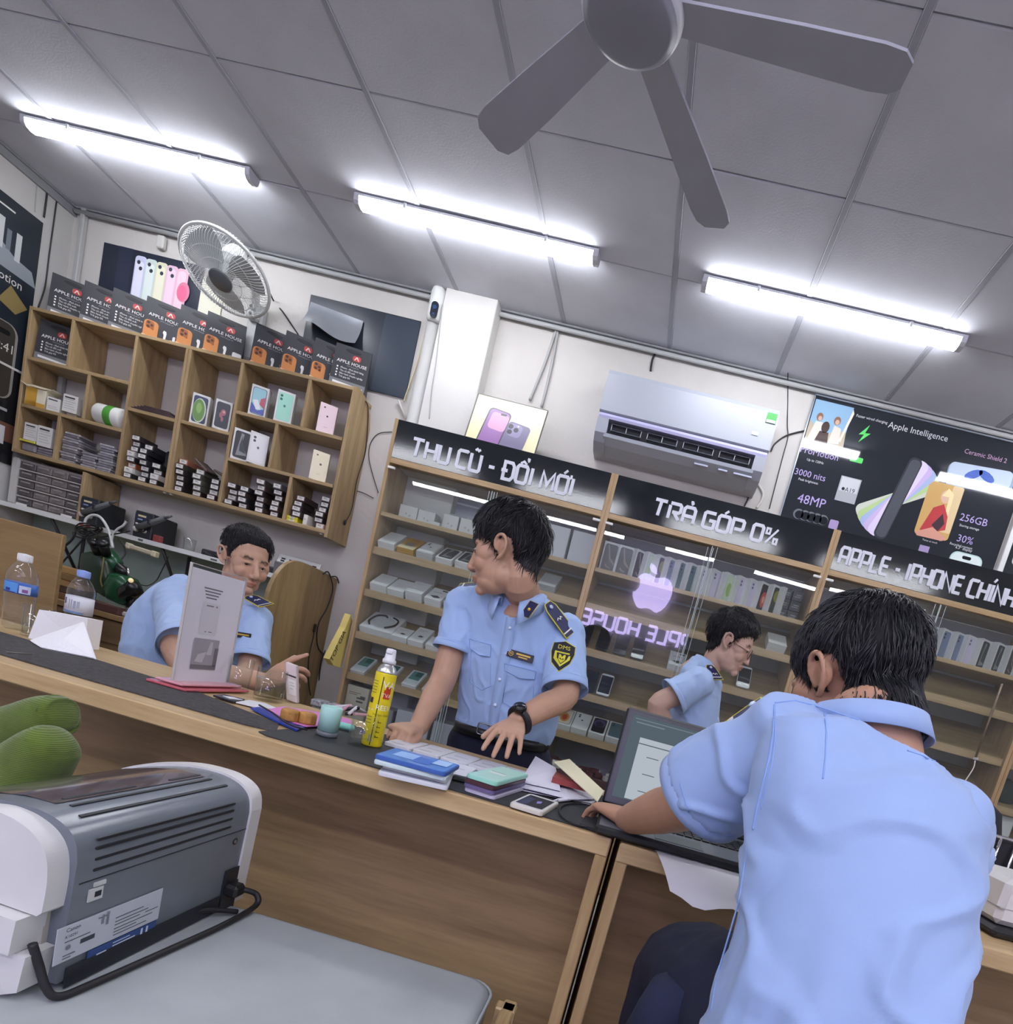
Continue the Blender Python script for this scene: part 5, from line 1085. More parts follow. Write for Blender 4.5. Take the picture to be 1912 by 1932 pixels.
# top shelf: whiteboard sheet and white bags
b = MB(); b.box((-1.30, 3.680, 1.785), (.52, .006, .20)); t = single('notice_board', b, mat('notice grey', '#a9aeb8', .4), 'pale grey notice sheet at the back of the left cabinet\'s top shelf', 'notice')
prints(t, frame((-.24, -.0035, .1), (1, 0, 0), (0, 0, 1)), [('#e0e2e6', [rect(0, .075, .46, .085)]), ('#7e838e', [rect(.02, .03, .14, .05), rect(.02, .0, .06, .015), rect(.08, .0, .2, .008), rect(.02, -.05, .2, -.03)])], 'print')
for k, (x, w, h) in enumerate(((-1.548, .105, .09), (-1.441, .10, .088), (-1.30, .09, .10), (-1.2, .09, .10))):
    t = thing('white_gift_box', 'white gift box with a handle, %s from left on the top shelf, left cabinet' % ORD[k], 'box', (x, 3.50, 1.6565), 0, 'white gift boxes')
    b = MB(); b.box((0, .04, h / 2), (w, .08, h), .002); obj('carton', b, mat('gift white', '#e2e2de', .45), t)
    b = MB(); b.tube([(-w * .3, .04, h), (-w * .25, .04, h + .012), (w * .25, .04, h + .012), (w * .3, .04, h)], .002, 5); obj('handle', b, mat('gift white', '#e2e2de', .45), t)
    prints(t, frame((0, 0, 0), (1, 0, 0), (0, 0, 1)), [('#b9babc', [disc(.006, 10, -.01, h * .5), disc(.006, 10, .012, h * .42)])], 'print')
b = MB(); b.box((-1.372, 3.50, 1.675), (.055, .06, .036), .002); single('white_charger_box', b, mat('gift white', '#e2e2de', .45), 'small flat white charger box on the left cabinet\'s top shelf', 'box')
for k, (x, w) in enumerate(((-.90, .17), (-.72, .17), (-.545, .15))):
    b = MB(); b.box((x, 3.60, 1.757), (w, .10, .20), .003); single('tablet_box', b, mat('tablet white', '#d9dbe0', .35), 'tall white tablet box, %s behind the standing man\'s head' % ORD[k], 'box', 'tablet boxes')
# bottom shelf
paper = MB()
t = thing('printed_carton', 'beige printed carton on the floor shelf of the left cabinet', 'carton', (-1.57, 3.40, .4955))
b = MB(); b.box((0, .07, .1), (.13, .14, .2), .002); obj('carton_body', b, mat('carton beige', '#c4bba8', .5), t)
prints(t, frame((0, 0, 0), (1, 0, 0), (0, 0, 1)), [('#5a554c', [rect(-.05, .16, .02, .163), rect(-.05, .15, .0, .153), rect(-.0, .13, .05, .14), rect(.0, .11, .04, .12), rect(.02, .14, .05, .15)])], 'print')
for k, (x, w, h, hx) in enumerate(((-1.40, .12, .12, '#8f8f96'), (-1.22, .2, .14, '#b9bac0'), (-.99, .22, .13, '#a2a4ab'), (-.72, .25, .14, '#8b8d94'))):
    b = MB(); b.box((x, 3.47, .4955 + h / 2), (w, .16, h), .004); single('storage_box', b, mat('store ' + hx, hx, .5), 'grey storage box, %s from left on the floor shelf, left cabinet' % ORD[k], 'box', 'grey storage boxes')

# ---- cabinet two contents
GB = 'phone boxes on the middle cabinet\'s top shelf'
zz = 1.6565
for k, (px, kd) in enumerate(((1148, 'pro'), (1178, 'pro'))):
    phone_box(['dark phone box with curved lines, leftmost in the middle cabinet', 'dark phone box with curved lines, second from left in the middle cabinet'][k], (atY(px, 1060, 3.47).x, 3.47, zz), .12, kd, (.088, .168, .03), group=GB)
spec = [(1205, 'pro', 40), (1226, 'lime', 42), (1246, 'yellow', 45), (1265, 'blue', 45), (1285, 'teal', 45), (1305, 'teal', 45), (1327, 'lilac', 45), (1348, 'lilac', 44), (1374, 'lime', 42), (1398, 'lilac', 42), (1420, 'lilac', 42), (1440, 'red', 38), (1463, 'yellow', 38), (1482, 'plain', 38)]
desc = ['dark', 'pale green', 'yellow picture', 'slate blue', 'teal', 'second teal', 'lilac', 'second lilac', 'second pale green', 'third lilac', 'fourth lilac', 'red picture', 'dark yellow picture', 'plain white']
for k, ((px, kd, a), d) in enumerate(zip(spec, desc)):
    phone_box('white phone box turned spine out, %s face, %s in the middle row' % (d, ORD[k]) if k < 14 else '', (atY(px, 1075 + k * 5, 3.48).x, 3.475, zz), math.radians(a), kd, (.08, .165, .046), group=GB)
for k in range(2):
    for q in range(3):
        b = MB(); b.box((.600 + .062 * k, 3.50, zz + .027 + .0545 * q), (.058, .07, .054), .002); t = single('black_carton', b, mat('carton black', '#25272b', .4), 'small black carton, %s column, %s, right end of the middle cabinet' % (['left', 'right'][k], ['bottom', 'middle', 'top'][q]), 'carton', 'black cartons')
        prints(t, frame((0, -.035, .0), (1, 0, 0), (0, 0, 1)), [('#9a9ca0', [rect(-.018, .02, .016, .023), rect(-.01, .03, .018, .034)])], 'print')
GC = 'phones in the middle cabinet'
def lean_phone(label, x, z, white=False, u=.012, w=.072, h=.147, ang=30):
    p = slope_pt(x, z, u); t = thing('display_phone', label, 'phone', (p[0], p[1] - .006, p[2] + .006), 0, GC); t.rotation_euler = (math.radians(-(90 - ang) * .62), 0, 0)
    b = MB(); b.prism(rrect(w, h, .011, 4, 0, h / 2), 0, .008, frame((0, 0, 0), (1, 0, 0), (0, 0, 1), (0, -1, 0))); obj('body', b, mat('phone white', '#d9dadb', .35) if white else mat('phone navy', '#1b2233', .3), t)
    b = MB(); m_ = .012 if white else .003
    b.prism(rrect(w - .006, h - 2 * m_ - .002, .009 if not white else .002, 4, 0, h / 2), .008, .0086, frame((0, 0, 0), (1, 0, 0), (0, 0, 1), (0, -1, 0))); obj('screen', b, mat('phone screen', '#12161f', .12), t)
    return t
for k, x in enumerate((-.395, -.285, -.185, -.088)): lean_phone('dark phone, %s of four leaning on the middle cabinet\'s second sloped shelf' % ORD[k], x, SL[1])
for k, x in enumerate((-.405, -.30, -.215)): lean_phone(['dark phone half hidden by the standing man\'s sleeve, third sloped shelf', 'dark phone beside the white phone, third sloped shelf', 'white phone at the end of the row, third sloped shelf'][k], x + .0, SL[2], k == 2)
b = MB(); flat_box('white phone box with dark print behind the woman\'s back', .13, SL[1], 'dots', (.09, .16, .04), group='loose phone boxes in the middle cabinet')
flat_box('white box with grey lid under the black cartons, middle cabinet', .615, SL[0], 'plain', (.10, .13, .05), group='loose phone boxes in the middle cabinet', body='#d2d0ca')
lean_phone('white phone leaning behind the woman\'s chin', .505, SL[1], True)
for k, (x, kd, l) in enumerate(((-.435 + .05, 'sun', 'phone box with orange flower picture on the middle cabinet\'s lowest slope'), (-.29, 'cam', 'white phone box with lenses beside the orange flower box'), (-.19, 'violet', 'phone box with violet picture on the middle cabinet\'s lowest slope'), (-.092, 'teal', 'phone box with teal picture behind the laptop lid'), (.01, 'cam', 'white phone box hidden behind the laptop lid'))):
    flat_box(l, x, SL[3], kd, (.092, .165, .04), group='phone boxes on the middle cabinet\'s lowest slope')
bl_ = MB(); rnd = random.Random(11)
t = thing('bottom_goods', 'maroon and white small goods in a tray at the cabinet foot', 'tray', (-.12, 3.46, .4955))
b = MB(); b.box((0, 0, .03), (.6, .2, .06), .004); obj('tray', b, mat('tray maroon', '#5a2f30', .5), t)
b = MB()
for k in range(40): b.box((rnd.uniform(-.28, .28), rnd.uniform(-.09, .08), .07 + rnd.uniform(0, .02)), (rnd.uniform(.03, .06), .04, .025), .002, R=Matrix.Rotation(rnd.uniform(-.5, .5), 3, 'Z')); b.mi(rnd.choice([0, 0, 1]))
o = obj('small_packets', b, [mat('packet maroon', '#6a3034', .4), mat('packet white', '#cfc8c2', .4)], t); o['kind'] = 'stuff'
b = MB(); b.box((.32, 3.47, .60), (.3, .14, .2), .006); single('grey_case', b, mat('case grey', '#7c8086', .4), 'grey equipment case at the foot of the middle cabinet', 'case')
# ---- cabinet three contents
GD = 'phone boxes on the right cabinet\'s top shelf'
phone_box('small white carton at the left end of the right cabinet\'s top shelf', (.83, 3.50, zz), .1, 'plain', (.05, .11, .05), group=GD)
for k, px in enumerate((1715, 1737, 1757, 1779, 1805, 1826, 1851, 1880, 1905, 1930)):
    kd = ['teal', 'titan', 'teal', 'blue', 'blue', 'lilac', 'titan', 'titan', 'pro', 'pro'][k]
    phone_box('white phone box turned spine out, %s from left on the right cabinet\'s top shelf' % ORD[k], (atY(px, 1200 + k * 7, 3.48).x, 3.47, zz), math.radians(32), kd, (.075, .165, .047), group=GD)
t = thing('padlock', 'small chrome lock with a white tag on the right cabinet glass', 'lock', (1.757, 3.335, 1.10))
b = MB(); b.box((0, 0, .10), (.03, .012, .014), .003); obj('lock_body', b, mat('chrome', '#d8d8d8', .15, metal=1), t)
b = MB(); b.tube(cr([(0, -.004, .09), (.004, -.006, .05), (-.012, -.006, -.02), (-.018, -.006, -.06)], 6), .003, 6); obj('key_string', b, mat('string white', '#e4e2d6', .5), t)
b = MB(); b.tube([(1.758, CF - .012, 1.16), (1.758, CF - .012, 1.60)], .006, 8); single('vertical_handle', b, mat('handle bronze', '#6a5a48', .4), 'thin vertical handle strip on the right cabinet glass', 'handle')
b = MB(); b.box((2.05, 3.5, .86), (.14, .14, .2), .01); single('white_appliance', b, mat('gift white', '#e2e2de', .45), 'white box with black dials at the far right edge', 'box')
b = MB(); b.ell((2.02, 3.47, 1.06), (.09, .06, .09)); single('dark_green_bag', b, mat('dark green', '#22302a', .6), 'dark green bundle above the white box at the far right', 'bundle')
# ================================================================== COUNTER
CZ = .77
top_l = wood('worktop oak', '#cbb083', '#a88a5c', 'X', rough=.4); leg_l = wood('worktop leg', '#c2a576', '#a08257', 'Z', rough=.4)
walnut = wood('counter front', '#a58a64', '#7b6346', 'X', rough=.38, scale=.7); dark_in = mat('counter inside', '#3a3230', .6)
felt = mat('felt grey', '#4d4b4b', .95, var=.35, vscale=90, bump=.6, bscale=300); desk = mat('desk mat black', '#2c2f31', .7, var=.08, vscale=30)
def counter(name, label, x0, x1, yf, rz=0.0, depth=.56):
    t = thing(name, label, 'counter', (x1 if rz else x0, yf, ZF), rz)
    o = (x0 - x1, 0) if rz else (0, x1 - x0)
    H = CZ - ZF; xm = (o[0] + o[1]) / 2; W = o[1] - o[0]
    b = MB(); b.box((xm, depth / 2, H - .02), (W, depth, .04), .003); obj('worktop', b, top_l, t)
    for x in (o[0] + .0125, o[1] - .0125):
        b = MB(); b.box((x, depth / 2, (H - .04) / 2), (.025, depth - .004, H - .0405), .002); obj('end_panel', b, leg_l, t)
    b = MB(); b.box((xm, .235, (H - .04) / 2), (W - .052, .018, H - .042), .001); obj('front_panel', b, walnut, t)
    b = MB(); b.box((xm, .42, .45), (W - .052, .34, .018), .001); obj('inner_shelf', b, dark_in, t)
    return t
counter('shop_counter', 'long oak shop counter with a dark recessed wooden front', -2.50, .018, 1.205, math.radians(-1.5))
counter('side_counter', 'second oak counter under the laptop and the bent man', .036, 1.50, 1.195)
# mats
def flat_mat(name, label, pts, h, m):
    b = MB(); b.prism(pts, CZ + .0006, CZ + h); return single(name, b, m, label, 'mat')
flat_mat('felt_mat', 'dark grey felt mat on the left part of the counter', [(-2.3, 1.335), (-1.3, 1.30), (-.83, 1.292), (-.77, 1.31), (-.82, 1.40), (-1.14, 1.52), (-1.42, 1.56), (-2.3, 1.60)], .0035, felt)
flat_mat('desk_mat', 'black desk mat on the right part of the counter', [(-.78, 1.262), (-.75, 1.245), (.0, 1.222), (.014, 1.24), (.014, 1.64), (-.02, 1.655), (-.76, 1.66), (-.775, 1.65)], .003, desk)
MZ = CZ + .0035
# ---- bottles
pet = glass('bottle plastic', '#fbfcfd', .03, 1.38, 2.0, haze=.03)
def bottle(label, px, py, cap, lab, h=.205, z=CZ, y=None, brand=None):
    p = atZ(px, py, z); t = thing('water_bottle', label, 'bottle', (p.x, p.y if y is None else y, z + .0006))
    b = MB(); s = h / .205
    prof = [(0, .004), (.022, .0), (.031, .006), (.033, .02), (.031, .034), (.033, .05), (.031, .064), (.033, .08), (.0325, .125), (.034, .135), (.032, .150), (.024, .168), (.0145, .182), (.013, .196)]
    b.lathe([(r * s, z_ * s) for r, z_ in prof], 32); obj('bottle_body', b, pet, t)
    b = MB(); b.lathe([(0, .183 * s), (.0155 * s, .183 * s), (.0158 * s, .187 * s), (.0155 * s, .203 * s), (0, .205 * s)], 28)
    for k in range(24): b.box((.0158 * s * math.cos(k * PI / 12), .0158 * s * math.sin(k * PI / 12), .194 * s), (.001, .001, .014 * s), R=Matrix.Rotation(k * PI / 12, 3, 'Z'))
    obj('bottle_cap', b, mat('cap ' + cap, cap, .4), t)
    z0, z1 = lab[1]
    b = MB(); b.lathe([(.0336 * s, z0 * s), (.0342 * s, z0 * s), (.0342 * s, z1 * s), (.0336 * s, z1 * s)], 32); lo = obj('bottle_label', b, mat('label ' + lab[0], lab[0], .4), t)
    L = lab[2]; b = MB(); mats = []
    for hx, items in L:
        mats.append(pm(hx))
        for (a0, a1, u0, u1) in items:
            n = max(2, int(abs(a1 - a0) / 12)); vs = []; fs = []
            for q in range(n + 1):
                a = math.radians(a0 + (a1 - a0) * q / n); rr = (.0345 + .0002 * len(mats)) * s
                vs += [(rr * math.cos(a), rr * math.sin(a), (z0 + (z1 - z0) * u0) * s), (rr * math.cos(a), rr * math.sin(a), (z0 + (z1 - z0) * u1) * s)]
            for q in range(n): fs.append((2 * q, 2 * q + 2, 2 * q + 3, 2 * q + 1))
            b.mi(len(mats) - 1).add(vs, fs)
    obj('label_print', b, mats, lo, fix=False)
    b = MB(); b.lathe([(0, .0045 * s), (.0295 * s, .007 * s), (.0295 * s, .022 * s), (0, .0225 * s)], 28); obj('water', b, glass('water', '#f9faf6', .0, 1.33, 1.2), t)
    return t
bottle('clear water bottle with white cap and blue label, leftmost on the counter', 30, 1188, '#e2e3e1', ('#3a68b8', (.098, .127), [('#5b9be0', [(-120, -55, .05, .95)]), ('#c9d2ea', [(-50, -10, .1, .8)]), ('#8a5a9a', [(-40, -20, .2, .5)]), ('#2b3a8a', [(-120, -60, .0, .12), (-100, -80, .15, .4)])]), h=.222)
bottle('clear water bottle with blue cap and white label behind the napkins', 143, 1205, '#8fa6e0', ('#d9dbe2', (.075, .125), [('#4d5260', [(-118, -106, .5, .85)]), ('#a7adc0', [(-90, -86, .3, .8), (-80, -76, .3, .8), (-70, -60, .3, .75), (-56, -46, .35, .75)]), ('#6d8bb0', [(-140, -30, .0, .12)]), ('#b9c6dc', [(-140, -30, .16, .2)])]), h=.215, y=1.83)
tumbler('empty_glass', 'straight clear empty glass left of the folded napkins', atZ(55, 1202, CZ).x, atZ(55, 1202, CZ).y + .02, CZ + .0006, .036, .088, r0=.034)
# folded napkins
t = thing('paper_napkins', 'stack of white napkins with the top one draped over the felt mat', 'napkins', (-1.56, 1.60, CZ + .004))
nap = mat('napkin white', '#f3f3f4', .9, bump=.2, bscale=120)
N_ = lambda px, py, y: atY(px, py, y)
A1, B1, C1, D1 = N_(74, 1150, 1.60), N_(166, 1167, 1.66), N_(164, 1200, 1.64), N_(70, 1205, 1.565)
b = MB(); off = V((.0, .05, 0)); q = [A1, B1, V((B1.x, B1.y, CZ + .006)), V((A1.x, A1.y - .02, CZ + .006))]
b.add([tuple(p) for p in q] + [tuple(p + off) for p in q], [(0, 1, 2, 3), (4, 7, 6, 5), (0, 4, 5, 1), (1, 5, 6, 2), (2, 6, 7, 3), (3, 7, 4, 0)]); obj('napkin_stack', b, nap, t, world=True)
b = MB(); apex = N_(157, 1173, 1.62); l1 = N_(56, 1208, 1.535); l2 = N_(77, 1226, 1.50); l3 = N_(180, 1242, 1.545); mid = N_(120, 1205, 1.54); r1 = N_(166, 1200, 1.60)
for p in (l1, l2, l3): p.z = max(p.z, CZ + .006)
v = [apex, l1, l2, l3, mid, r1]; dv = V((.0, .004, -.003))
b.add([tuple(p) for p in v] + [tuple(p + dv) for p in v], [(0, 1, 4), (1, 2, 4), (2, 3, 4), (3, 0, 4), (0, 3, 5)] + [(a + 6, c + 6, b_ + 6) for a, b_, c in [(0, 1, 4), (1, 2, 4), (2, 3, 4), (3, 0, 4), (0, 3, 5)]]); obj('draped_napkin', b, nap, t, world=True)
b = MB(); b.tube([atZ(12, 1230, CZ + .006), atZ(60, 1234, CZ + .006)], .0012, 5); single('toothpick', b, mat('toothpick', '#8d8478', .6), 'thin stick lying on the felt mat left of the napkins', 'stick')
# acrylic stand with paper
t = thing('sign_stand', 'upright acrylic stand holding a white A4 sheet on a red base', 'stand', (-1.161, 1.585, MZ), math.radians(0))
T = frame((-1.161, 1.478, MZ), V((0.0, 1, 0)), (0, 0, 1), (1, 0, 0))
b = MB(); b.box((.105, .155, -.001), (.205, .302, .0016), T=T); pp = obj('paper_sheet', b, mat('sheet white', '#f0f0f3', .7, var=.03, vscale=6), t, world=True)
L = [('#77777c', [rect(.055 + .004 * k, .262 - .008 * k, .125 - .006 * k, .265 - .008 * k) for k in range(4)]), ('#e2e2e4', [rrect(.066, .085, .006, 3, .093, .185)]), ('#8a8a8e', [rect(.073, .218, .10, .221), rect(.08, .150, .088, .152), rect(.095, .150, .108, .152), disc(.003, 8, .112, .2195)]),
     ('#a6a6aa', [rect(.05, .05, .145, .132)]), ('#77777b', [rect(.05, .05, .145, .062), rect(.13, .06, .145, .11)]), ('#c2c2c5', [[(.06, .07), (.09, .068), (.10, .098), (.07, .09)], [(.10, .09), (.12, .09), (.12, .125), (.11, .125)]])]
prints(pp, T, L, 'sheet_print', world=True)
acr = glass('acrylic clear', '#fdfdfe', .02, 1.4, .6)
b = MB(); b.box((.105, .158, .0015), (.214, .314, .0014), T=T); obj('front_plate', b, acr, t, world=True)
b = MB(); b.box((.105, .158, -.0035), (.214, .314, .0014), T=T); obj('back_plate', b, acr, t, world=True)
for q in ((.0, .157, .002, .314), (.21, .157, .002, .314), (.105, .315, .212, .002)):
    b = MB(); b.box((q[0], q[1], -.001), (q[2], q[3], .007), T=T); obj('plate_edge', b, mat('acrylic edge', '#bdb9b2', .25), t, world=True)
red = mat('acrylic red', '#c4656f', .15); red2 = mat('acrylic pink', '#d79aa2', .15)
b = MB(); b.box((.105, .004, .0), (.25, .007, .11), .002, T=T); obj('red_base', b, red, t, world=True)
b = MB(); b.box((.105, .013, .0), (.235, .006, .075), .002, T=T); obj('pink_riser', b, red2, t, world=True)
# glasses behind the stand
pA = atZ(437, 1303, CZ); tumbler('drinking_glass', 'empty straight glass half behind the acrylic stand', pA.x - .0, pA.y + .02, CZ + .0006, .036, .098, r0=.031)
pB = atZ(505, 1322, CZ); tumbler('water_glass', 'straight glass of water with a heavy base by the man\'s hand', pB.x, pB.y, CZ + .0006, .040, .092, water=.62, r0=.038, base=.01)
b = MB(); b.box((pB.x - .005, pB.y + .0, CZ + .052), (.012, .012, .012), .003)
# papers, pink board, blue folder, cakes
def quadsheet(name, label, px, z, h, m, cat, group=None):
    pts = [atZ(x, y, z) for x, y in px]; b = MB(); b.prism([(p.x, p.y) for p in pts], z, z + h); return single(name, b, m, label, cat, group)
quadsheet('blue_folder', 'blue plastic folder under the pink sheet', [(473, 1338), (490, 1336), (560, 1372), (575, 1374), (560, 1380), (520, 1362)], MZ + .0005, .004, mat('folder blue', '#2446a8', .3), 'folder')
quadsheet('white_card', 'white card lying left of the pink sheet', [(445, 1326), (485, 1336), (528, 1340), (500, 1328), (470, 1322)], MZ + .0006, .0025, mat('card white', '#dcdde0', .5), 'card')
quadsheet('dark_tablet', 'thin dark tablet beside the acrylic stand', [(402, 1314), (420, 1312), (462, 1322), (440, 1326)], MZ + .0005, .004, mat('tablet dark', '#2c2d33', .25), 'tablet')
quadsheet('white_slip', 'small white slip lying on the dark tablet', [(420, 1313), (440, 1316), (458, 1321), (435, 1319)], MZ + .0048, .0012, mat('card white', '#dcdde0', .5), 'slip')
quadsheet('pink_sheet', 'bright pink sheet beneath two small cakes', [(503, 1340), (535, 1334), (600, 1345), (660, 1358), (665, 1368), (610, 1370), (578, 1372), (545, 1362)], MZ + .0046, .0022, mat('pink sheet', '#d583c4', .5), 'sheet')
def cake(label, px, py):
    p = atZ(px, py, MZ + .008); t = thing('small_cake', label, 'cake', (p.x, p.y, MZ + .0072), 0, 'small cakes')
    b = MB(); n = 40; rr = lambda k: .021 * (1 + .045 * math.cos(k * 2 * PI / n * 10))
    vs = []; prof = [(.96, 0), (1.0, .004), (1.0, .02), (.95, .025), (.8, .0275), (.5, .0265), (.15, .027)]
    for s_, z_ in prof: vs += [(rr(k) * s_ * math.cos(2 * PI * k / n), rr(k) * s_ * math.sin(2 * PI * k / n), z_) for k in range(n)]
    fs = [(i * n + k, i * n + (k + 1) % n, (i + 1) * n + (k + 1) % n, (i + 1) * n + k) for i in range(len(prof) - 1) for k in range(n)] + [tuple(range(n))[::-1], tuple(range(6 * n, 7 * n))]
    b.add(vs, fs, None, True); obj('crust', b, mat('cake crust', '#b9853f', .55, var=.25, vscale=70, bump=.3, bscale=300), t); return t
cake('small golden fluted cake on the pink sheet, left one', 546, 1358); cake('small golden fluted cake on the pink sheet, right one', 578, 1364)
b = MB(); b.tube(cr([atZ(489, 1330, MZ + .012), atZ(515, 1345, MZ + .012), atZ(545, 1366, MZ + .012), atZ(580, 1377, MZ + .006)], 6), .0022, 6); single('thin_strap', b, blk, 'thin black strap crossing the blue folder', 'strap')
# mint cup upside down over a grey disc standing for its reflection
p = atZ(604, 1390, MZ); t = thing('mint_cup', 'pale mint cup over its grey reflection disc beside the yellow spray can', 'cup', (p.x, p.y + .03, MZ + .0005))
b = MB(); b.lathe([(0, .0), (.023, .0), (.0245, .003), (.024, .012), (0, .0125)], 36); obj('reflection_disc', b, mat('cup reflection grey', '#62686c', .35), t)
b = MB(); b.lathe([(0, .013), (.0235, .013), (.0245, .070), (.023, .0715), (.0215, .069), (.021, .02), (0, .02)], 40); obj('cup_body', b, mat('cup mint', '#a9d6cd', .45, var=.05, vscale=30), t)
# bundle of small tools behind the cup
rnd = random.Random(8)
p = atZ(640, 1350, CZ); t = thing('tool_bundle', 'clutter of small black and white tools behind the mint cup', 'tools', (p.x, p.y + .05, CZ + .0006))
for k in range(9):
    b = MB(); a = rnd.uniform(-.6, .6); b.tube([(-.06 + .012 * k, -.04, .008 + .003 * (k % 3)), (-.03 + .012 * k + .03 * math.sin(a * 4), .0, .02 + .01 * (k % 2)), (-.05 + .014 * k + .02 * a, .05, .012)], .0055, 6); obj('tool', b, [blk, mat('tool white', '#c9c9cc', .4), mat('tool pinkish', '#b98a98', .4)][k % 3], t)
b = MB(); b.box((-.07, .0, .012), (.08, .05, .022), .004); obj('spotted_pouch', b, mat('pouch spotted', '#8d8f94', .5, var=.8, vscale=120), t)
p = atZ(637, 1375, MZ); b = MB(); b.limb([(p.x - .02, p.y, MZ + .0105), (p.x + .03, p.y + .01, MZ + .0105)], [.009, .0095], 12); single('mint_tube', b, mat('tube mint', '#86cfc0', .4), 'short mint tube lying between cup and glass', 'tube')
# spray can
p = atZ(690, 1408, MZ); t = thing('spray_can', 'tall yellow spray can with silver shoulder and white nozzle', 'can', (p.x, p.y + .03, MZ + .0005))
RC = .0245
b = MB(); b.lathe([(0, 0), (RC * .94, 0), (RC, .004), (RC, .178), (RC * .98, .181)], 40); obj('can_body', b, mat('can yellow', '#e3cf1c', .3), t)
b = MB(); b.lathe([(RC * .99, .181), (RC * .96, .184), (.018, .196), (.013, .201), (.0125, .204), (0, .204)], 36); obj('can_shoulder', b, mat('can silver', '#c4c4c0', .25, metal=.7), t)
b = MB(); b.lathe([(0, .204), (.0155, .204), (.016, .212), (.0125, .216), (.0115, .236), (.0105, .239), (0, .24)], 24); b.box((0, -.008, .232), (.016, .014, .012), .003); obj('nozzle', b, mat('nozzle white', '#e4e4e6', .35), t)
def wrap(parent, items, r, name='can_print', off=.0004):
    """items (hex, a0, a1, z0, z1) as curved patches, angle in degrees with -90 facing the camera side"""
    b = MB(); mats = []; ix = {}
    for k, (hx, a0, a1, z0, z1) in enumerate(items):
        if hx not in ix: ix[hx] = len(mats); mats.append(pm(hx, .35))
        n = max(2, int(abs(a1 - a0) / 8)); vs = []; fs = []; rr = r + off + .00004 * k
        for q in range(n + 1):
            a = math.radians(a0 + (a1 - a0) * q / n); vs += [(rr * math.cos(a), rr * math.sin(a), z0), (rr * math.cos(a), rr * math.sin(a), z1)]
        for q in range(n): fs.append((2 * q, 2 * q + 2, 2 * q + 3, 2 * q + 1))
        b.mi(ix[hx]).add(vs, fs)
    return obj(name, b, mats, parent, fix=False)
def wrap_text(parent, s, size, a_mid, z, r, m, name='lettering'):
    vs, fs = text_geo(s, size, 'CENTER'); b = MB(); out = []
    for x, y, _ in vs:
        a = math.radians(a_mid) + x / r; out.append(((r + .0007) * math.cos(a), (r + .0007) * math.sin(a), z + y))
    b.add(out, fs); return obj(name, b, m, parent, fix=False)
wrap(t, [('#23241c', -79, -74, .004, .172), ('#c73a22', -60, -22, .120, .142), ('#b5321e', -52, -24, .142, .15), ('#2c3034', -132, -110, .105, .118), ('#2c3034', -142, -136, .105, .12), ('#e9e4c8', -145, -118, .088, .091), ('#e9e4c8', -110, -96, .088, .091)] +
     [('#8d8420', -140, -100, .130 + .007 * k, .1318 + .007 * k) for k in range(5)] + [('#8d8420', -135, -95, .056 + .0075 * k, .058 + .0075 * k) for k in range(3)] + [('#9c9aa0', -140, -115, .026, .036), ('#9c9aa0', -92, -84, .012, .03)] +
     [('#23241c', -58, -40, .025 + .012 * k, .0265 + .012 * k) for k in range(4)] + [('#23241c', -60, -56, .024 + .012 * k, .030 + .012 * k) for k in range(4)], RC)
wrap_text(t, 'VA', .024, -38, .146, RC, pm('#f0efe8')); wrap_text(t, 'TVA', .013, -42, .124, RC, pm('#f2e6d8')); wrap_text(t, 'REEV', .017, -44, .092, RC, pm('#f4f2d8')); wrap_text(t, 'Insulate cleaner', .007, -44, .078, RC, pm('#7d7418'))
# near glass mug with thick base
p = atZ(668, 1408, MZ); tumbler('beer_mug', 'clear glass with a thick base in front of the yellow can', p.x, p.y + .03, MZ + .0006, .0295, .078, r0=.028, base=.018)
# ---- phones on the counter
scr = mat('phone screen', '#12161f', .12); whp = mat('phone case white', '#d6d7da', .35)
def flat_phone(label, px, h=.0085, z=MZ + .0004, body=None, top=None, name='phone', group=None, lines=0, inset=.0035, tl=None):
    """phone lying flat: four pixel corners -> a rounded slab at its real place"""
    P = [atZ(x, y, z + h) for x, y in px]; c = sum(P, V((0, 0, 0))) / 4
    ex = ((P[1] - P[0]) + (P[2] - P[3])) / 2; ey = ((P[3] - P[0]) + (P[2] - P[1])) / 2; w, d = ex.length, ey.length
    rz = math.atan2(ex.y, ex.x); t = thing(name, label, 'phone', (c.x, c.y, z), rz, group)
    b = MB(); b.prism(rrect(w, d, .009, 5), 0.0, h * .25); b.prism(rrect(w + .001, d + .001, .009, 5), h * .25, h * .8); b.prism(rrect(w - .001, d - .001, .0085, 5), h * .8, h); obj('body', b, body or whp, t)
    b = MB(); b.prism(rrect(w - 2 * inset, d - 2 * inset, .007, 5), h, h + .0006); fo = obj('face', b, top or scr, t)
    if tl: prints(fo, Matrix.Translation((0, 0, h + .0006)), tl(w, d), 'face_print')
    return t, w, d
flat_phone('white framed phone lying face up near the counter edge', [(971, 1517), (1034, 1535), (1047, 1512), (992, 1494)], .009, body=mat('case cream', '#d9d3c4', .4), top=mat('phone bezel white', '#e3e2df', .3), inset=.002, tl=lambda w, d: [('#14171e', [rect(-w * .40, -d * .38, w * .40, d * .38)]), ('#2b3350', [rect(-w * .4, -d * .38, -w * .1, d * .2)]), ('#8f86c8', [[(w * .02, d * .05), (w * .14, d * .12), (w * .18, -d * .05), (w * .08, -d * .12)]])])
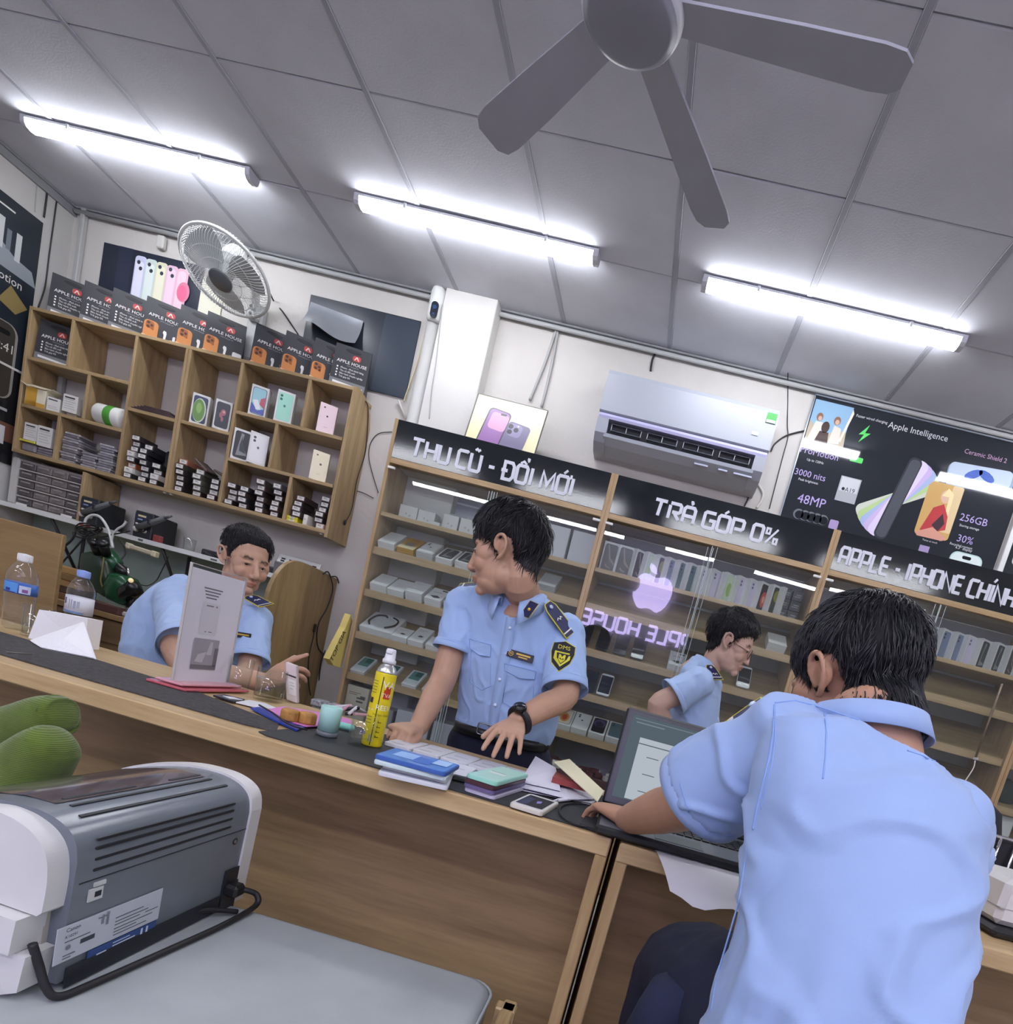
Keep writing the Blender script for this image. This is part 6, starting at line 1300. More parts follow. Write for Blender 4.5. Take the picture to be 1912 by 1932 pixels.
st = [('#cfc9dd', '#e0dcea', 'white phone at the bottom of the right hand pile'), ('#6b5f88', '#d9d5e4', 'violet phone second from below in the right hand pile'), ('#4a2b34', '#3a2028', 'maroon phone second from the top in the right hand pile'), ('#9fd8c6', '#b4e3d4', 'mint green phone on top of the right hand pile')]
for k, (bc, fc, l) in enumerate(st):
    dx = (0, -3, -4, -2)[k]; dz = .0098 * k; up = -10.5 * k
    base = [(898 + dx, 1490), (953 + dx, 1508), (978 + dx, 1478), (926 + dx, 1462)]
    pts = [atZ(x, y, MZ + .009) for x, y in base]
    flat_phone(l, [(x, y) for x, y in base], .0085, MZ + .0004, mat('pc' + bc, bc, .35), mat('pf' + fc, fc, .3), group='pile of phones by the counter edge', tl=(lambda w, d: [('#e4f2ea', [rect(-w * .3, -d * .1, w * .25, d * .0)]), ('#4f7f74', [rect(-w * .3, d * .0, w * .2, d * .015)])]) if k == 3 else None)[0].location.z = MZ + .0004 + dz
# left pile of long phones
st2 = [('#d9dadf', '#c9ccd6', [(708, 1452), (838, 1484), (862, 1462), (742, 1436)], 'white phone at the bottom of the left pile'), ('#e0e0e4', '#3a3c46', [(722, 1450), (838, 1480), (858, 1460), (748, 1434)], 'white edged phone second from below in the left pile'), ('#cfe0e0', '#dfe6ea', [(702, 1450), (836, 1484), (860, 1462), (736, 1432)], 'silver phone second from the top in the left pile'), ('#3f64ad', '#5b8fd6', [(706, 1450), (838, 1486), (860, 1466), (738, 1434)], 'blue phone on top of the left pile')]
for k, (bc, fc, pxs, l) in enumerate(st2):
    t_, w_, d_ = flat_phone(l, pxs, .0085, MZ + .0004, mat('pc' + bc, bc, .35), mat('pf' + fc, fc, .25), group='pile of phones by the spray can', tl=(lambda w, d: [('#8fb8ea', [rect(-w * .35, -d * .2, -w * .05, d * .3)]), ('#3a6fc4', [rect(-w * .05, -d * .3, w * .2, d * .2)]), ('#a9cbf2', [rect(w * .2, -d * .1, w * .42, d * .38)])]) if k == 3 else None)
    t_.location.z = MZ + .0004 + .0098 * k
def plain_phone(label, x, y, rz, group):
    tt = thing('phone', label, 'phone', (x, y, MZ + .0004), rz, group)
    b = MB(); b.prism(rrect(.0715, .147, .009, 5), 0, .0078); obj('body', b, whp, tt)
    b = MB(); b.prism(rrect(.067, .142, .008, 5), .0078, .0083); fo = obj('face', b, mat('phone back white', '#dfe0e4', .35), tt)
    prints(fo, Matrix.Translation((0, 0, .0083)), [('#b9bac2', [rect(-.02, .0, .018, .008)]), ('#6a6c74', [rect(-.026, -.05, .008, -.047), rect(-.03, .05, -.01, .052)])], 'face_print'); return tt
x0 = atZ(752, 1404, MZ + .01).x
for k, l in enumerate(('leftmost, by the spray can', 'second from left', 'third from left', 'fourth from left', 'rightmost, near the fingers')):
    plain_phone('white phone lying in the back row, ' + l, x0 + .0745 * k, 1.572 + .004 * (k % 2), random.uniform(-.03, .03), 'back row of white phones')
plain_phone('white phone lying between the two phone piles', atZ(872, 1452, MZ).x, 1.415, .08, 'loose white phones')
p = atZ(868, 1474, MZ); b = MB(); b.box((p.x, p.y, MZ + .006), (.035, .022, .011), .003, R=Matrix.Rotation(.2, 3, 'Z')); single('card_reader', b, mat('reader dark', '#31352f', .4), 'small dark card reader between the phone piles', 'card reader')
# papers, red book, yellow sheet, pen, cable
pap = mat('papers white', '#d6d6e2', .6)
for k, (pxs, nm_) in enumerate(((((978, 1474), (1002, 1440), (1052, 1462), (1128, 1498), (1118, 1504)), 'lowest loose sheet in the fan of papers'), (((977, 1468), (1008, 1436), (1060, 1458), (1130, 1494), (1080, 1494)), 'middle loose sheet in the fan of papers'), (((985, 1460), (1010, 1430), (1048, 1452), (1062, 1478)), 'uppermost loose sheet in the fan of papers'))):
    z = MZ + .002 + .006 * k; pts = [atZ(x, y, z + .02) for x, y in pxs]
    b = MB(); n = len(pts); vs = []
    for i, p in enumerate(pts): vs.append((p.x, p.y, z + (.012 * k if i in (1, 2) else .0)))
    b.add(vs + [(x, y, zz_ + .0015) for x, y, zz_ in vs], [tuple(range(n)), tuple(range(n, 2 * n))] + [(i, (i + 1) % n, n + (i + 1) % n, n + i) for i in range(n)]); single('loose_sheet', b, pap, 'white ' + nm_, 'paper', 'fan of papers')
p1, p2, p3, p4 = atZ(1042, 1470, MZ + .03), atZ(1050, 1448, MZ + .05), atZ(1095, 1470, MZ + .05), atZ(1118, 1498, MZ + .02)
b = MB(); b.prism([(p1.x, p1.y), (p4.x, p4.y), (p3.x + .02, p3.y + .02), (p2.x, p2.y + .02)], MZ + .021, MZ + .036); single('red_notebook', b, mat('notebook red', '#8e3a36', .5), 'dark red notebook on top of the papers', 'notebook')
q = [atY(1046, 1437, 1.62), atY(1075, 1432, 1.66), atY(1140, 1492, 1.42), atY(1128, 1512, 1.36)]
b = MB(); d_ = V((0, 0, -.002)); b.add([tuple(p) for p in q] + [tuple(p + d_) for p in q], [(0, 1, 2, 3), (4, 7, 6, 5)] + [(i, (i + 1) % 4, 4 + (i + 1) % 4, 4 + i) for i in range(4)]); single('yellow_slip', b, mat('slip yellow', '#dcd8b4', .6), 'pale yellow sheet leaning against the red notebook', 'paper')
pA_, pB_ = atZ(1048, 1510, MZ + .006), atZ(1122, 1505, MZ + .006)
t = thing('ballpoint_pen', 'white and violet pen lying in front of the papers', 'pen', tuple(pA_)); t.location.z = MZ
dr = (pB_ - pA_); b = MB(); b.tube([pA_ + dr * .05, pA_ + dr * .55], .0042, 10); obj('white_barrel', b, mat('pen white', '#dedee4', .3), t, world=True)
b = MB(); b.tube([pA_ + dr * .56, pA_ + dr * 1.0], .0046, 10); obj('violet_cap', b, mat('pen violet', '#3a2f9a', .3), t, world=True)
b = MB(); b.tube([pA_ - dr * .04, pA_ + dr * .05], [.001, .0035], 8); obj('pen_tip', b, mat('pen white', '#dedee4', .3), t, world=True)
b = MB(); b.tube(cr([atZ(x, y, MZ + .0035) for x, y in ((1030, 1492), (1045, 1502), (1075, 1510), (1110, 1516), (1122, 1522), (1095, 1516), (1066, 1518), (1056, 1530), (1070, 1548), (1108, 1560), (1130, 1562))], 7), .0024, 6); single('charging_cable', b, blk, 'black cable looping on the desk mat near the man\'s hand', 'cable')
# ---- laptop
t = thing('laptop', 'black laptop with a grey screen showing a document', 'laptop', (.175, 1.30, CZ))
lk = mat('laptop black', '#1d1f22', .4); lg = mat('laptop grey', '#5c626a', .4, var=.05); Rz = Matrix.Rotation(math.radians(1.5), 4, 'Z')
LT = Matrix.Translation((.168, 1.325, CZ + .0065)) @ Rz
b = MB(); b.box((0, 0, .008), (.382, .255, .018), .005, T=LT); obj('base', b, lk, t, world=True)
b = MB(); b.box((0, 0, .0176), (.372, .245, .0016), .0006, T=LT); deck = obj('palm_deck', b, lg, t, world=True)
b = MB(); b.box((-.02, -.078, .0187), (.10, .07, .001), T=LT); obj('touchpad', b, mat('touchpad', '#3a3e44', .35), t, world=True)
key_m = mat('laptop key', '#17181b', .45); kb_ = MB(); kb_.box((0, 0, .0012), (.0155, .0145, .0024), .0008); kme = kb_.mesh('laptop_key', key_m)
b = MB(); b.box((0, .035, .0184), (.345, .112, .0006), T=LT); kbd = obj('keyboard_well', b, mat('key well', '#24262a', .5), t, world=True)
off_kb = kbd.location
for r in range(6):
    for k in range(18):
        o = bpy.data.objects.new('laptop_key', kme); COL.objects.link(o); o.parent = kbd
        p = LT @ V((-.163 + k * .0191, -.012 + r * .0186, .0188)); o.location = p - t.location; o.rotation_euler = (0, 0, math.radians(1.5))
LA = math.radians(14)
LL = Matrix.Translation((.168, 1.325, CZ + .0065)) @ Rz @ Matrix.Translation((0, .127, .016)) @ Matrix.Rotation(-LA, 4, 'X')
b = MB(); b.box((-.0, .006, .122), (.382, .010, .243), .005, T=LL); lid = obj('lid', b, lk, t, world=True)
b = MB(); b.box((0, .0005, .122), (.366, .001, .228), T=LL); obj('bezel', b, mat('bezel', '#2c3034', .35), t, world=True)
ST = LL @ frame((0, -.0002, .125), (1, 0, 0), (0, 0, 1), (0, -1, 0))
sc_m = emis('screen glow', '#596670', .9)
b = MB(); b.box((0, 0, 0), (.344, .206, .001), T=ST); so = obj('screen', b, sc_m, t, world=True)
b = MB(); doc = emis('document glow', '#b4bcc6', .95); ink = emis('document ink', '#5d656e', .9); hl = emis('toolbar glow', '#7b8892', .9)
def sq(m_i, x0, y0, x1, y1, lv): b.mi(m_i).poly([(x0, y0, .0007 + .0002 * lv), (x1, y0, .0007 + .0002 * lv), (x1, y1, .0007 + .0002 * lv), (x0, y1, .0007 + .0002 * lv)], ST)
sq(0, -.142, -.10, .10, .052, 0); sq(1, -.142, .036, .10, .0385, 1); sq(2, .02, .066, .05, .074, 0); sq(2, .055, .066, .10, .074, 0); sq(2, -.16, .085, -.09, .088, 0); sq(2, -.165, .094, .05, .096, 0)
for k in range(11):
    y_ = .018 - k * .0105
    sq(1, -.06 + .004 * (k % 3), y_, -.02 + .006 * (k % 4), y_ + .0016, 1)
    if k % 4 == 1: sq(1, -.115, y_, -.085, y_ + .002, 1)
    if k > 1: sq(1, -.01, y_, .03 - .005 * (k % 2), y_ + .0016, 1)
sq(1, -.055, .026, -.025, .0285, 1)
obj('document_page', b, [doc, ink, hl], so, world=True, fix=False)
b = MB(); b.tube([LT @ V((-.15, .127, .016)), LT @ V((.15, .127, .016))], .006, 10); obj('hinge_bar', b, lk, t, world=True)
b = MB(); b.prism([(-.06 + .006, 1.222), (.0, 1.212), (.012, 1.225), (.012, 1.30), (-.05, 1.31)], MZ + .0003, MZ + .006); single('dark_piece', b, mat('wrist pad', '#1a1c1f', .7), 'flat black piece under the left forearm of the bent man', 'piece')  # thin black piece filling the dark shape below the hand
# sheet hanging over the counter edge under the laptop
t = None
b = MB(); vs = []; fs = []; nx, ny = 8, 10
for i in range(nx + 1):
    for j in range(ny + 1):
        u, w = i / nx, j / ny; s_ = w * .215; x = .09 + .235 * u + .05 * w * (1 - u)
        y = 1.275 - s_ * .97; o_ = max(0, s_ - .085); z = CZ + .003 - 1.1 * o_ * o_ - .10 * o_ - .018 * o_ / .13 * math.sin(u * 5) ** 2
        vs.append((x, y, z))
for i in range(nx):
    for j in range(ny): fs.append((i * (ny + 1) + j, (i + 1) * (ny + 1) + j, (i + 1) * (ny + 1) + j + 1, i * (ny + 1) + j + 1))
b.add(vs, fs, None, True); single('hanging_sheet', b, mat('sheet bright', '#dedee2', .7), 'white sheet hanging over the counter edge beneath the laptop', 'paper')
# right end of the second counter: receipt printer and rack, dark jacket beyond
t = thing('white_desk_printer', 'white box shaped printer with black base at the right edge', 'printer', (.94, 1.40, CZ + .0006), math.radians(4))
b = MB(); b.box((.0, .0, .012), (.24, .22, .022), .008); obj('black_base', b, lk, t)
b = MB(); b.box((0, .01, .075), (.22, .2, .10), .012); obj('white_body', b, mat('printer white', '#d9d8d4', .4), t)
b = MB(); b.box((0, .01, .062), (.222, .202, .002)); obj('seam', b, mat('seam grey', '#a8a8a6', .5), t)
t = thing('wire_rack', 'dark basket with chrome wire bars behind the white printer', 'rack', (.97, 1.62, CZ + .0006))
b = MB(); b.box((0, .03, .09), (.34, .08, .18), .006); obj('rack_body', b, mat('rack dark', '#14171e', .5), t)
b = MB(); b.box((0, -.02, .185), (.34, .008, .008), .002); obj('top_bar', b, mat('chrome', '#d8d8d8', .15, metal=1), t)
for k in range(9):
    b = MB(); b.tube([(-.16 + .04 * k, -.02, .005), (-.16 + .04 * k, -.02, .185)], .004, 8); obj('wire_bar', b, mat('chrome', '#d8d8d8', .15, metal=1), t)
b = MB(); b.rings([((.98, 2.0, .55), (.22, 0, 0), (0, .14, 0)), ((.98, 2.0, .9), (.22, 0, 0), (0, .14, 0)), ((.98, 2.0, 1.0), (.19, 0, 0), (0, .12, 0)), ((.99, 2.0, 1.05), (.10, 0, 0), (0, .08, 0))], 28, 2.4)
single('chair_back', b, mat('chair navy', '#191d29', .7), 'dark navy padded chair back beyond the second counter', 'chair')
# ================================================================== BENCH CUSHION, PRINTER, SOCKS
BZ = .48
cush = mat('cushion grey', '#a4aaaa', .8, var=.10, vscale=7, bump=.25, bscale=14)
t = thing('padded_bench', 'grey padded bench with a pale wooden frame in the foreground', 'bench', (-.62, .58, ZF))
b = MB(); o_ = rrect(1.0, 1.02, .045, 6, -.62, .565)
def inset(p, d): cx, cy = -.62, .565; return [(cx + (x - cx) * (1 - d / .5), cy + (y - cy) * (1 - d / .51)) for x, y in p]
lay = [(0.004, BZ - .075), (0.0, BZ - .06), (0.0, BZ - .016), (.006, BZ - .005), (.018, BZ)]
vs = []; n = len(o_)
for d, z in lay: vs += [(x, y, z) for x, y in inset(o_, d)]
fs = [(i * n + k, i * n + (k + 1) % n, (i + 1) * n + (k + 1) % n, (i + 1) * n + k) for i in range(len(lay) - 1) for k in range(n)] + [tuple(range(n))[::-1], tuple(range(4 * n, 5 * n))]
b.add(vs, fs, None, True); obj('cushion', b, cush, t, world=True)
b = MB(); b.tube([(x, y, BZ - .012) for x, y in inset(o_, -.001)], .003, 6, closed=True); obj('piping', b, cush, t, world=True)
wf = wood('bench frame', '#c9b083', '#a98d5e', 'Y', rough=.5)
b = MB(); b.box((-.085, .565, BZ - .065), (.025, 1.06, .05), .003); b.box((-1.155, .565, BZ - .065), (.025, 1.06, .05), .003); obj('side_rail', b, wf, t, world=True)['kind'] = 'stuff'
for x, y in ((-.09, .06), (-.09, 1.07), (-1.15, .06), (-1.15, 1.07)):
    b = MB(); b.box((x, y, (BZ - .04 + ZF) / 2), (.04, .03, BZ - .04 - ZF), .003); obj('leg', b, wf, t, world=True)
# printer: seen from behind, its back faces +X; x from -.895 (front) to -.645 (back), y from .70 to 1.085
t = thing('laser_printer', 'grey and white laser printer seen from behind on the padded bench', 'printer', (-.77, .89, BZ))
pg = mat('printer grey', '#6d747b', .22, var=.05, vscale=12); pw = mat('printer shell white', '#d3d2d0', .4, var=.05, vscale=8); pk = mat('printer gap', '#22262c', .5)
FR = lambda y0: frame((0, y0, 0), (1, 0, 0), (0, 0, 1), (0, -1, 0))   # prism z -> -Y
prof = [(-.648, BZ + .012), (-.645, BZ + .15)] + [(p.x, p.y) for p in cr([(-.6445, BZ + .185, 0), (-.649, BZ + .208, 0), (-.660, BZ + .224, 0), (-.680, BZ + .235, 0), (-.710, BZ + .241, 0), (-.755, BZ + .240, 0), (-.80, BZ + .232, 0), (-.86, BZ + .214, 0), (-.90, BZ + .195, 0)], 5)] + [(-.90, BZ + .012)]
b = MB(); b.prism(prof, -1.062, -.712, frame((0, 0, 0), (1, 0, 0), (0, 0, 1), (0, -1, 0)))
for i in range(len(b.f)): b.sm[i] = len(b.f[i]) == 4 and True
o = obj('body', b, pg, t, world=True); o.data.shade_smooth() if hasattr(o.data, 'shade_smooth') else None
md = o.modifiers.new('es', 'EDGE_SPLIT'); md.split_angle = math.radians(40)
def scaled(p, dx, dz): return [(x + (dx if x > -.78 else -dx), z + (dz if z > BZ + .1 else 0)) for x, z in p]
# far white rim
b = MB(); pr_ = [(x + (.004 if x > -.72 else -.003), z + (.004 if z > BZ + .18 else 0) - (.008 if z < BZ + .05 else 0)) for x, z in prof]
b.prism(pr_, -1.092, -1.062, frame((0, 0, 0), (1, 0, 0), (0, 0, 1), (0, -1, 0))); obj('side_shell', b, pw, t, world=True)
# near white side in three plates
near = [(-.660, BZ + .118), (-.654, BZ + .124)] + [(p.x, p.y) for p in cr([(-.653, BZ + .14, 0), (-.653, BZ + .168, 0), (-.658, BZ + .196, 0), (-.670, BZ + .215, 0), (-.690, BZ + .228, 0), (-.72, BZ + .236, 0), (-.76, BZ + .234, 0), (-.86, BZ + .208, 0), (-.90, BZ + .195, 0)], 5)] + [(-.90, BZ + .13)]
b = MB(); b.prism(near, -.712, -.682, frame((0, 0, 0), (1, 0, 0), (0, 0, 1), (0, -1, 0))); obj('side_shell', b, pw, t, world=True)
b = MB(); b.prism([(-.672, BZ + .068), (-.668, BZ + .116), (-.90, BZ + .125), (-.90, BZ + .08)], -.706, -.664, frame((0, 0, 0), (1, 0, 0), (0, 0, 1), (0, -1, 0))); obj('side_cover', b, pw, t, world=True)
b = MB(); b.prism([(-.69, BZ + .004), (-.662, BZ + .016), (-.657, BZ + .066), (-.90, BZ + .078), (-.90, BZ + .004)], -.712, -.672, frame((0, 0, 0), (1, 0, 0), (0, 0, 1), (0, -1, 0))); obj('side_skirt', b, pw, t, world=True)
b = MB(); b.box((-.78, .71, BZ + .10), (.22, .012, .16)); obj('side_recess', b, mat('printer cream', '#b5b0a6', .5), t, world=True)
YZ = frame((-.6446, 0, 0), (0, 1, 0), (0, 0, 1), (1, 0, 0))
b = MB(); b.box((.90, BZ + .1535, 0), (.36, .0012, .0012), T=YZ); obj('panel_seam', b, pk, t, world=True)
for k in range(4):
    b = MB(); b.prism(rrect(.278, .0042, .002, 3, .877, BZ + .214 - .0155 * k - (.003 if k == 0 else 0)), -.002, .0006, YZ); obj('vent_slot', b, pk, t, world=True)
for (x, y0, y1, z) in ((-.676, .74, 1.03, .2345), (-.700, .75, 1.02, .2405), (-.722, .76, .88, .242), (-.722, .95, 1.02, .242)):
    b = MB(); b.box((x, (y0 + y1) / 2, BZ + z), (.005, y1 - y0, .0022), R=Matrix.Rotation(.25 if x > -.69 else .06, 3, 'Y')); obj('vent_slot', b, pk, t, world=True)
pt = [(-.712, BZ + .2416), (-.755, BZ + .2408), (-.80, BZ + .2328), (-.86, BZ + .2148), (-.895, BZ + .1985)]
b = MB(); vs = [(x, y, z + .0008) for x, z in pt for y in (.74, 1.02)]; b.add(vs, [(2 * k, 2 * k + 1, 2 * k + 3, 2 * k + 2) for k in range(4)], None, True); obj('smoked_cover', b, mat('tray gloss', '#574f52', .1), t, world=True)
# rating label, sockets, port
b = MB(); b.box((.785, BZ + .072, .0008), (.175, .052, .0012), T=YZ); lb = obj('rating_label', b, mat('rating label', '#b9bec6', .5), t, world=True)
T2 = YZ @ Matrix.Translation((.6975, BZ + .046, .0014))
L = [('#2f3338', [('t', 'Canon', .008, .012, .043, 'LEFT'), ('t', 'K10291', .006, .012, .034, 'LEFT')]), ('#5a5e66', [rect(.012, .028, .05, .0295), rect(.06, .044, .078, .0455), rect(.09, .033, .14, .0345), rect(.09, .027, .15, .0285), rect(.09, .022, .135, .0235), rect(.09, .016, .16, .0175), rect(.09, .011, .13, .0125), rect(.09, .006, .15, .0075), rect(.145, .022, .17, .0235), rect(.012, .008, .03, .0095), rect(.012, .004, .024, .0055)]), ('#3a3e46', [rect(.036, .017, .058, .024)]), ('#7a7f88', [disc(.004, 10, .018, .02), rect(.066, .034, .07, .048), rect(.074, .03, .078, .05)])]
prints(lb, T2, L, 'label_print', world=True, step=.0001)
b = MB(); b.box((.81, BZ + .037, .0006), (.12, .014, .001), T=YZ); bl2 = obj('blue_label', b, mat('blue label', '#2f4a80', .4), t, world=True)
prints(bl2, YZ @ Matrix.Translation((.76, BZ + .03, .0012)), [('#c9d2e2', [rect(.004, .002, .02, .004), rect(.03, .004, .07, .006), rect(.03, .009, .06, .0105), rect(.08, .002, .084, .012), rect(.09, .002, .094, .012)])], 'label_print', world=True, step=.0001)
b = MB(); b.box((.87, BZ + .018, .0004), (.30, .03, .002), T=YZ); obj('lower_gap', b, pk, t, world=True)
b = MB(); b.box((1.045, BZ + .035, .0006), (.042, .09, .002), T=YZ); obj('power_inlet', b, pk, t, world=True)
b = MB(); b.prism(disc(.006, 18, 1.035, BZ + .135), 0, .001, YZ); obj('screw_hole', b, pk, t, world=True)
b = MB(); b.prism(disc(.0035, 14, 1.035, BZ + .135), .001, .0016, YZ); obj('screw', b, mat('screw steel', '#a9acb0', .3, metal=.8), t, world=True)
b = MB(); b.box((.752, BZ + .145, .0005), (.018, .006, .002), T=YZ); b.box((.747, BZ + .131, .0007), (.022, .018, .002), T=YZ); o = obj('usb_port', b, mat('port steel', '#c4c6c4', .3), t, world=True); o['kind'] = 'stuff'
b = MB(); b.box((.75, BZ + .131, .0018), (.010, .008, .0006), T=YZ); obj('port_opening', b, pk, t, world=True)
# power cord: plug at the inlet, runs along the cushion
b = MB(); Yx = lambda y, z, x=-.63: (x, y, BZ + z)
b.tube(cr([Yx(1.045, .04, -.640), Yx(1.060, .038, -.62), Yx(1.072, .028, -.605), Yx(1.06, .012, -.598), Yx(.98, .0065, -.60), Yx(.86, .0065, -.61), Yx(.74, .0065, -.622), Yx(.70, .0065, -.63), Yx(.690, .02, -.64), Yx(.688, .05, -.653), Yx(.682, .08, -.66)], 8), .0055, 8)
obj('power_cord', b, blk, t, world=True)
b = MB(); b.box((-.634, 1.045, BZ + .04), (.026, .03, .024), .005); obj('power_plug', b, blk, t, world=True)
b = MB(); b.tube(cr([Yx(1.03, .008, -.612), Yx(.99, .018, -.64), Yx(.95, .02, -.652), Yx(.93, .012, -.662)], 6), .005, 8); single('second_lead', b, blk, 'short black lead looping under the grey printer', 'cord')
# knitted socks
sock_m = mat('sock green', '#586d22', .95, var=.22, vscale=26, bump=.5, bscale=240, sheen=.3)
nt = sock_m.node_tree
w_ = nt.nodes.new('ShaderNodeTexWave'); w_.inputs['Scale'].default_value = 95; w_.bands_direction = 'Z'; w_.inputs['Distortion'].default_value = 1.2
tc_ = [n for n in nt.nodes if n.type == 'TEX_COORD'][0]; nt.links.new(tc_.outputs['Object'], w_.inputs['Vector'])
bp_ = [n for n in nt.nodes if n.type == 'BUMP'][0]; nt.links.new(w_.outputs['Fac'], bp_.inputs['Height']); bp_.inputs['Distance'].default_value = .0015
def sock(label, pts, radii, toe):
    b = MB(); P = cr(pts, 5); rs = []
    for i in range(len(pts) - 1):
        for k in range(5): u = k / 5; rs.append([radii[i][q] * (1 - u) + radii[i + 1][q] * u for q in (0, 1)])
    rs.append(radii[-1]); rings_ = []
    for i, p in enumerate(P):
        tg = (P[min(i + 1, len(P) - 1)] - P[max(i - 1, 0)]).normalized(); sd = tg.cross(V((0, 0, 1))).normalized(); up = sd.cross(tg)
        rings_.append((p, sd * rs[i][0], up * rs[i][1]))
    b.rings(rings_, 32, 2.3); t = single('knitted_sock', b, sock_m, label, 'sock'); 
    b = MB(); k = int(len(rings_) * toe); c, ax, ay = rings_[k]
    b.tube([V(c) + V(ax) * (.995 * math.cos(w)) + V(ay) * (.995 * math.sin(w)) for w in [.25 + (PI - .5) * q / 15 for q in range(16)]], .0022, 6)
    o = obj('toe_seam', b, sock_m, t, world=True); return t
SP_ = lambda px, py, y: tuple(atY(px, py, y))
sock('olive green knitted sock, upper one of two behind the printer', [SP_(-160, 1425, 1.13), SP_(-60, 1405, 1.13), SP_(0, 1392, 1.13), SP_(50, 1374, 1.13), SP_(88, 1356, 1.13), SP_(112, 1350, 1.13), SP_(121, 1350, 1.13), SP_(125, 1350, 1.13)], [(.06, .062), (.06, .06), (.058, .056), (.056, .052), (.052, .046), (.046, .040), (.034, .030), (.012, .012)], .70)
sock('olive green knitted sock, lower one of two behind the printer', [SP_(-160, 1650, 1.05), SP_(-60, 1560, 1.05), SP_(0, 1510, 1.05), SP_(45, 1462, 1.05), SP_(80, 1425, 1.05), SP_(102, 1404, 1.05), SP_(112, 1396, 1.05), SP_(117, 1392, 1.05)], [(.07, .085), (.068, .078), (.064, .072), (.06, .064), (.054, .052), (.046, .042), (.032, .030), (.012, .012)], .70)
# ================================================================== PEOPLE
def remesh(mb, voxel, smooth=3, name='body', fold=None):
    me = mb.mesh('tmp', mat('tmp'), None, True); o = bpy.data.objects.new('tmp', me); COL.objects.link(o)
    md = o.modifiers.new('r', 'REMESH'); md.mode = 'VOXEL'; md.voxel_size = voxel; md.use_smooth_shade = True
    if smooth: sm = o.modifiers.new('s', 'SMOOTH'); sm.iterations = smooth; sm.factor = .5
    dg = bpy.context.evaluated_depsgraph_get(); out = bpy.data.meshes.new_from_object(o.evaluated_get(dg))
    bpy.data.objects.remove(o); bpy.data.meshes.remove(me); out.name = name; out.materials.clear()
    if fold:
        ns = [v.normal.copy() for v in out.vertices]
        for v, n in zip(out.vertices, ns): v.co = v.co + n * fold(v.co, n)
    out.polygons.foreach_set('use_smooth', [True] * len(out.polygons)); out.update()
    return out
def link(name, me, m, parent, label=None):
    """mesh given in world space -> child of an unrotated Empty"""
    me.transform(Matrix.Translation(-parent.location))
    if m is not None:
        me.materials.clear()
        for q in (m if isinstance(m, (list, tuple)) else [m]): me.materials.append(q)
    o = bpy.data.objects.new(name, me); COL.objects.link(o); o.parent = parent
    if label: o['label'] = label
    return o
def bvh_of(me): return BVHTree.FromPolygons([v.co.copy() for v in me.vertices], [tuple(p.vertices) for p in me.polygons])
def hit(bvh, px, py):
    d = ray(px, py).normalized(); r = bvh.ray_cast(CAM, d); return (r[0], r[1]) if r[0] is not None else (None, None)
def head_T(H, fwd, up):
    f = V(fwd).normalized(); u = V(up); u = (u - f * u.dot(f)).normalized(); r = f.cross(u)
    return Matrix(((r.x, f.x, u.x, H.x), (r.y, f.y, u.y, H.y), (r.z, f.z, u.z, H.z), (0, 0, 0, 1)))
def add_head(b, T, w=1.0, jaw=1.0, nose=1.0):
    E = lambda c, r, R=None: b.ell((c[0] * w, c[1], c[2]), (r[0] * w, r[1], r[2]), T, R, 24, 14)
    E((0, -.012, .045), (.077, .096, .082)); E((0, .012, .02), (.070, .080, .075)); E((0, .028, -.03), (.060, .066, .082))
    E((0, .040, -.078), (.046 * jaw, .046, .036)); E((0, .074, -.102), (.019, .017, .016)); E((0, .0, -.06), (.058 * jaw, .055, .045))
    for s in (-1, 1):
        E((s * .036, .062, -.032), (.026, .026, .028)); E((s * .046, .050, -.004), (.024, .03, .03)); E((s * .03, .072, .024), (.026, .016, .010))
        E((s * .0125, .104, -.043), (.0095, .011, .0085))
        # ear: helix rim, bowl and lobe
        e = lambda y, z, x=.078: (s * x * w, y, z)
        b.limb([e(.010, -.012), e(.014, .012, .083), e(.004, .030, .091), e(-.012, .032, .097), e(-.022, .016, .098), e(-.018, -.006, .094), e(-.006, -.022, .086), e(.004, -.028, .080)], [.0045, .0048, .005, .005, .0048, .0045, .0055, .006], 10, T, 3)
        b.ell(e(-.006, .004, .078), (.010, .017, .024), T)
        b.ell(e(.012, -.004, .076), (.006, .005, .007), T)
        # eyelids
        b.limb([(s * .017 * w, .084, .000), (s * .024 * w, .0885, .0048), (s * .033 * w, .0870, .0048), (s * .044 * w, .0775, .000)], [.0028, .0036, .0038, .003], 8, T, 3)
        b.limb([(s * .018 * w, .084, -.003), (s * .031 * w, .085, -.0085), (s * .044 * w, .077, -.003)], [.0026, .0032, .0028], 8, T, 3)
    b.limb([(0, .086, .018), (0, .094, .002), (0, .094 + .012 * nose, -.022), (0, .094 + .020 * nose, -.037), (0, .094 + .015 * nose, -.045)], [.0085, .0085, .0105 * nose, .0125 * nose, .009 * nose], 14, T, 3)
    b.limb([(-.021 * w, .082, -.071), (-.008, .0955, -.0665), (0, .0955, -.068), (.008, .0955, -.0665), (.021 * w, .082, -.071)], [.003, .0052, .005, .0052, .003], 10, T, 3)
    b.limb([(-.018 * w, .082, -.074), (0, .0925, -.0795), (.018 * w, .082, -.074)], [.003, .0062, .003], 10, T, 3)
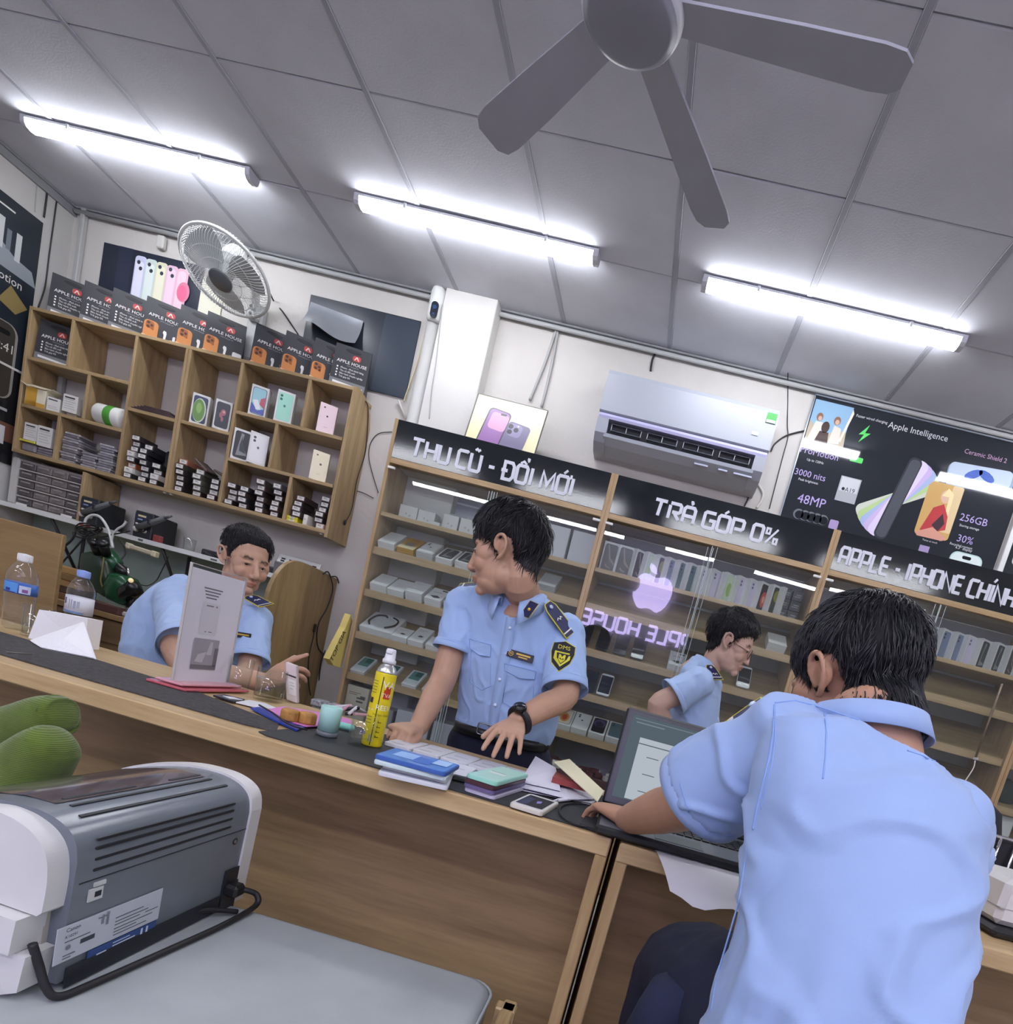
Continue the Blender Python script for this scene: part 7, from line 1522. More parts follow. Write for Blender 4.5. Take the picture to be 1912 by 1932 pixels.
def add_hand(b, W, fwd, up, s=1, curl=((.2, .3, .2),) * 4, spread=(-.12, -.03, .05, .14), thumb=(.7, .3), k=1.0, base_curl=0.0):
    """W wrist, fwd to the knuckles, up = back of the hand; s=+1 puts the thumb on the (fwd x up) side"""
    f = V(fwd).normalized(); u = V(up); u = (u - f * u.dot(f)).normalized(); r = f.cross(u) * s; W = V(W)
    P = lambda a, c, h: W + f * (a * k) + r * (c * k) + u * (h * k)
    rg = [(P(a, c0, h), r * (hw * k), u * (ht * k)) for a, c0, h, hw, ht in ((-.02, 0, 0, .027, .019), (.005, 0, 0, .028, .018), (.03, .002, .001, .036, .017), (.06, .001, .002, .041, .0145), (.085, -.001, .002, .041, .0115), (.096, -.002, 0, .038, .008))]
    b.rings(rg, 20, 2.4)
    ln = ((.040, .025, .021), (.044, .028, .022), (.041, .026, .021), (.032, .020, .019)); xs = (.0305, .0105, -.0105, -.030); a0 = (.082, .088, .084, .074)
    for i in range(4):
        sp = spread[i]; d = (f * math.cos(sp) - r * math.sin(sp)).normalized(); p = P(a0[i], xs[i], .001); ang = base_curl; pts = [p - d * .012 * k, p]; rad = [.0092, .0095]
        ax = d.cross(u)
        for j in range(3):
            ang += curl[i][j]; dd = d * math.cos(ang) - u * math.sin(ang); p = p + dd * (ln[i][j] * k); pts.append(p); rad.append((.0086, .0078, .0066)[j] * (.9 if i == 3 else 1))
        b.limb(pts, [q * k for q in rad], 10, None, 3)
    # thumb from the side of the palm near its base
    a, c = thumb; p = P(.022, .026, -.004); d = (f * math.cos(a) + r * math.sin(a) - u * .25).normalized(); d2 = (f * math.cos(a - c) + r * math.sin(a - c) - u * .3).normalized()
    b.limb([P(.0, .012, -.002), p, p + d * .034 * k, p + d * .034 * k + d2 * .03 * k, p + d * .034 * k + d2 * .054 * k], [.014 * k, .0145 * k, .011 * k, .0098 * k, .008 * k], 12, None, 3)
def paint(me, base, T, hairfn=None, haircol=(.012, .011, .012), extra=()):
    """colour attribute: skin, lips, brows, nostrils, dark hair roots"""
    a = me.color_attributes.new('Col', 'FLOAT_COLOR', 'POINT'); Ti = T.inverted(); base = V(base[:3]); out = []
    for v in me.vertices:
        p = Ti @ v.co; c = base.copy(); n = noise.noise(v.co * 40) * .06 + noise.noise(v.co * 9) * .05; c *= 1 + n
        if p.length < .2:
            q = ((p.x / .020) ** 2 + ((p.z + .072) / .0085) ** 2); 
            if p.y > .06 and q < 3: c = c.lerp(V((base.x * .66, base.y * .36, base.z * .36)), .9 * math.exp(-q * .9))
            for s in (-1, 1):
                bx = p.x - s * .031; zb = .024 - 1.6 * bx * bx * 10 * (1 if bx * s > 0 else .4) + (.0035 if bx * s > 0 else 0)
                if p.y > .05 and abs(bx) < .0165: w = math.exp(-((p.z - zb) / .0052) ** 2); c = c.lerp(V(haircol), .95 * w)
                q = ((p.x - s * .009) / .0045) ** 2 + ((p.z + .0515) / .003) ** 2
                if p.y > .095 and q < 3: c = c.lerp(base * .25, .8 * math.exp(-q))
                q = ((p.x - s * .031) / .0150) ** 2 + ((p.z + .001) / .0044) ** 2
                if p.y > .06 and q < 4: c = c.lerp(V((.02, .014, .012)), .9 * math.exp(-q * 1.1))
                q = ((abs(p.x) - .082) / .012) ** 2 + ((p.y + .003) / .008) ** 2 + ((p.z - .004) / .014) ** 2
                if q < 3: c = c.lerp(V((base.x * .7, base.y * .5, base.z * .45)), .5 * math.exp(-q))
                q = ((p.x - s * .04) / .022) ** 2 + ((p.z + .03) / .02) ** 2
                if p.y > .04: c = c.lerp(V((base.x * 1.02, base.y * .86, base.z * .8)), .35 * math.exp(-q))
            if hairfn and hairfn(p) > .004 and not (abs(p.x) > .080 and p.z < .045): c = V(haircol)
        for (pt, r, col, w) in extra:
            d = (v.co - pt).length
            if d < r * 2: c = c.lerp(V(col), w * math.exp(-(d / r) ** 2))
        out += [max(0, c.x), max(0, c.y), max(0, c.z), 1]
    a.data.foreach_set('color', out)
def hairline(tab):
    def f(p):
        az = abs(math.degrees(math.atan2(p.x, p.y))); 
        for (a0, z0), (a1, z1) in zip(tab, tab[1:]):
            if a0 <= az <= a1: z = z0 + (z1 - z0) * (az - a0) / (a1 - a0); return p.z - z
        return p.z - tab[-1][1]
    return f
def make_hair(parent, bvh, T, line, thick, n_strands, L, seed, whorl=(0.01, -.055, .12), lift=.35, fringe=0, gray=0.0, clump=.5, droop=.0, width=.0011):
    """cap that follows the skull plus tapered strands flowing away from the whorl"""
    rnd = random.Random(seed); C = T @ V((0, -.012, .03)); Ti = T.inverted(); R3 = T.to_3x3(); nu, nv = 84, 52; P = {}; out = []; fs = []; info = []
    for i in range(nv + 1):
        for j in range(nu):
            th = PI * .78 * i / nv; ph = 2 * PI * j / nu; d = R3 @ V((math.sin(th) * math.sin(ph), math.sin(th) * math.cos(ph), math.cos(th)))
            r = bvh.ray_cast(C + d * .35, -d)
            if r[0] is None or (r[0] - C).length > .192 or (abs((Ti @ r[0]).x) > .081 and (Ti @ r[0]).z < .045): info.append(None); out.append(C); continue
            p = r[0]; lp = Ti @ p; m = line(lp)
            if abs(lp.x) > .084: p = p - d * .0  # ear tips
            t = thick(lp) * min(1, max(0, m + .004) / .022); nz = noise.noise(lp * 55 + V((seed, 0, 0))) * .003 + noise.noise(lp * 140) * .0016
            out.append(p + d * (t + (nz if m > 0 else 0) - (.0 if m > 0 else .004))); info.append((m, d, lp))
    for i in range(nv):
        for j in range(nu):
            k = (i * nu + j, i * nu + (j + 1) % nu, (i + 1) * nu + (j + 1) % nu, (i + 1) * nu + j)
            if all(info[q] is not None and info[q][0] > -.006 for q in k): fs.append(k)
    b = MB(); b.mi(1).add(out, fs, None, True); b.mi(0)
    cand = [k for k in range(len(out)) if info[k] is not None and info[k][0] > 0 and k >= nu * 2]
    wh = V(whorl)
    for s in range(n_strands):
        k = rnd.choice(cand); m, d, lp = info[k]; p0 = out[k] + d * .0005; fl = R3 @ (lp - wh); fl = fl - d * fl.dot(d)
        if fl.length < 1e-5 or (abs(lp.x) > .070 and -.032 < lp.y < .022 and lp.z < .046): continue
        fl.normalize(); sd = d.cross(fl)
        q = noise.noise(lp * 30 + V((0, seed, 3))); fl = (fl + sd * (q * clump * 1.6 + rnd.uniform(-.18, .18))).normalized(); sd = d.cross(fl)
        ln = L * rnd.uniform(.55, 1.1) * (.45 + .55 * min(1, max(0, m) / .06)); lf = lift * rnd.uniform(.3, 1.2); pts = []
        for u in (0, .33, .66, 1):
            pt = p0 + fl * (ln * u) + d * (ln * (lf * u - (lf * .6 + .25 + droop) * u * u)) + sd * (ln * .12 * q * u * u)
            if u and line(Ti @ pt) < -.016 and (Ti @ pt).y < 0: break
            if u:
                dr = (pt - C).normalized(); r = bvh.ray_cast(C + dr * .35, -dr)
                if r[0] is not None and (r[0] - C).length < .18:
                    l2 = Ti @ r[0]; rm = (r[0] - C).length + thick(l2) * min(1, max(0, line(l2) + .004) / .022) + .0012 + .002 * u
                    if (pt - C).length < rm: pt = C + dr * rm
            pts.append(pt)
        if len(pts) > 1: b.tube(pts, [width * 1.2, width * 1.1, width * .8, width * .2][:len(pts)], 3, caps=False)
    o = obj('hair', b, [hair_m if gray == 0 else hair_g, mat('hair roots', '#121114', .8)], parent, world=True, fix=False); return o
hair_m = mat('hair black', '#1b1a1d', .38, spec=.5, var=.25, vscale=60); hair_g = mat('hair black soft', '#202126', .36, spec=.55, var=.35, vscale=70)
skin_m = vcol('skin', .48, bump=.06, bscale=420, spec=.35, sss=.06)
eye_w = mat('eye white', '#cfc8c2', .25); eye_d = mat('eye iris', '#17100d', .12)
def eyes(parent, T, w=1.0, look=0.0):
    for s in (-1, 1):
        c = T @ V((s * .031 * w, .0745, -.001)); b = MB(); b.ell(c, (.0118, .0118, .0118)); e = obj('eyeball', b, eye_w, parent, world=True)
        d = (T.to_3x3() @ V((look, 1, 0))).normalized(); x = d.cross(V((0, 0, 1))).normalized(); b = MB(); b.prism(disc(.0056, 18), -.002, .0016, frame(c + d * .0108, x, d.cross(x) * -1, d)); obj('iris', b, eye_d, e, world=True)
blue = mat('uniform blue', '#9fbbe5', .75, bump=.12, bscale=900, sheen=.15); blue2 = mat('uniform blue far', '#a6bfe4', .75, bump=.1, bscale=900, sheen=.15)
seam_m = mat('uniform seam', '#8aa8de', .8); navy = mat('trouser navy', '#12172e', .85, bump=.15, bscale=600); navyp = mat('badge navy', '#1c2350', .6); yel_m = mat('braid yellow', '#cfc23a', .5); wht_m = mat('braid white', '#e2e2da', .4); gold = mat('badge gold', '#d8cf3a', .45)
belt_m = mat('belt black', '#17181b', .4); btn = mat('button pearl', '#c9d8ee', .25)
def folds(seedv, amp, sx=(9, 9, 5), amp2=.0):
    def f(p, n):
        q = V((p.x * sx[0], p.y * sx[1], p.z * sx[2])) + V((seedv, 0, 0))
        w = noise.noise(q) ; r = 1 - abs(noise.noise(q * 1.9 + V((5, 2, 1)))) * 2
        return amp * (.6 * w + .5 * max(0, r - .45)) + amp2 * noise.noise(q * 5)
    return f
def torso(b, rows, n=36, e=2.5):
    rg = []
    for lx, ly, rx, ry, Y_, hd in rows:
        Ya, Yb = Y_ if isinstance(Y_, tuple) else (Y_, Y_)
        L_, R_ = atY(lx, ly, Ya), atY(rx, ry, Yb); c = (L_ + R_) / 2; ax = (R_ - L_) / 2; ay = V((0, 1, 0)); ay = (ay - ax.normalized() * ay.dot(ax.normalized())).normalized() * hd
        rg.append((c, ax, ay))
    b.rings(rg, n, e); return rg
def stick(bvh, pts2, o, ux, uy, n, off):
    out = []
    for q in pts2:
        p = o + ux * q[0] + uy * q[1]; r = bvh.ray_cast(p + n * .06, -n, .14)
        out.append((r[0] + n * (off + (q[2] if len(q) > 2 else 0))) if r[0] is not None else p + n * (off - .0))
    return out
def patch(bvh, parent, name, layers, o, n, up, off=.0012, step=.0005, K=4):
    """badge whose outlines are draped on the cloth: layers = (material, [polygons])"""
    n = n.normalized(); uy = (V(up) - n * V(up).dot(n)).normalized(); ux = uy.cross(n); b = MB(); mats = []
    for li, (m, polys) in enumerate(layers):
        if m not in mats: mats.append(m)
        b.mi(mats.index(m))
        for pl in polys:
            if pl and pl[0] == 't':
                vs, fs = text_geo(pl[1], pl[2], 'CENTER'); P = stick(bvh, [(pl[3] + q[0], pl[4] + q[1]) for q in vs], o, ux, uy, n, off + step * li); b.add(P, fs); continue
            cx = sum(p[0] for p in pl) / len(pl); cy = sum(p[1] for p in pl) / len(pl); nn = len(pl); vs = [(cx, cy)]
            for k in range(1, K + 1): vs += [(cx + (p[0] - cx) * k / K, cy + (p[1] - cy) * k / K) for p in pl]
            P = stick(bvh, vs, o, ux, uy, n, off + step * li); fs = [(0, 1 + i, 1 + (i + 1) % nn) for i in range(nn)]
            for k in range(K - 1):
                for i in range(nn): a = 1 + k * nn; c_ = a + nn; fs.append((a + i, c_ + i, c_ + (i + 1) % nn, a + (i + 1) % nn))
            b.add(P, fs)
    return obj(name, b, mats, parent, world=True, fix=False)
def seam(bvh, parent, px, r=.0011, m=None, name='seam', lift=.0):
    pts = []
    for i in range(len(px) - 1):
        for k in range(5):
            t = k / 5; h, n = hit(bvh, px[i][0] * (1 - t) + px[i + 1][0] * t, px[i][1] * (1 - t) + px[i + 1][1] * t)
            if h is not None: pts.append(h + n * lift)
    if len(pts) > 2: b = MB(); b.tube(cr(pts, 2), r, 5); return obj(name, b, m or seam_m, parent, world=True)
def collar(parent, c, fwd, up, r, m, open_=.35, drop=.055, h=.034, rb=1.0):
    f = V(fwd).normalized(); u = V(up).normalized(); f = (f - u * f.dot(u)).normalized(); s = f.cross(u); b = MB(); n = 40; rows = [[], [], [], []]
    for k in range(n + 1):
        a = open_ + (2 * PI - 2 * open_) * k / n; d = f * math.cos(a) + s * math.sin(a) * rb; t = max(0, 1 - min(k, n - k) / 9) ** 1.5
        hh = h * (1 - .55 * t)
        rows[0].append(c + d * r * .97 + u * (hh - .03 - .012 * t)); rows[1].append(c + d * (r * 1.0) + u * hh * 1.0 - u * .016 * t); rows[2].append(c + d * (r + .012) + u * (hh - .004) - u * .016 * t); rows[3].append(c + d * (r + .022 + .006 * t) - u * (.012 + drop * t))
    vs = sum(rows, []); m_ = n + 1; fs = [(q * m_ + k, q * m_ + k + 1, (q + 1) * m_ + k + 1, (q + 1) * m_ + k) for q in range(3) for k in range(n)]
    b.add(vs, fs, None, True); o = obj('collar', b, m, parent, world=True); md = o.modifiers.new('sol', 'SOLIDIFY'); md.thickness = .002; return o
def epaulette(bvh, parent, o, along, n, L=.115, W=.05, name='epaulette', sag=.0):
    """stiff shoulder board from the collar outwards"""
    a = V(along).normalized(); n = V(n); n = (n - a * n.dot(a)).normalized(); s = n.cross(a); T = frame(o, a, s, n); t = None
    out = [(0, -.3 * W), (.018, -.5 * W), (L, -.55 * W), (L, .55 * W), (.018, .5 * W), (0, .3 * W)]
    b = MB(); b.prism([(x, y) for x, y in out], 0, .004, T); e = obj(name, b, navyp, parent, world=True)
    b = MB(); pl = [T @ V((x, y, .003)) for x, y in out]; b.tube(pl, .0022, 6, closed=True); obj('yellow_braid', b, yel_m, e, world=True)
    b = MB(); b.box((L - .014, 0, .0048), (.004, W * .98, .001), T=T); obj('white_bar', b, wht_m, e, world=True)
    b = MB(); b.lathe([(0, .006), (.006, .004), (.0065, 0)], 14, T @ Matrix.Translation((.016, 0, .004))); obj('pearl_button', b, btn, e, world=True)
    b = MB(); b.limb([(.058, -.012, .005), (.053, -.006, .006), (.062, 0, .006), (.053, .006, .006), (.058, .012, .005)], [.0016] * 5, 6, T, 2); obj('wing_badge', b, wht_m, e, world=True)
    return e

# ------------------------------------------------------------------ standing man behind the counter
SK1 = (.50, .30, .20)
t = thing('person', 'person in light blue short sleeved uniform standing behind counter, hand on phones', 'person', (-.45, 2.02, ZF))
H1 = atY(958, 1047, 1.80); T1 = head_T(H1, (-.97, .06, -.19), (-.19, .02, .98))
neck0 = atY(985, 1120, 1.885)
b = MB(); add_head(b, T1, .96, 1.0, .8)
b.limb([T1 @ V((0, -.035, -.02)), T1 @ V((.0, -.04, -.075)), neck0, neck0 + V((0, .02, -.06))], [.050, .047, .056, .075], 20)
rows1 = [(925, 1108, 1040, 1138, 1.90, .055), (884, 1110, 1066, 1160, 1.92, .075), (876, 1150, 1076, 1205, 1.94, .10), (874, 1230, 1068, 1282, 1.965, .105), (870, 1300, 1054, 1348, 1.99, .10), (868, 1345, 1044, 1390, 2.01, .098), (864, 1362, 1036, 1405, 2.02, .10)]
def shrink(rows, d, dz): return [(lx + d, ly, rx - d, ry, Y_, hd - dz) for lx, ly, rx, ry, Y_, hd in rows]
torso(b, shrink(rows1, 9, .014))
Sr, Er, Wr = atY(878, 1135, 1.93), atY(838, 1278, 1.885), atZ(790, 1372, .812)
Sl, El, Wl = atY(1072, 1185, 1.93), atY(1066, 1312, 1.83), atY(975, 1362, 1.685)
b.limb([Sr, (Sr + Er) / 2, Er, (Er * .6 + Wr * .4), Wr], [.042, .041, .040, .037, .027], 18)
b.limb([Sl, (Sl + El) / 2, El, (El * .55 + Wl * .45), Wl], [.042, .042, .042, .039, .028], 18)
K1 = atZ(757, 1384, .795); add_hand(b, Wr + (K1 - Wr).normalized() * .015, (K1 - Wr) + V((0, 0, .012)), (0, -.35, .94), s=-1, curl=((1.1, 1.1, .6),) * 4, spread=(-.04, 0, .03, .06), thumb=(.5, .35), k=.92)
tip = atZ(925, 1458, .79); hd_ = (tip - Wl); add_hand(b, Wl + hd_.normalized() * .012, hd_ + V((0, 0, .055)), (.05, -.62, .78), s=1, curl=((.34, .18, .16), (.42, .12, .12), (.40, .12, .12), (.34, .16, .14)), spread=(-.22, -.05, .10, .24), thumb=(.62, .25), k=.98)
me = remesh(b, .0034, 2); bv = bvh_of(me)
line1 = hairline([(0, .062), (25, .055), (45, .03), (62, .022), (78, -.010), (87, -.018), (94, .034), (112, .028), (125, -.02), (145, -.045), (180, -.055)])
paint(me, SK1, T1, line1); link('body', me, skin_m, t); eyes(t, T1, .96)
make_hair(t, bv, T1, line1, lambda p: .009 + .016 * max(0, p.z / .12) + .005 * max(0, p.y / .08), 2000, .042, 3, lift=.45, clump=.7)
rnd = random.Random(4); b = MB()   # fringe over the forehead
for k in range(170):
    x = rnd.uniform(-.06, .055); p = T1 @ V((x, .070 - abs(x) * .4 + rnd.uniform(-.02, .014), .085 + rnd.uniform(-.012, .012))); q = T1 @ V((x * 1.05 + rnd.uniform(-.008, .008), .097 - abs(x) * .5 + rnd.uniform(-.006, .008), .055 + rnd.uniform(-.02, .01)))
    b.tube([p, (p + q) / 2 + T1.to_3x3() @ V((0, .004, .008)), q, q + T1.to_3x3() @ V((rnd.uniform(-.004, .004), -.001, -.012))], [.0022, .0022, .0016, .0004], 4, caps=False)
obj('fringe', b, hair_m, t, world=True, fix=False)
# shirt
b = MB(); torso(b, [(936, 1112, 1026, 1136, 1.895, .052)] + rows1)
CUFFS = []
def sleeve(b, S, E, frac, r0, r1, flat=1.0, ex=.0):
    d = (E - S); L = d.length; f = d.normalized(); e = S + d * frac
    sd = f.cross(V((0, 0, 1))).normalized(); up = sd.cross(f); rg = []
    for u, r in ((-.10, r0 * .8), (0.06, r0), (.35, r0 * .6 + r1 * .4), (.7, r0 * .25 + r1 * .75), (.93, r1)):
        rg.append((S + (e - S) * u, sd * r, up * r * .96))
    b.ell(S + f * .004, (r0 * 1.06,) * 3); b.rings(rg, 26, 2.1); CUFFS.append((S + (e - S) * .86, e + f * .006, sd, up, r1))
def cuffs(parent, m):
    for p, q, sd, up, r in CUFFS:
        b = MB(); rg = []
        for u, k in ((0, .985), (.3, 1.03), (.62, 1.055), (1, 1.075)): rg.append((p + (q - p) * u, sd * r * k, up * r * .96 * k))
        b.rings(rg, 40, 2.1, False); o = obj('sleeve_hem', b, m, parent, world=True); md = o.modifiers.new('s', 'SOLIDIFY'); md.thickness = .0025
        b = MB(); c, ax, ay = rg[1]; b.tube([V(c) + V(ax) * math.cos(w) + V(ay) * math.sin(w) for w in [2 * PI * k / 40 for k in range(40)]], .0009, 5, closed=True); obj('hem_stitching', b, seam_m, o, world=True)
    CUFFS.clear()
sleeve(b, Sr + V((.004, 0, -.014)), Er, .60, .056, .057); sleeve(b, Sl + V((-.004, 0, -.016)), El, .90, .058, .066)
me = remesh(b, .0055, 5, 'shirt', folds(1.7, .013, (12, 12, 7), .001)); bv = bvh_of(me); sh = link('shirt', me, blue, t); cuffs(sh, blue)
cb = neck0 + V((.0, -.012, -.022)); collar(t, cb, (-.18, -1, -.1), (-.04, -.12, .98), .067, blue, .42, .058)
# placket, buttons, pocket flaps, tag, collar tabs, shoulder boards, sleeve badge
fr = V((-.12, -.985, .05)).normalized(); upv = V((0, -.15, 1))
def at_shirt(px, py):
    h, n = hit(bv, px, py); return h if h is not None else atY(px, py, 1.86)
pl = [at_shirt(x, y) for x, y in ((966, 1165), (960, 1200), (951, 1250), (942, 1300), (934, 1345), (931, 1372))]
b = MB(); w_ = V((.016, 0, .003)); vs = [];
for p in pl: vs += [p - w_ - fr * -.002, p + w_ - fr * -.002, p - w_ + fr * .0035, p + w_ + fr * .0035]
fs = []
for k in range(len(pl) - 1): a, c_ = 4 * k, 4 * k + 4; fs += [(a + 2, a + 3, c_ + 3, c_ + 2), (a, a + 2, c_ + 2, c_), (a + 1, c_ + 1, c_ + 3, a + 3)]
b.add(vs, fs, None, True); obj('button_placket', b, blue, sh, world=True)
for x, y in ((963, 1185), (954, 1232), (944, 1282), (935, 1330)):
    p = at_shirt(x, y); b = MB(); b.lathe([(0, .0022), (.0045, .002), (.0055, 0)], 14, frame(p + fr * .0035, V((1, -.1, 0)).normalized(), V((0, .1, 1)).normalized(), fr)); obj('button', b, btn, sh, world=True)
for nm_, pts in (('left', [(887, 1206), (927, 1217), (926, 1239), (905, 1236), (888, 1223)]), ('right', [(953, 1252), (1012, 1267), (1010, 1282), (982, 1280), (954, 1266)])):
    P = [at_shirt(x, y) + fr * .004 for x, y in pts]; c = sum(P, V((0, 0, 0))) / len(P); b = MB(); n = len(P)
    b.add(P + [p - fr * .006 for p in P], [tuple(range(n)), tuple(range(n, 2 * n))[::-1]] + [(i, (i + 1) % n, n + (i + 1) % n, n + i) for i in range(n)]); fl = obj('pocket_flap', b, blue, sh, world=True)
    b = MB(); b.tube([p + fr * .0008 for p in P], .0009, 5, closed=True); obj('flap_stitching', b, seam_m, fl, world=True)
for px in ([(889, 1226), (887, 1287), (910, 1302), (926, 1294), (926, 1241)], [(955, 1270), (950, 1325), (978, 1342), (1003, 1338), (1009, 1285)]): seam(bv, sh, px, .0010, lift=.0004, name='pocket_seam')
p, n_ = hit(bv, 983, 1238)
if p is not None:
    hx = .040; tag = [(-hx, -.011), (hx, -.011), (hx, .011), (-hx, .011)]
    tx = (at_shirt(1010, 1247) - at_shirt(958, 1232)).normalized(); T = frame(p + fr * .006, tx, tx.cross(fr) * -1 if tx.cross(fr).z < 0 else tx.cross(fr), fr)
    b = MB(); b.box((0, 0, 0), (.082, .0235, .003), .001, T=T); tg = obj('name_tag', b, mat('tag black', '#16171a', .35), t, world=True)
    prints(tg, T @ Matrix.Translation((0, 0, .0018)), [('#c9a83a', [disc(.0075, 16, -.028, 0)]), ('#16171a', [disc(.0055, 14, -.028, 0)]), ('#d8b64a', [rect(-.012, .001, .032, .006), rect(-.004, -.006, .024, -.0025), rect(-.031, -.001, -.025, .002)])], world=True)
p = cb + V((.052, -.045, -.035)); tabP = atY(1000, 1150, p.y - .034)
T = frame(tabP, V((.62, -.2, -.28)).normalized(), V((.35, -.25, .88)).normalized())
b = MB(); b.prism([(-.017, -.030), (.013, -.022), (.017, .030), (-.013, .022)], 0, .003, T); ct = obj('collar_tab', b, navyp, t, world=True)
b = MB(); b.tube([T @ V((x, y, .002)) for x, y in ((-.017, -.030), (.013, -.022), (.017, .030), (-.013, .022))], .0014, 5, closed=True); obj('yellow_braid', b, yel_m, ct, world=True)
b = MB(); b.ell(T @ V((0, 0, .004)), (.005, .003, .005)); obj('star', b, mat('star gold', '#e2b04a', .3, metal=.6), ct, world=True)
def board(pa, pb, lift=.006, n=None, L=.12, W=.052):
    A_, nA = hit(bv, *pa); B_, nB = hit(bv, *pb)
    if A_ is None or B_ is None: return
    nn = n or (nA + nB) / 2; return epaulette(bv, t, A_ + nn * lift, B_ - A_, nn, L, W)
board((1030, 1142), (1062, 1185), .008, V((.35, -.62, .70)).normalized(), L=.115, W=.052)
A_ = atY(935, 1108, 1.93) + V((0, -.0, .010)); B_ = atY(874, 1116, 1.93) + V((0, 0, .014)); epaulette(bv, t, A_, B_ - A_, V((-.25, -.45, .86)).normalized(), .12, .055)
p, n_ = hit(bv, 1061, 1238)
if p is not None:
    sh_out = [(-.032, .040), (0, .050), (.032, .040), (.034, .012), (.026, -.022), (0, -.052), (-.026, -.022), (-.034, .012)]
    ring_ = lambda s: [(x * s, y * s) for x, y in sh_out]
    strip = lambda pts, w: sum([[[(a[0], a[1]), (c[0], c[1]), (c[0], c[1] + w), (a[0], a[1] + w)]] for a, c in zip(pts, pts[1:])], [])
    bars = strip([(-.020, .008), (.020, .008)], .005) + strip([(-.020, .012), (-.020, .002), ], .004) + [[(-.024, .014), (-.019, .014), (-.019, -.006), (0, -.030), (0, -.038), (-.024, -.010)], [(.024, .004), (.019, .004), (.019, -.006), (0, -.030), (0, -.038), (.024, -.010)], [(-.010, .004), (-.005, .004), (0, -.006), (.005, .004), (.010, .004), (.010, -.010), (.006, -.010), (.006, -.003), (0, -.014), (-.006, -.003), (-.006, -.010), (-.010, -.010)], [(-.012, -.011), (-.007, -.011), (0, -.019), (.007, -.011), (.012, -.011), (0, -.026)]]
    patch(bv, t, 'sleeve_badge', [(gold, [ring_(1.06)]), (mat('badge black', '#1b1d2a', .6), [ring_(1.0)]), (gold, [['t', 'DMS', .0195, 0, .022]] + bars)], p, n_.lerp(V((.35, -.93, .05)), .5), (-.0, 0, 1), off=.002, step=.0008)
# trousers, belt, shoes
b = MB(); torso(b, [(866, 1358, 1032, 1402, 2.02, .095), (850, 1385, 1040, 1432, 2.03, .105), (842, 1420, 1044, 1470, 2.04, .11), (842, 1450, 1040, 1500, 2.05, .10)])
hipL, hipR = atY(885, 1440, 2.05), atY(1000, 1480, 2.05)
for hp, sx in ((hipL, -1), (hipR, 1)): b.limb([hp, V((hp.x + sx * .0, 2.06, .38)), V((hp.x + sx * .01, 2.08, ZF + .06))], [.088, .068, .058], 20)
me = remesh(b, .008, 6, 'trousers', folds(4, .006)); tr = link('trousers', me, navy, t)
b = MB(); rg = []
for dz in (-.016, .016):
    L_, R_ = atY(864, 1363, 2.015), atY(1034, 1407, 2.015); c = (L_ + R_) / 2 + V((0, 0, dz - .004)); rg.append((c, (R_ - L_) / 2 * 1.0, V((0, .104, 0))))
b.rings(rg, 48, 2.5, False); bo = obj('belt', b, belt_m, t, world=True); md = bo.modifiers.new('s', 'SOLIDIFY'); md.thickness = .004; md.offset = 1
c = atY(917, 1377, 1.905); b = MB(); T = frame(c, V((1, .02, .0)).normalized(), (0, 0, 1)); b.tube([T @ V((x, y, .004)) for x, y in rrect(.052, .036, .006, 3)], .0025, 6, closed=True); obj('buckle', b, mat('buckle steel', '#8b8f96', .25, metal=.9), bo, world=True)
for hp, sx in ((hipL, -1), (hipR, 1)):
    b = MB(); b.limb([(hp.x + sx * .01, 2.10, ZF + .045), (hp.x + sx * .02, 2.02, ZF + .045), (hp.x + sx * .03, 1.90, ZF + .035)], [.04, .044, .034], 14); obj('shoe', b, belt_m, t, world=True)
# watch
c = Wl + (El - Wl).normalized() * .012; ax = (El - Wl).normalized(); nn = V((-.05, -.45, .85)); nn = (nn - ax * nn.dot(ax)).normalized(); sd = ax.cross(nn)
b = MB(); b.tube([c + (sd * math.cos(w) + nn * math.sin(w)) * .0345 for w in [2 * PI * k / 36 for k in range(36)]], .010, 8, closed=True); wt = obj('wristwatch', b, mat('watch strap', '#17181b', .5), t, world=True)
b = MB(); b.lathe([(0, .010), (.017, .010), (.0195, .006), (.0195, -.004), (0, -.004)], 28, frame(c + nn * .040, ax, nn.cross(ax), nn)); obj('watch_case', b, mat('watch black', '#101113', .25), wt, world=True)
b = MB(); b.lathe([(0, .0108), (.0148, .0108), (.015, .0098)], 28, frame(c + nn * .040, ax, nn.cross(ax), nn)); obj('watch_dial', b, mat('watch dial', '#1d2024', .1), wt, world=True)

# ------------------------------------------------------------------ seated man at the repair bench side
t = thing('person', 'person in light blue uniform seated behind the acrylic stand, looking right', 'person', (-1.95, 2.42, ZF))
H2 = atY(463, 1060, 2.46); T2 = head_T(H2, (.86, -.50, -.10), (-.03, .03, 1))
SK2 = (.56, .34, .23)
neck2 = atY(448, 1128, 2.50)
b = MB(); add_head(b, T2, 1.02, 1.08); b.limb([T2 @ V((0, -.03, -.02)), T2 @ V((0, -.04, -.08)), neck2, neck2 + V((-.02, .03, -.08))], [.054, .053, .062, .08], 20)
rows2 = [(385, 1112, 478, 1130, 2.50, .06), (352, 1112, 492, 1146, 2.50, .09), (322, 1140, 496, 1180, 2.50, .11), (300, 1190, 488, 1230, 2.47, .115), (290, 1250, 478, 1290, 2.47, .12), (285, 1330, 470, 1365, 2.47, .125)]
torso(b, shrink(rows2, 5, .014))
S2, E2, W2 = atY(335, 1135, 2.40), atY(352, 1262, 2.02), atY(500, 1288, 1.83)
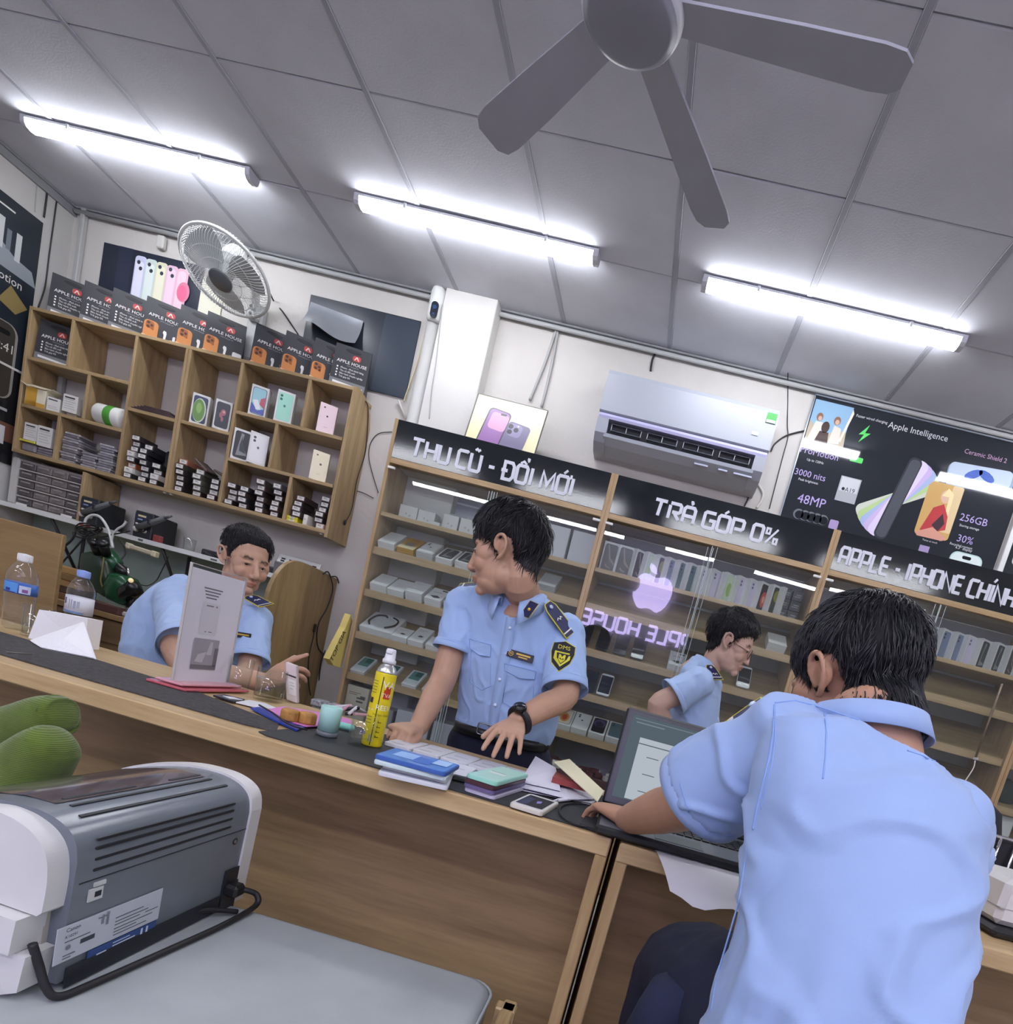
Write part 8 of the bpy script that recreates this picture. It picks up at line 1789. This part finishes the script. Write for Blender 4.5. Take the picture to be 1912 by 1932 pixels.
b.limb([S2, (S2 + E2) / 2 + V((-.05, 0, 0)), E2, E2 * .5 + W2 * .5, W2], [.043, .044, .043, .041, .029], 18)
S2b, E2b, W2b = atY(484, 1160, 2.47), atY(470, 1262, 2.36), atY(440, 1300, 2.10)
b.limb([S2b, (S2b + E2b) / 2, E2b, E2b * .5 + W2b * .5, W2b], [.043, .044, .043, .04, .03], 18)
F2 = atY(550, 1268, 1.80); add_hand(b, W2 + (F2 - W2).normalized() * .01, (F2 - W2) + V((0, 0, .01)), (.2, -.82, .52), s=-1, curl=((.12, .15, .1), (.75, .95, .5), (.8, 1.0, .5), (.85, 1.0, .5)), spread=(-.10, -.02, .04, .1), thumb=(.5, .1), k=.95)
me = remesh(b, .0036, 2); bv2 = bvh_of(me)
line2 = hairline([(0, .078), (28, .077), (46, .062), (60, .038), (76, .0), (86, -.008), (94, .036), (112, .034), (125, -.0), (145, -.03), (180, -.04)])
paint(me, SK2, T2, line2); link('body', me, skin_m, t); eyes(t, T2, 1.02, .25)
make_hair(t, bv2, T2, line2, lambda p: .003 + .016 * max(0, min(1, (p.z - .03) / .06)), 1500, .022, 5, lift=.6, clump=.35)
b = MB(); torso(b, rows2); sleeve(b, S2, E2, .72, .08, .082); sleeve(b, S2b + V((0, 0, -.012)), E2b, .85, .058, .070); b.limb([atY(345, 1120, 2.48), atY(300, 1170, 2.44), atY(285, 1235, 2.40)], [.08, .10, .11], 20)
me = remesh(b, .007, 5, 'shirt', folds(9.1, .015, (10, 10, 6), .001)); bv = bvh_of(me); sh = link('shirt', me, blue2, t); cuffs(sh, blue2)
collar(t, neck2 + V((.0, -.01, -.03)), (.55, -.83, 0), (.02, -.08, .99), .074, blue2, .45, .055)
A_ = atY(470, 1126, 2.44); B_ = atY(500, 1142, 2.40); epaulette(bv, t, A_, B_ - A_, V((.25, -.55, .80)).normalized(), .12, .055)
p, n_ = hit(bv, 456, 1198)
if p is not None:
    T = frame(p + V((.3, -.95, 0)).normalized() * .008, V((.95, .25, .10)).normalized(), V((-.05, 0, 1))); b = MB(); b.box((0, 0, 0), (.075, .022, .003), .001, T=T); obj('name_tag', b, mat('tag black', '#16171a', .35), t, world=True)
    b = MB(); b.box((.005, .002, .0018), (.05, .006, .0006), T=T); obj('tag_lettering', b, pm('#c9a83a'), t, world=True)
b = MB(); torso(b, [(285, 1320, 472, 1360, 2.48, .12), (285, 1380, 470, 1415, 2.48, .13)]); 
for sx in (-.16, .08): b.limb([(-2.02 + sx, 2.45, .42), (-1.95 + sx, 2.12, .44), (-1.95 + sx, 2.08, ZF + .05)], [.09, .075, .055], 16)
me = remesh(b, .012, 4, 'trousers'); link('trousers', me, navy, t)
for sx in (-.16, .08):
    b = MB(); b.limb([(-1.95 + sx, 2.12, ZF + .045), (-1.95 + sx, 1.94, ZF + .04)], [.042, .036], 12); obj('shoe', b, belt_m, t, world=True)
t2 = thing('stool', 'dark round stool under the seated man', 'stool', (-2.02, 2.5, ZF))
b = MB(); b.lathe([(0, .34), (.17, .34), (.18, .35), (.18, .385), (.16, .40), (0, .40)], 28); obj('seat', b, mat('stool seat', '#2a2a2e', .5), t2)
for k in range(4):
    a = PI / 4 + k * PI / 2; b = MB(); b.tube([(.18 * math.cos(a), .18 * math.sin(a), 0), (.12 * math.cos(a), .12 * math.sin(a), .345)], .012, 8); obj('leg', b, mat('stool steel', '#8a8c90', .3, metal=.8), t2)
# white box in his hand
Bx = atY(552, 1288, 1.775); T = frame(Bx, V((.96, .22, -.12)).normalized(), V((-.20, -.04, .97)).normalized())
t2 = thing('narrow_white_box', 'narrow white box held upright in the seated man\'s hand', 'box', tuple(Bx))
b = MB(); b.box((0, 0, 0), (.032, .112, .024), .002, T=T); obj('carton', b, mat('carton blush', '#dccfcb', .45), t2, world=True)
prints(t2, T @ Matrix.Translation((0, 0, .0121)), [('#33302f', [rect(-.015, .018, .015, .023)]), ('#ece9e8', [rect(-.008, -.035, .014, .010)]), ('#8a8684', [rect(-.004, -.0, .008, .001), rect(-.004, -.008, .01, -.007), rect(-.004, -.018, .005, -.017)])], world=True)

# ------------------------------------------------------------------ woman with glasses
t = thing('person', 'person with short hair and round glasses bending right by the middle cabinet', 'person', (.15, 2.80, ZF))
H3 = atY(1378, 1216, 2.80); T3 = head_T(H3, (.94, -.24, -.20), (.20, -.02, .97)); SK3 = (.58, .38, .29); neck3 = atY(1340, 1258, 2.83)
b = MB(); add_head(b, T3, .95, .92, .62); b.limb([T3 @ V((0, -.03, -.02)), T3 @ V((0, -.035, -.07)), neck3, neck3 + V((-.06, .0, -.05))], [.048, .045, .052, .07], 18)
rows3 = [(1308, 1240, 1352, 1272, 2.83, .07), (1286, 1260, 1356, 1300, 2.84, .13), (1272, 1300, 1354, 1335, 2.85, .155), (1266, 1345, 1350, 1370, 2.86, .15), (1262, 1395, 1348, 1415, 2.87, .145)]
torso(b, shrink(rows3, 11, .026))
S3, E3_, W3_ = atY(1318, 1288, 2.70), atY(1242, 1330, 2.66), atY(1262, 1392, 2.72)
b.limb([S3, (S3 + E3_) / 2, E3_, E3_ * .45 + W3_ * .55, W3_], [.043, .046, .047, .042, .03], 16); add_hand(b, W3_, (.3, .25, -.9), (-.9, -.3, -.3), s=1, k=.85)
S3b = atY(1335, 1290, 2.98); b.limb([S3b, S3b + V((.04, .0, -.22)), S3b + V((.20, -.02, -.36))], [.04, .04, .03], 14); add_hand(b, S3b + V((.21, -.02, -.365)), (.8, 0, -.5), (.4, 0, .9), s=-1, k=.85)
me = remesh(b, .0038, 2); bv3 = bvh_of(me)
line3 = hairline([(0, .066), (28, .062), (50, .045), (68, .025), (80, -.012), (88, -.016), (95, .034), (112, .034), (125, -.03), (145, -.06), (180, -.065)])
paint(me, SK3, T3, line3, (.022, .016, .014)); link('body', me, skin_m, t); eyes(t, T3, .95)
make_hair(t, bv3, T3, line3, lambda p: .008 + .022 * max(0, p.z / .12) + .006 * max(0, -p.y / .1), 1700, .036, 8, lift=.6, clump=1.0)
b = MB(); torso(b, [(1316, 1243, 1352, 1268, 2.83, .06)] + rows3); sleeve(b, S3, E3_, .62, .068, .082); sleeve(b, S3b, S3b + V((.04, 0, -.22)), .8, .066, .075)
me = remesh(b, .0065, 5, 'shirt', folds(3.3, .013, (10, 10, 6), .001)); bv = bvh_of(me); sh = link('shirt', me, blue2, t); cuffs(sh, blue2)
collar(t, neck3 + V((-.012, -.0, -.012)), (.85, -.2, -.3), (.30, .0, .95), .062, blue2, .4, .04)
A_ = atY(1338, 1256, 2.74); B_ = atY(1350, 1276, 2.70); epaulette(bv, t, A_, B_ - A_, V((.3, -.75, .55)).normalized(), .09, .05)
gm = mat('glasses frame', '#6a5246', .3, metal=.4)
for s in (-1, 1):
    c = V((s * .031, .104, -.008)); b = MB(); b.tube([T3 @ (c + V((.0225 * math.cos(w), -.006 * abs(math.cos(w)) * (1 if math.cos(w) * s > 0 else .2), .0215 * math.sin(w)))) for w in [2 * PI * k / 30 for k in range(30)]], .0014, 6, closed=True)
    b.tube([T3 @ V((s * .053, .098, -.002)), T3 @ V((s * .070, .06, .002)), T3 @ V((s * .081, .0, .006))], .0013, 6); o = obj('glasses_rim', b, gm, t, world=True); o['kind'] = 'stuff'
    b = MB(); b.prism([(x, y) for x, y in disc(.0215, 24)], 0, .001, T3 @ frame(c, (1, 0, 0), (0, 0, 1))); obj('lens', b, clear, t, world=True)
b = MB(); b.tube([T3 @ V((-.010, .105, -.004)), T3 @ V((0, .108, -.001)), T3 @ V((.010, .105, -.004))], .0013, 6); obj('glasses_bridge', b, gm, t, world=True)
b = MB(); torso(b, [(1262, 1390, 1348, 1412, 2.87, .14), (1255, 1430, 1350, 1450, 2.88, .15)]); hc = atY(1300, 1440, 2.88)
for dy in (-.08, .08): b.limb([(hc.x, 2.88 + dy, hc.z), (hc.x + .01, 2.88 + dy, .35), (hc.x, 2.88 + dy, ZF + .06)], [.085, .068, .055], 16)
me = remesh(b, .012, 4, 'trousers'); link('trousers', me, navy, t)
for dy in (-.08, .08):
    b = MB(); b.limb([(hc.x - .03, 2.88 + dy, ZF + .045), (hc.x + .14, 2.88 + dy, ZF + .04)], [.042, .034], 12); obj('shoe', b, belt_m, t, world=True)

# ------------------------------------------------------------------ man in the foreground, seen from behind
t = thing('person', 'person in light blue uniform seen from behind, bending over the laptop', 'person', (.42, .78, ZF))
H4 = atY(1612, 1296, 1.02); T4 = head_T(H4, (-.46, .76, -.46), (-.26, .36, .90)); SK4 = (.47, .26, .165); neck4 = atY(1646, 1358, .92)
b = MB(); add_head(b, T4, 1.0); b.limb([T4 @ V((0, -.03, -.0)), T4 @ V((0, -.045, -.075)), neck4, neck4 + V((.01, -.01, -.07))], [.055, .054, .062, .08], 22)
rows4 = [(a_, b_, c_ - 15 if c_ > 1800 else c_ - 6, d_, e_, f_) for a_, b_, c_, d_, e_, f_ in [(1560, 1350, 1712, 1392, (.905, .87), .055), (1500, 1345, 1790, 1446, (.91, .83), .08), (1450, 1372, 1850, 1520, (.90, .80), .10), (1432, 1450, 1868, 1570, (.88, .775), .115), (1420, 1560, 1868, 1655, (.85, .75), .12), (1398, 1680, 1856, 1745, (.815, .725), .12), (1372, 1790, 1840, 1835, (.785, .71), .12), (1345, 1880, 1815, 1925, (.77, .70), .125), (1322, 1960, 1790, 2010, (.76, .70), .13), (1300, 2080, 1760, 2130, (.76, .70), .14)]]
torso(b, shrink(rows4[1:], 20, .02))
S4, E4, W4 = atY(1482, 1372, .915), atY(1312, 1512, 1.02), atZ(1188, 1546, .815)
b.limb([S4, (S4 + E4) / 2, E4, E4 * .52 + W4 * .48, W4], [.045, .046, .045, .043, .030], 20)
F4 = atZ(1118, 1522, .79); add_hand(b, W4 + (F4 - W4).normalized() * .015, (F4 - W4) + V((0, .01, .012)), (.15, -.25, .95), s=1, curl=((.35, .5, .3), (.4, .5, .3), (.4, .5, .3), (.4, .5, .3)), spread=(-.18, -.04, .06, .16), thumb=(.8, .3), k=1.0)
S4r, E4r, W4r = atY(1782, 1540, .87), V((.60, 1.10, .88)), V((.47, 1.25, .825))
b.limb([S4r, (S4r + E4r) / 2, E4r, (E4r + W4r) / 2, W4r], [.042, .043, .042, .04, .03], 18); add_hand(b, W4r, V((-.6, .6, -.1)), (0, -.1, 1), s=-1, curl=((.3, .4, .3),) * 4)
me = remesh(b, .0036, 2); bv4 = bvh_of(me)
line4 = hairline([(0, .06), (40, .04), (62, .02), (78, -.02), (87, -.025), (94, .03), (110, .026), (122, -.05), (140, -.10), (180, -.118)])
paint(me, SK4, T4, line4, extra=[(W4 + (F4 - W4) * .8, .05, (.58, .34, .23), .6)]); link('body', me, skin_m, t); eyes(t, T4)
make_hair(t, bv4, T4, line4, lambda p: .005 + .012 * max(0, p.z / .12) + .004 * max(0, -p.y / .1), 4200, .036, 6, lift=.4, clump=.5, gray=1, width=.0009)
b = MB(); torso(b, [(1590, 1362, 1700, 1388, (.90, .875), .05)] + rows4, 48)
sleeve(b, S4 + V((.004, 0, -.012)), E4, .88, .062, .084); sleeve(b, S4r, E4r, .92, .055, .062)
def fold4(p, n):
    q = V((p.x * 7, p.y * 7, p.z * 4)); s = .014 * noise.noise(q + V((3, 1, 0))) + .0008 * noise.noise(p * 45)
    lw = max(0, min(1, (.90 - p.z) / .25))      # gathered folds towards the waist
    a = math.atan2(p.x - .42, -(p.y - .80) + .35); s += lw * .018 * (noise.noise(V((a * 16, p.z * 1.6, 2.0))) + .4 * noise.noise(V((a * 34, p.z * 2.2, 7.0))))
    r = 1 - abs(noise.noise(V((p.x * 9 + p.z * 6, p.y * 8, p.z * 12 - p.x * 5)))) * 2; s += .017 * max(0, r - .5)
    return s
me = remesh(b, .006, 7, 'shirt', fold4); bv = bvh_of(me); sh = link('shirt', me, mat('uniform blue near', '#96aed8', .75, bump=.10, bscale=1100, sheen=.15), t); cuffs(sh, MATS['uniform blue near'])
collar(t, neck4 + V((-.004, .004, -.016)), (-.25, .9, -.2), (-.10, .26, .96), .070, MATS['uniform blue near'], .4, .02, h=.026)
seam(bv, sh, [(1462, 1326), (1500, 1322), (1540, 1332), (1600, 1352), (1650, 1368), (1690, 1380)], .0013, lift=.0003, name='yoke_seam')
seam(bv, sh, [(1462, 1330), (1460, 1380), (1452, 1430), (1440, 1480), (1428, 1530), (1420, 1575)], .0016, lift=.0003, name='armhole_seam')
seam(bv, sh, [(1462, 1342), (1464, 1390), (1457, 1440), (1445, 1490), (1434, 1536)], .0009, lift=.0003, name='armhole_seam')
seam(bv, sh, [(1556, 1340), (1560, 1380), (1558, 1430), (1552, 1480)], .0012, lift=.0002, name='back_pleat')
seam(bv, sh, [(1712, 1416), (1740, 1425), (1772, 1440)], .0011, lift=.0003, name='yoke_seam')
seam(bv, sh, [(1284, 1478), (1290, 1500), (1302, 1540), (1312, 1580)], .0009, lift=.0003, name='sleeve_hem_seam')
seam(bv, sh, [(1410, 1600), (1395, 1700), (1372, 1760), (1352, 1850), (1340, 1920)], .0012, lift=.0003, name='side_seam')
A_, nA = hit(bv, 1440, 1336)
A_ = atY(1440, 1322, .985); B_ = atY(1408, 1345, .99); epaulette(bv, t, A_, B_ - A_, V((-.35, -.1, .9)).normalized(), .10, .052)
pA, pB = atY(1385, 1388, .985), atY(1320, 1408, 1.0); b = MB(); d = (pB - pA); T = frame((pA + pB) / 2, d.normalized(), V((-.25, .7, -.6)).normalized())
b.prism(rrect(d.length, .055, .02, 4), -.002, .002, T); sb_ = obj('sleeve_badge', b, mat('badge black', '#1b1d2a', .6), t, world=True)
b = MB(); b.tube([T @ V((x, y, .0)) for x, y in rrect(d.length + .002, .057, .02, 4)], .0022, 6, closed=True); obj('yellow_braid', b, yel_m, sb_, world=True)
# trousers with raised left thigh
b = MB(); torso(b, [(1335, 1990, 1790, 2010, (.76, .70), .12), (1320, 2110, 1760, 2140, (.76, .70), .135)])
hip = atY(1440, 1990, .78); knee = atY(1285, 1832, 1.03); b.limb([hip, (hip + knee) / 2 + V((0, 0, .02)), knee, knee + V((-.01, .03, -.12)), V((knee.x - .02, 1.08, ZF + .08))], [.10, .095, .078, .068, .055], 22)
hip2 = atY(1680, 2040, .76); knee2 = V((hip2.x + .12, 1.06, .53)); b.limb([hip2, knee2, V((knee2.x, 1.06, ZF + .08))], [.10, .075, .055], 20)
me = remesh(b, .008, 5, 'trousers', folds(6.2, .010, (10, 10, 8))); tr = link('trousers', me, navy, t)
b = MB(); c = atY(1300, 1862, .86); b.rings([(c + V((.0, 0, .01)), V((.055, .01, .012)), V((0, .035, 0))), (c + V((-.005, 0, -.03)), V((.06, .01, .012)), V((0, .05, 0))), (c + V((-.02, -.0, -.14)), V((.065, .01, .0)), V((0, .05, 0)))], 24, 2.2); obj('pocket_fold', b, mat('trouser fold', '#171e3a', .85), tr, world=True)
for kx, ky in ((knee.x - .02, 1.08), (knee2.x, 1.06)):
    b = MB(); b.limb([(kx, ky - .02, ZF + .045), (kx, ky + .16, ZF + .04)], [.042, .036], 12); obj('shoe', b, belt_m, t, world=True)
t2 = thing('stool', 'dark square stool under the man in the foreground', 'stool', (.40, .74, ZF))
b = MB(); b.box((0, 0, .42), (.36, .34, .05), .015); obj('seat', b, mat('stool seat', '#2a2a2e', .5), t2)
for sx in (-1, 1):
    for sy in (-1, 1):
        b = MB(); b.box((sx * .15, sy * .14, .20), (.03, .03, .395), .002); obj('leg', b, mat('stool steel', '#8a8c90', .3, metal=.8), t2)
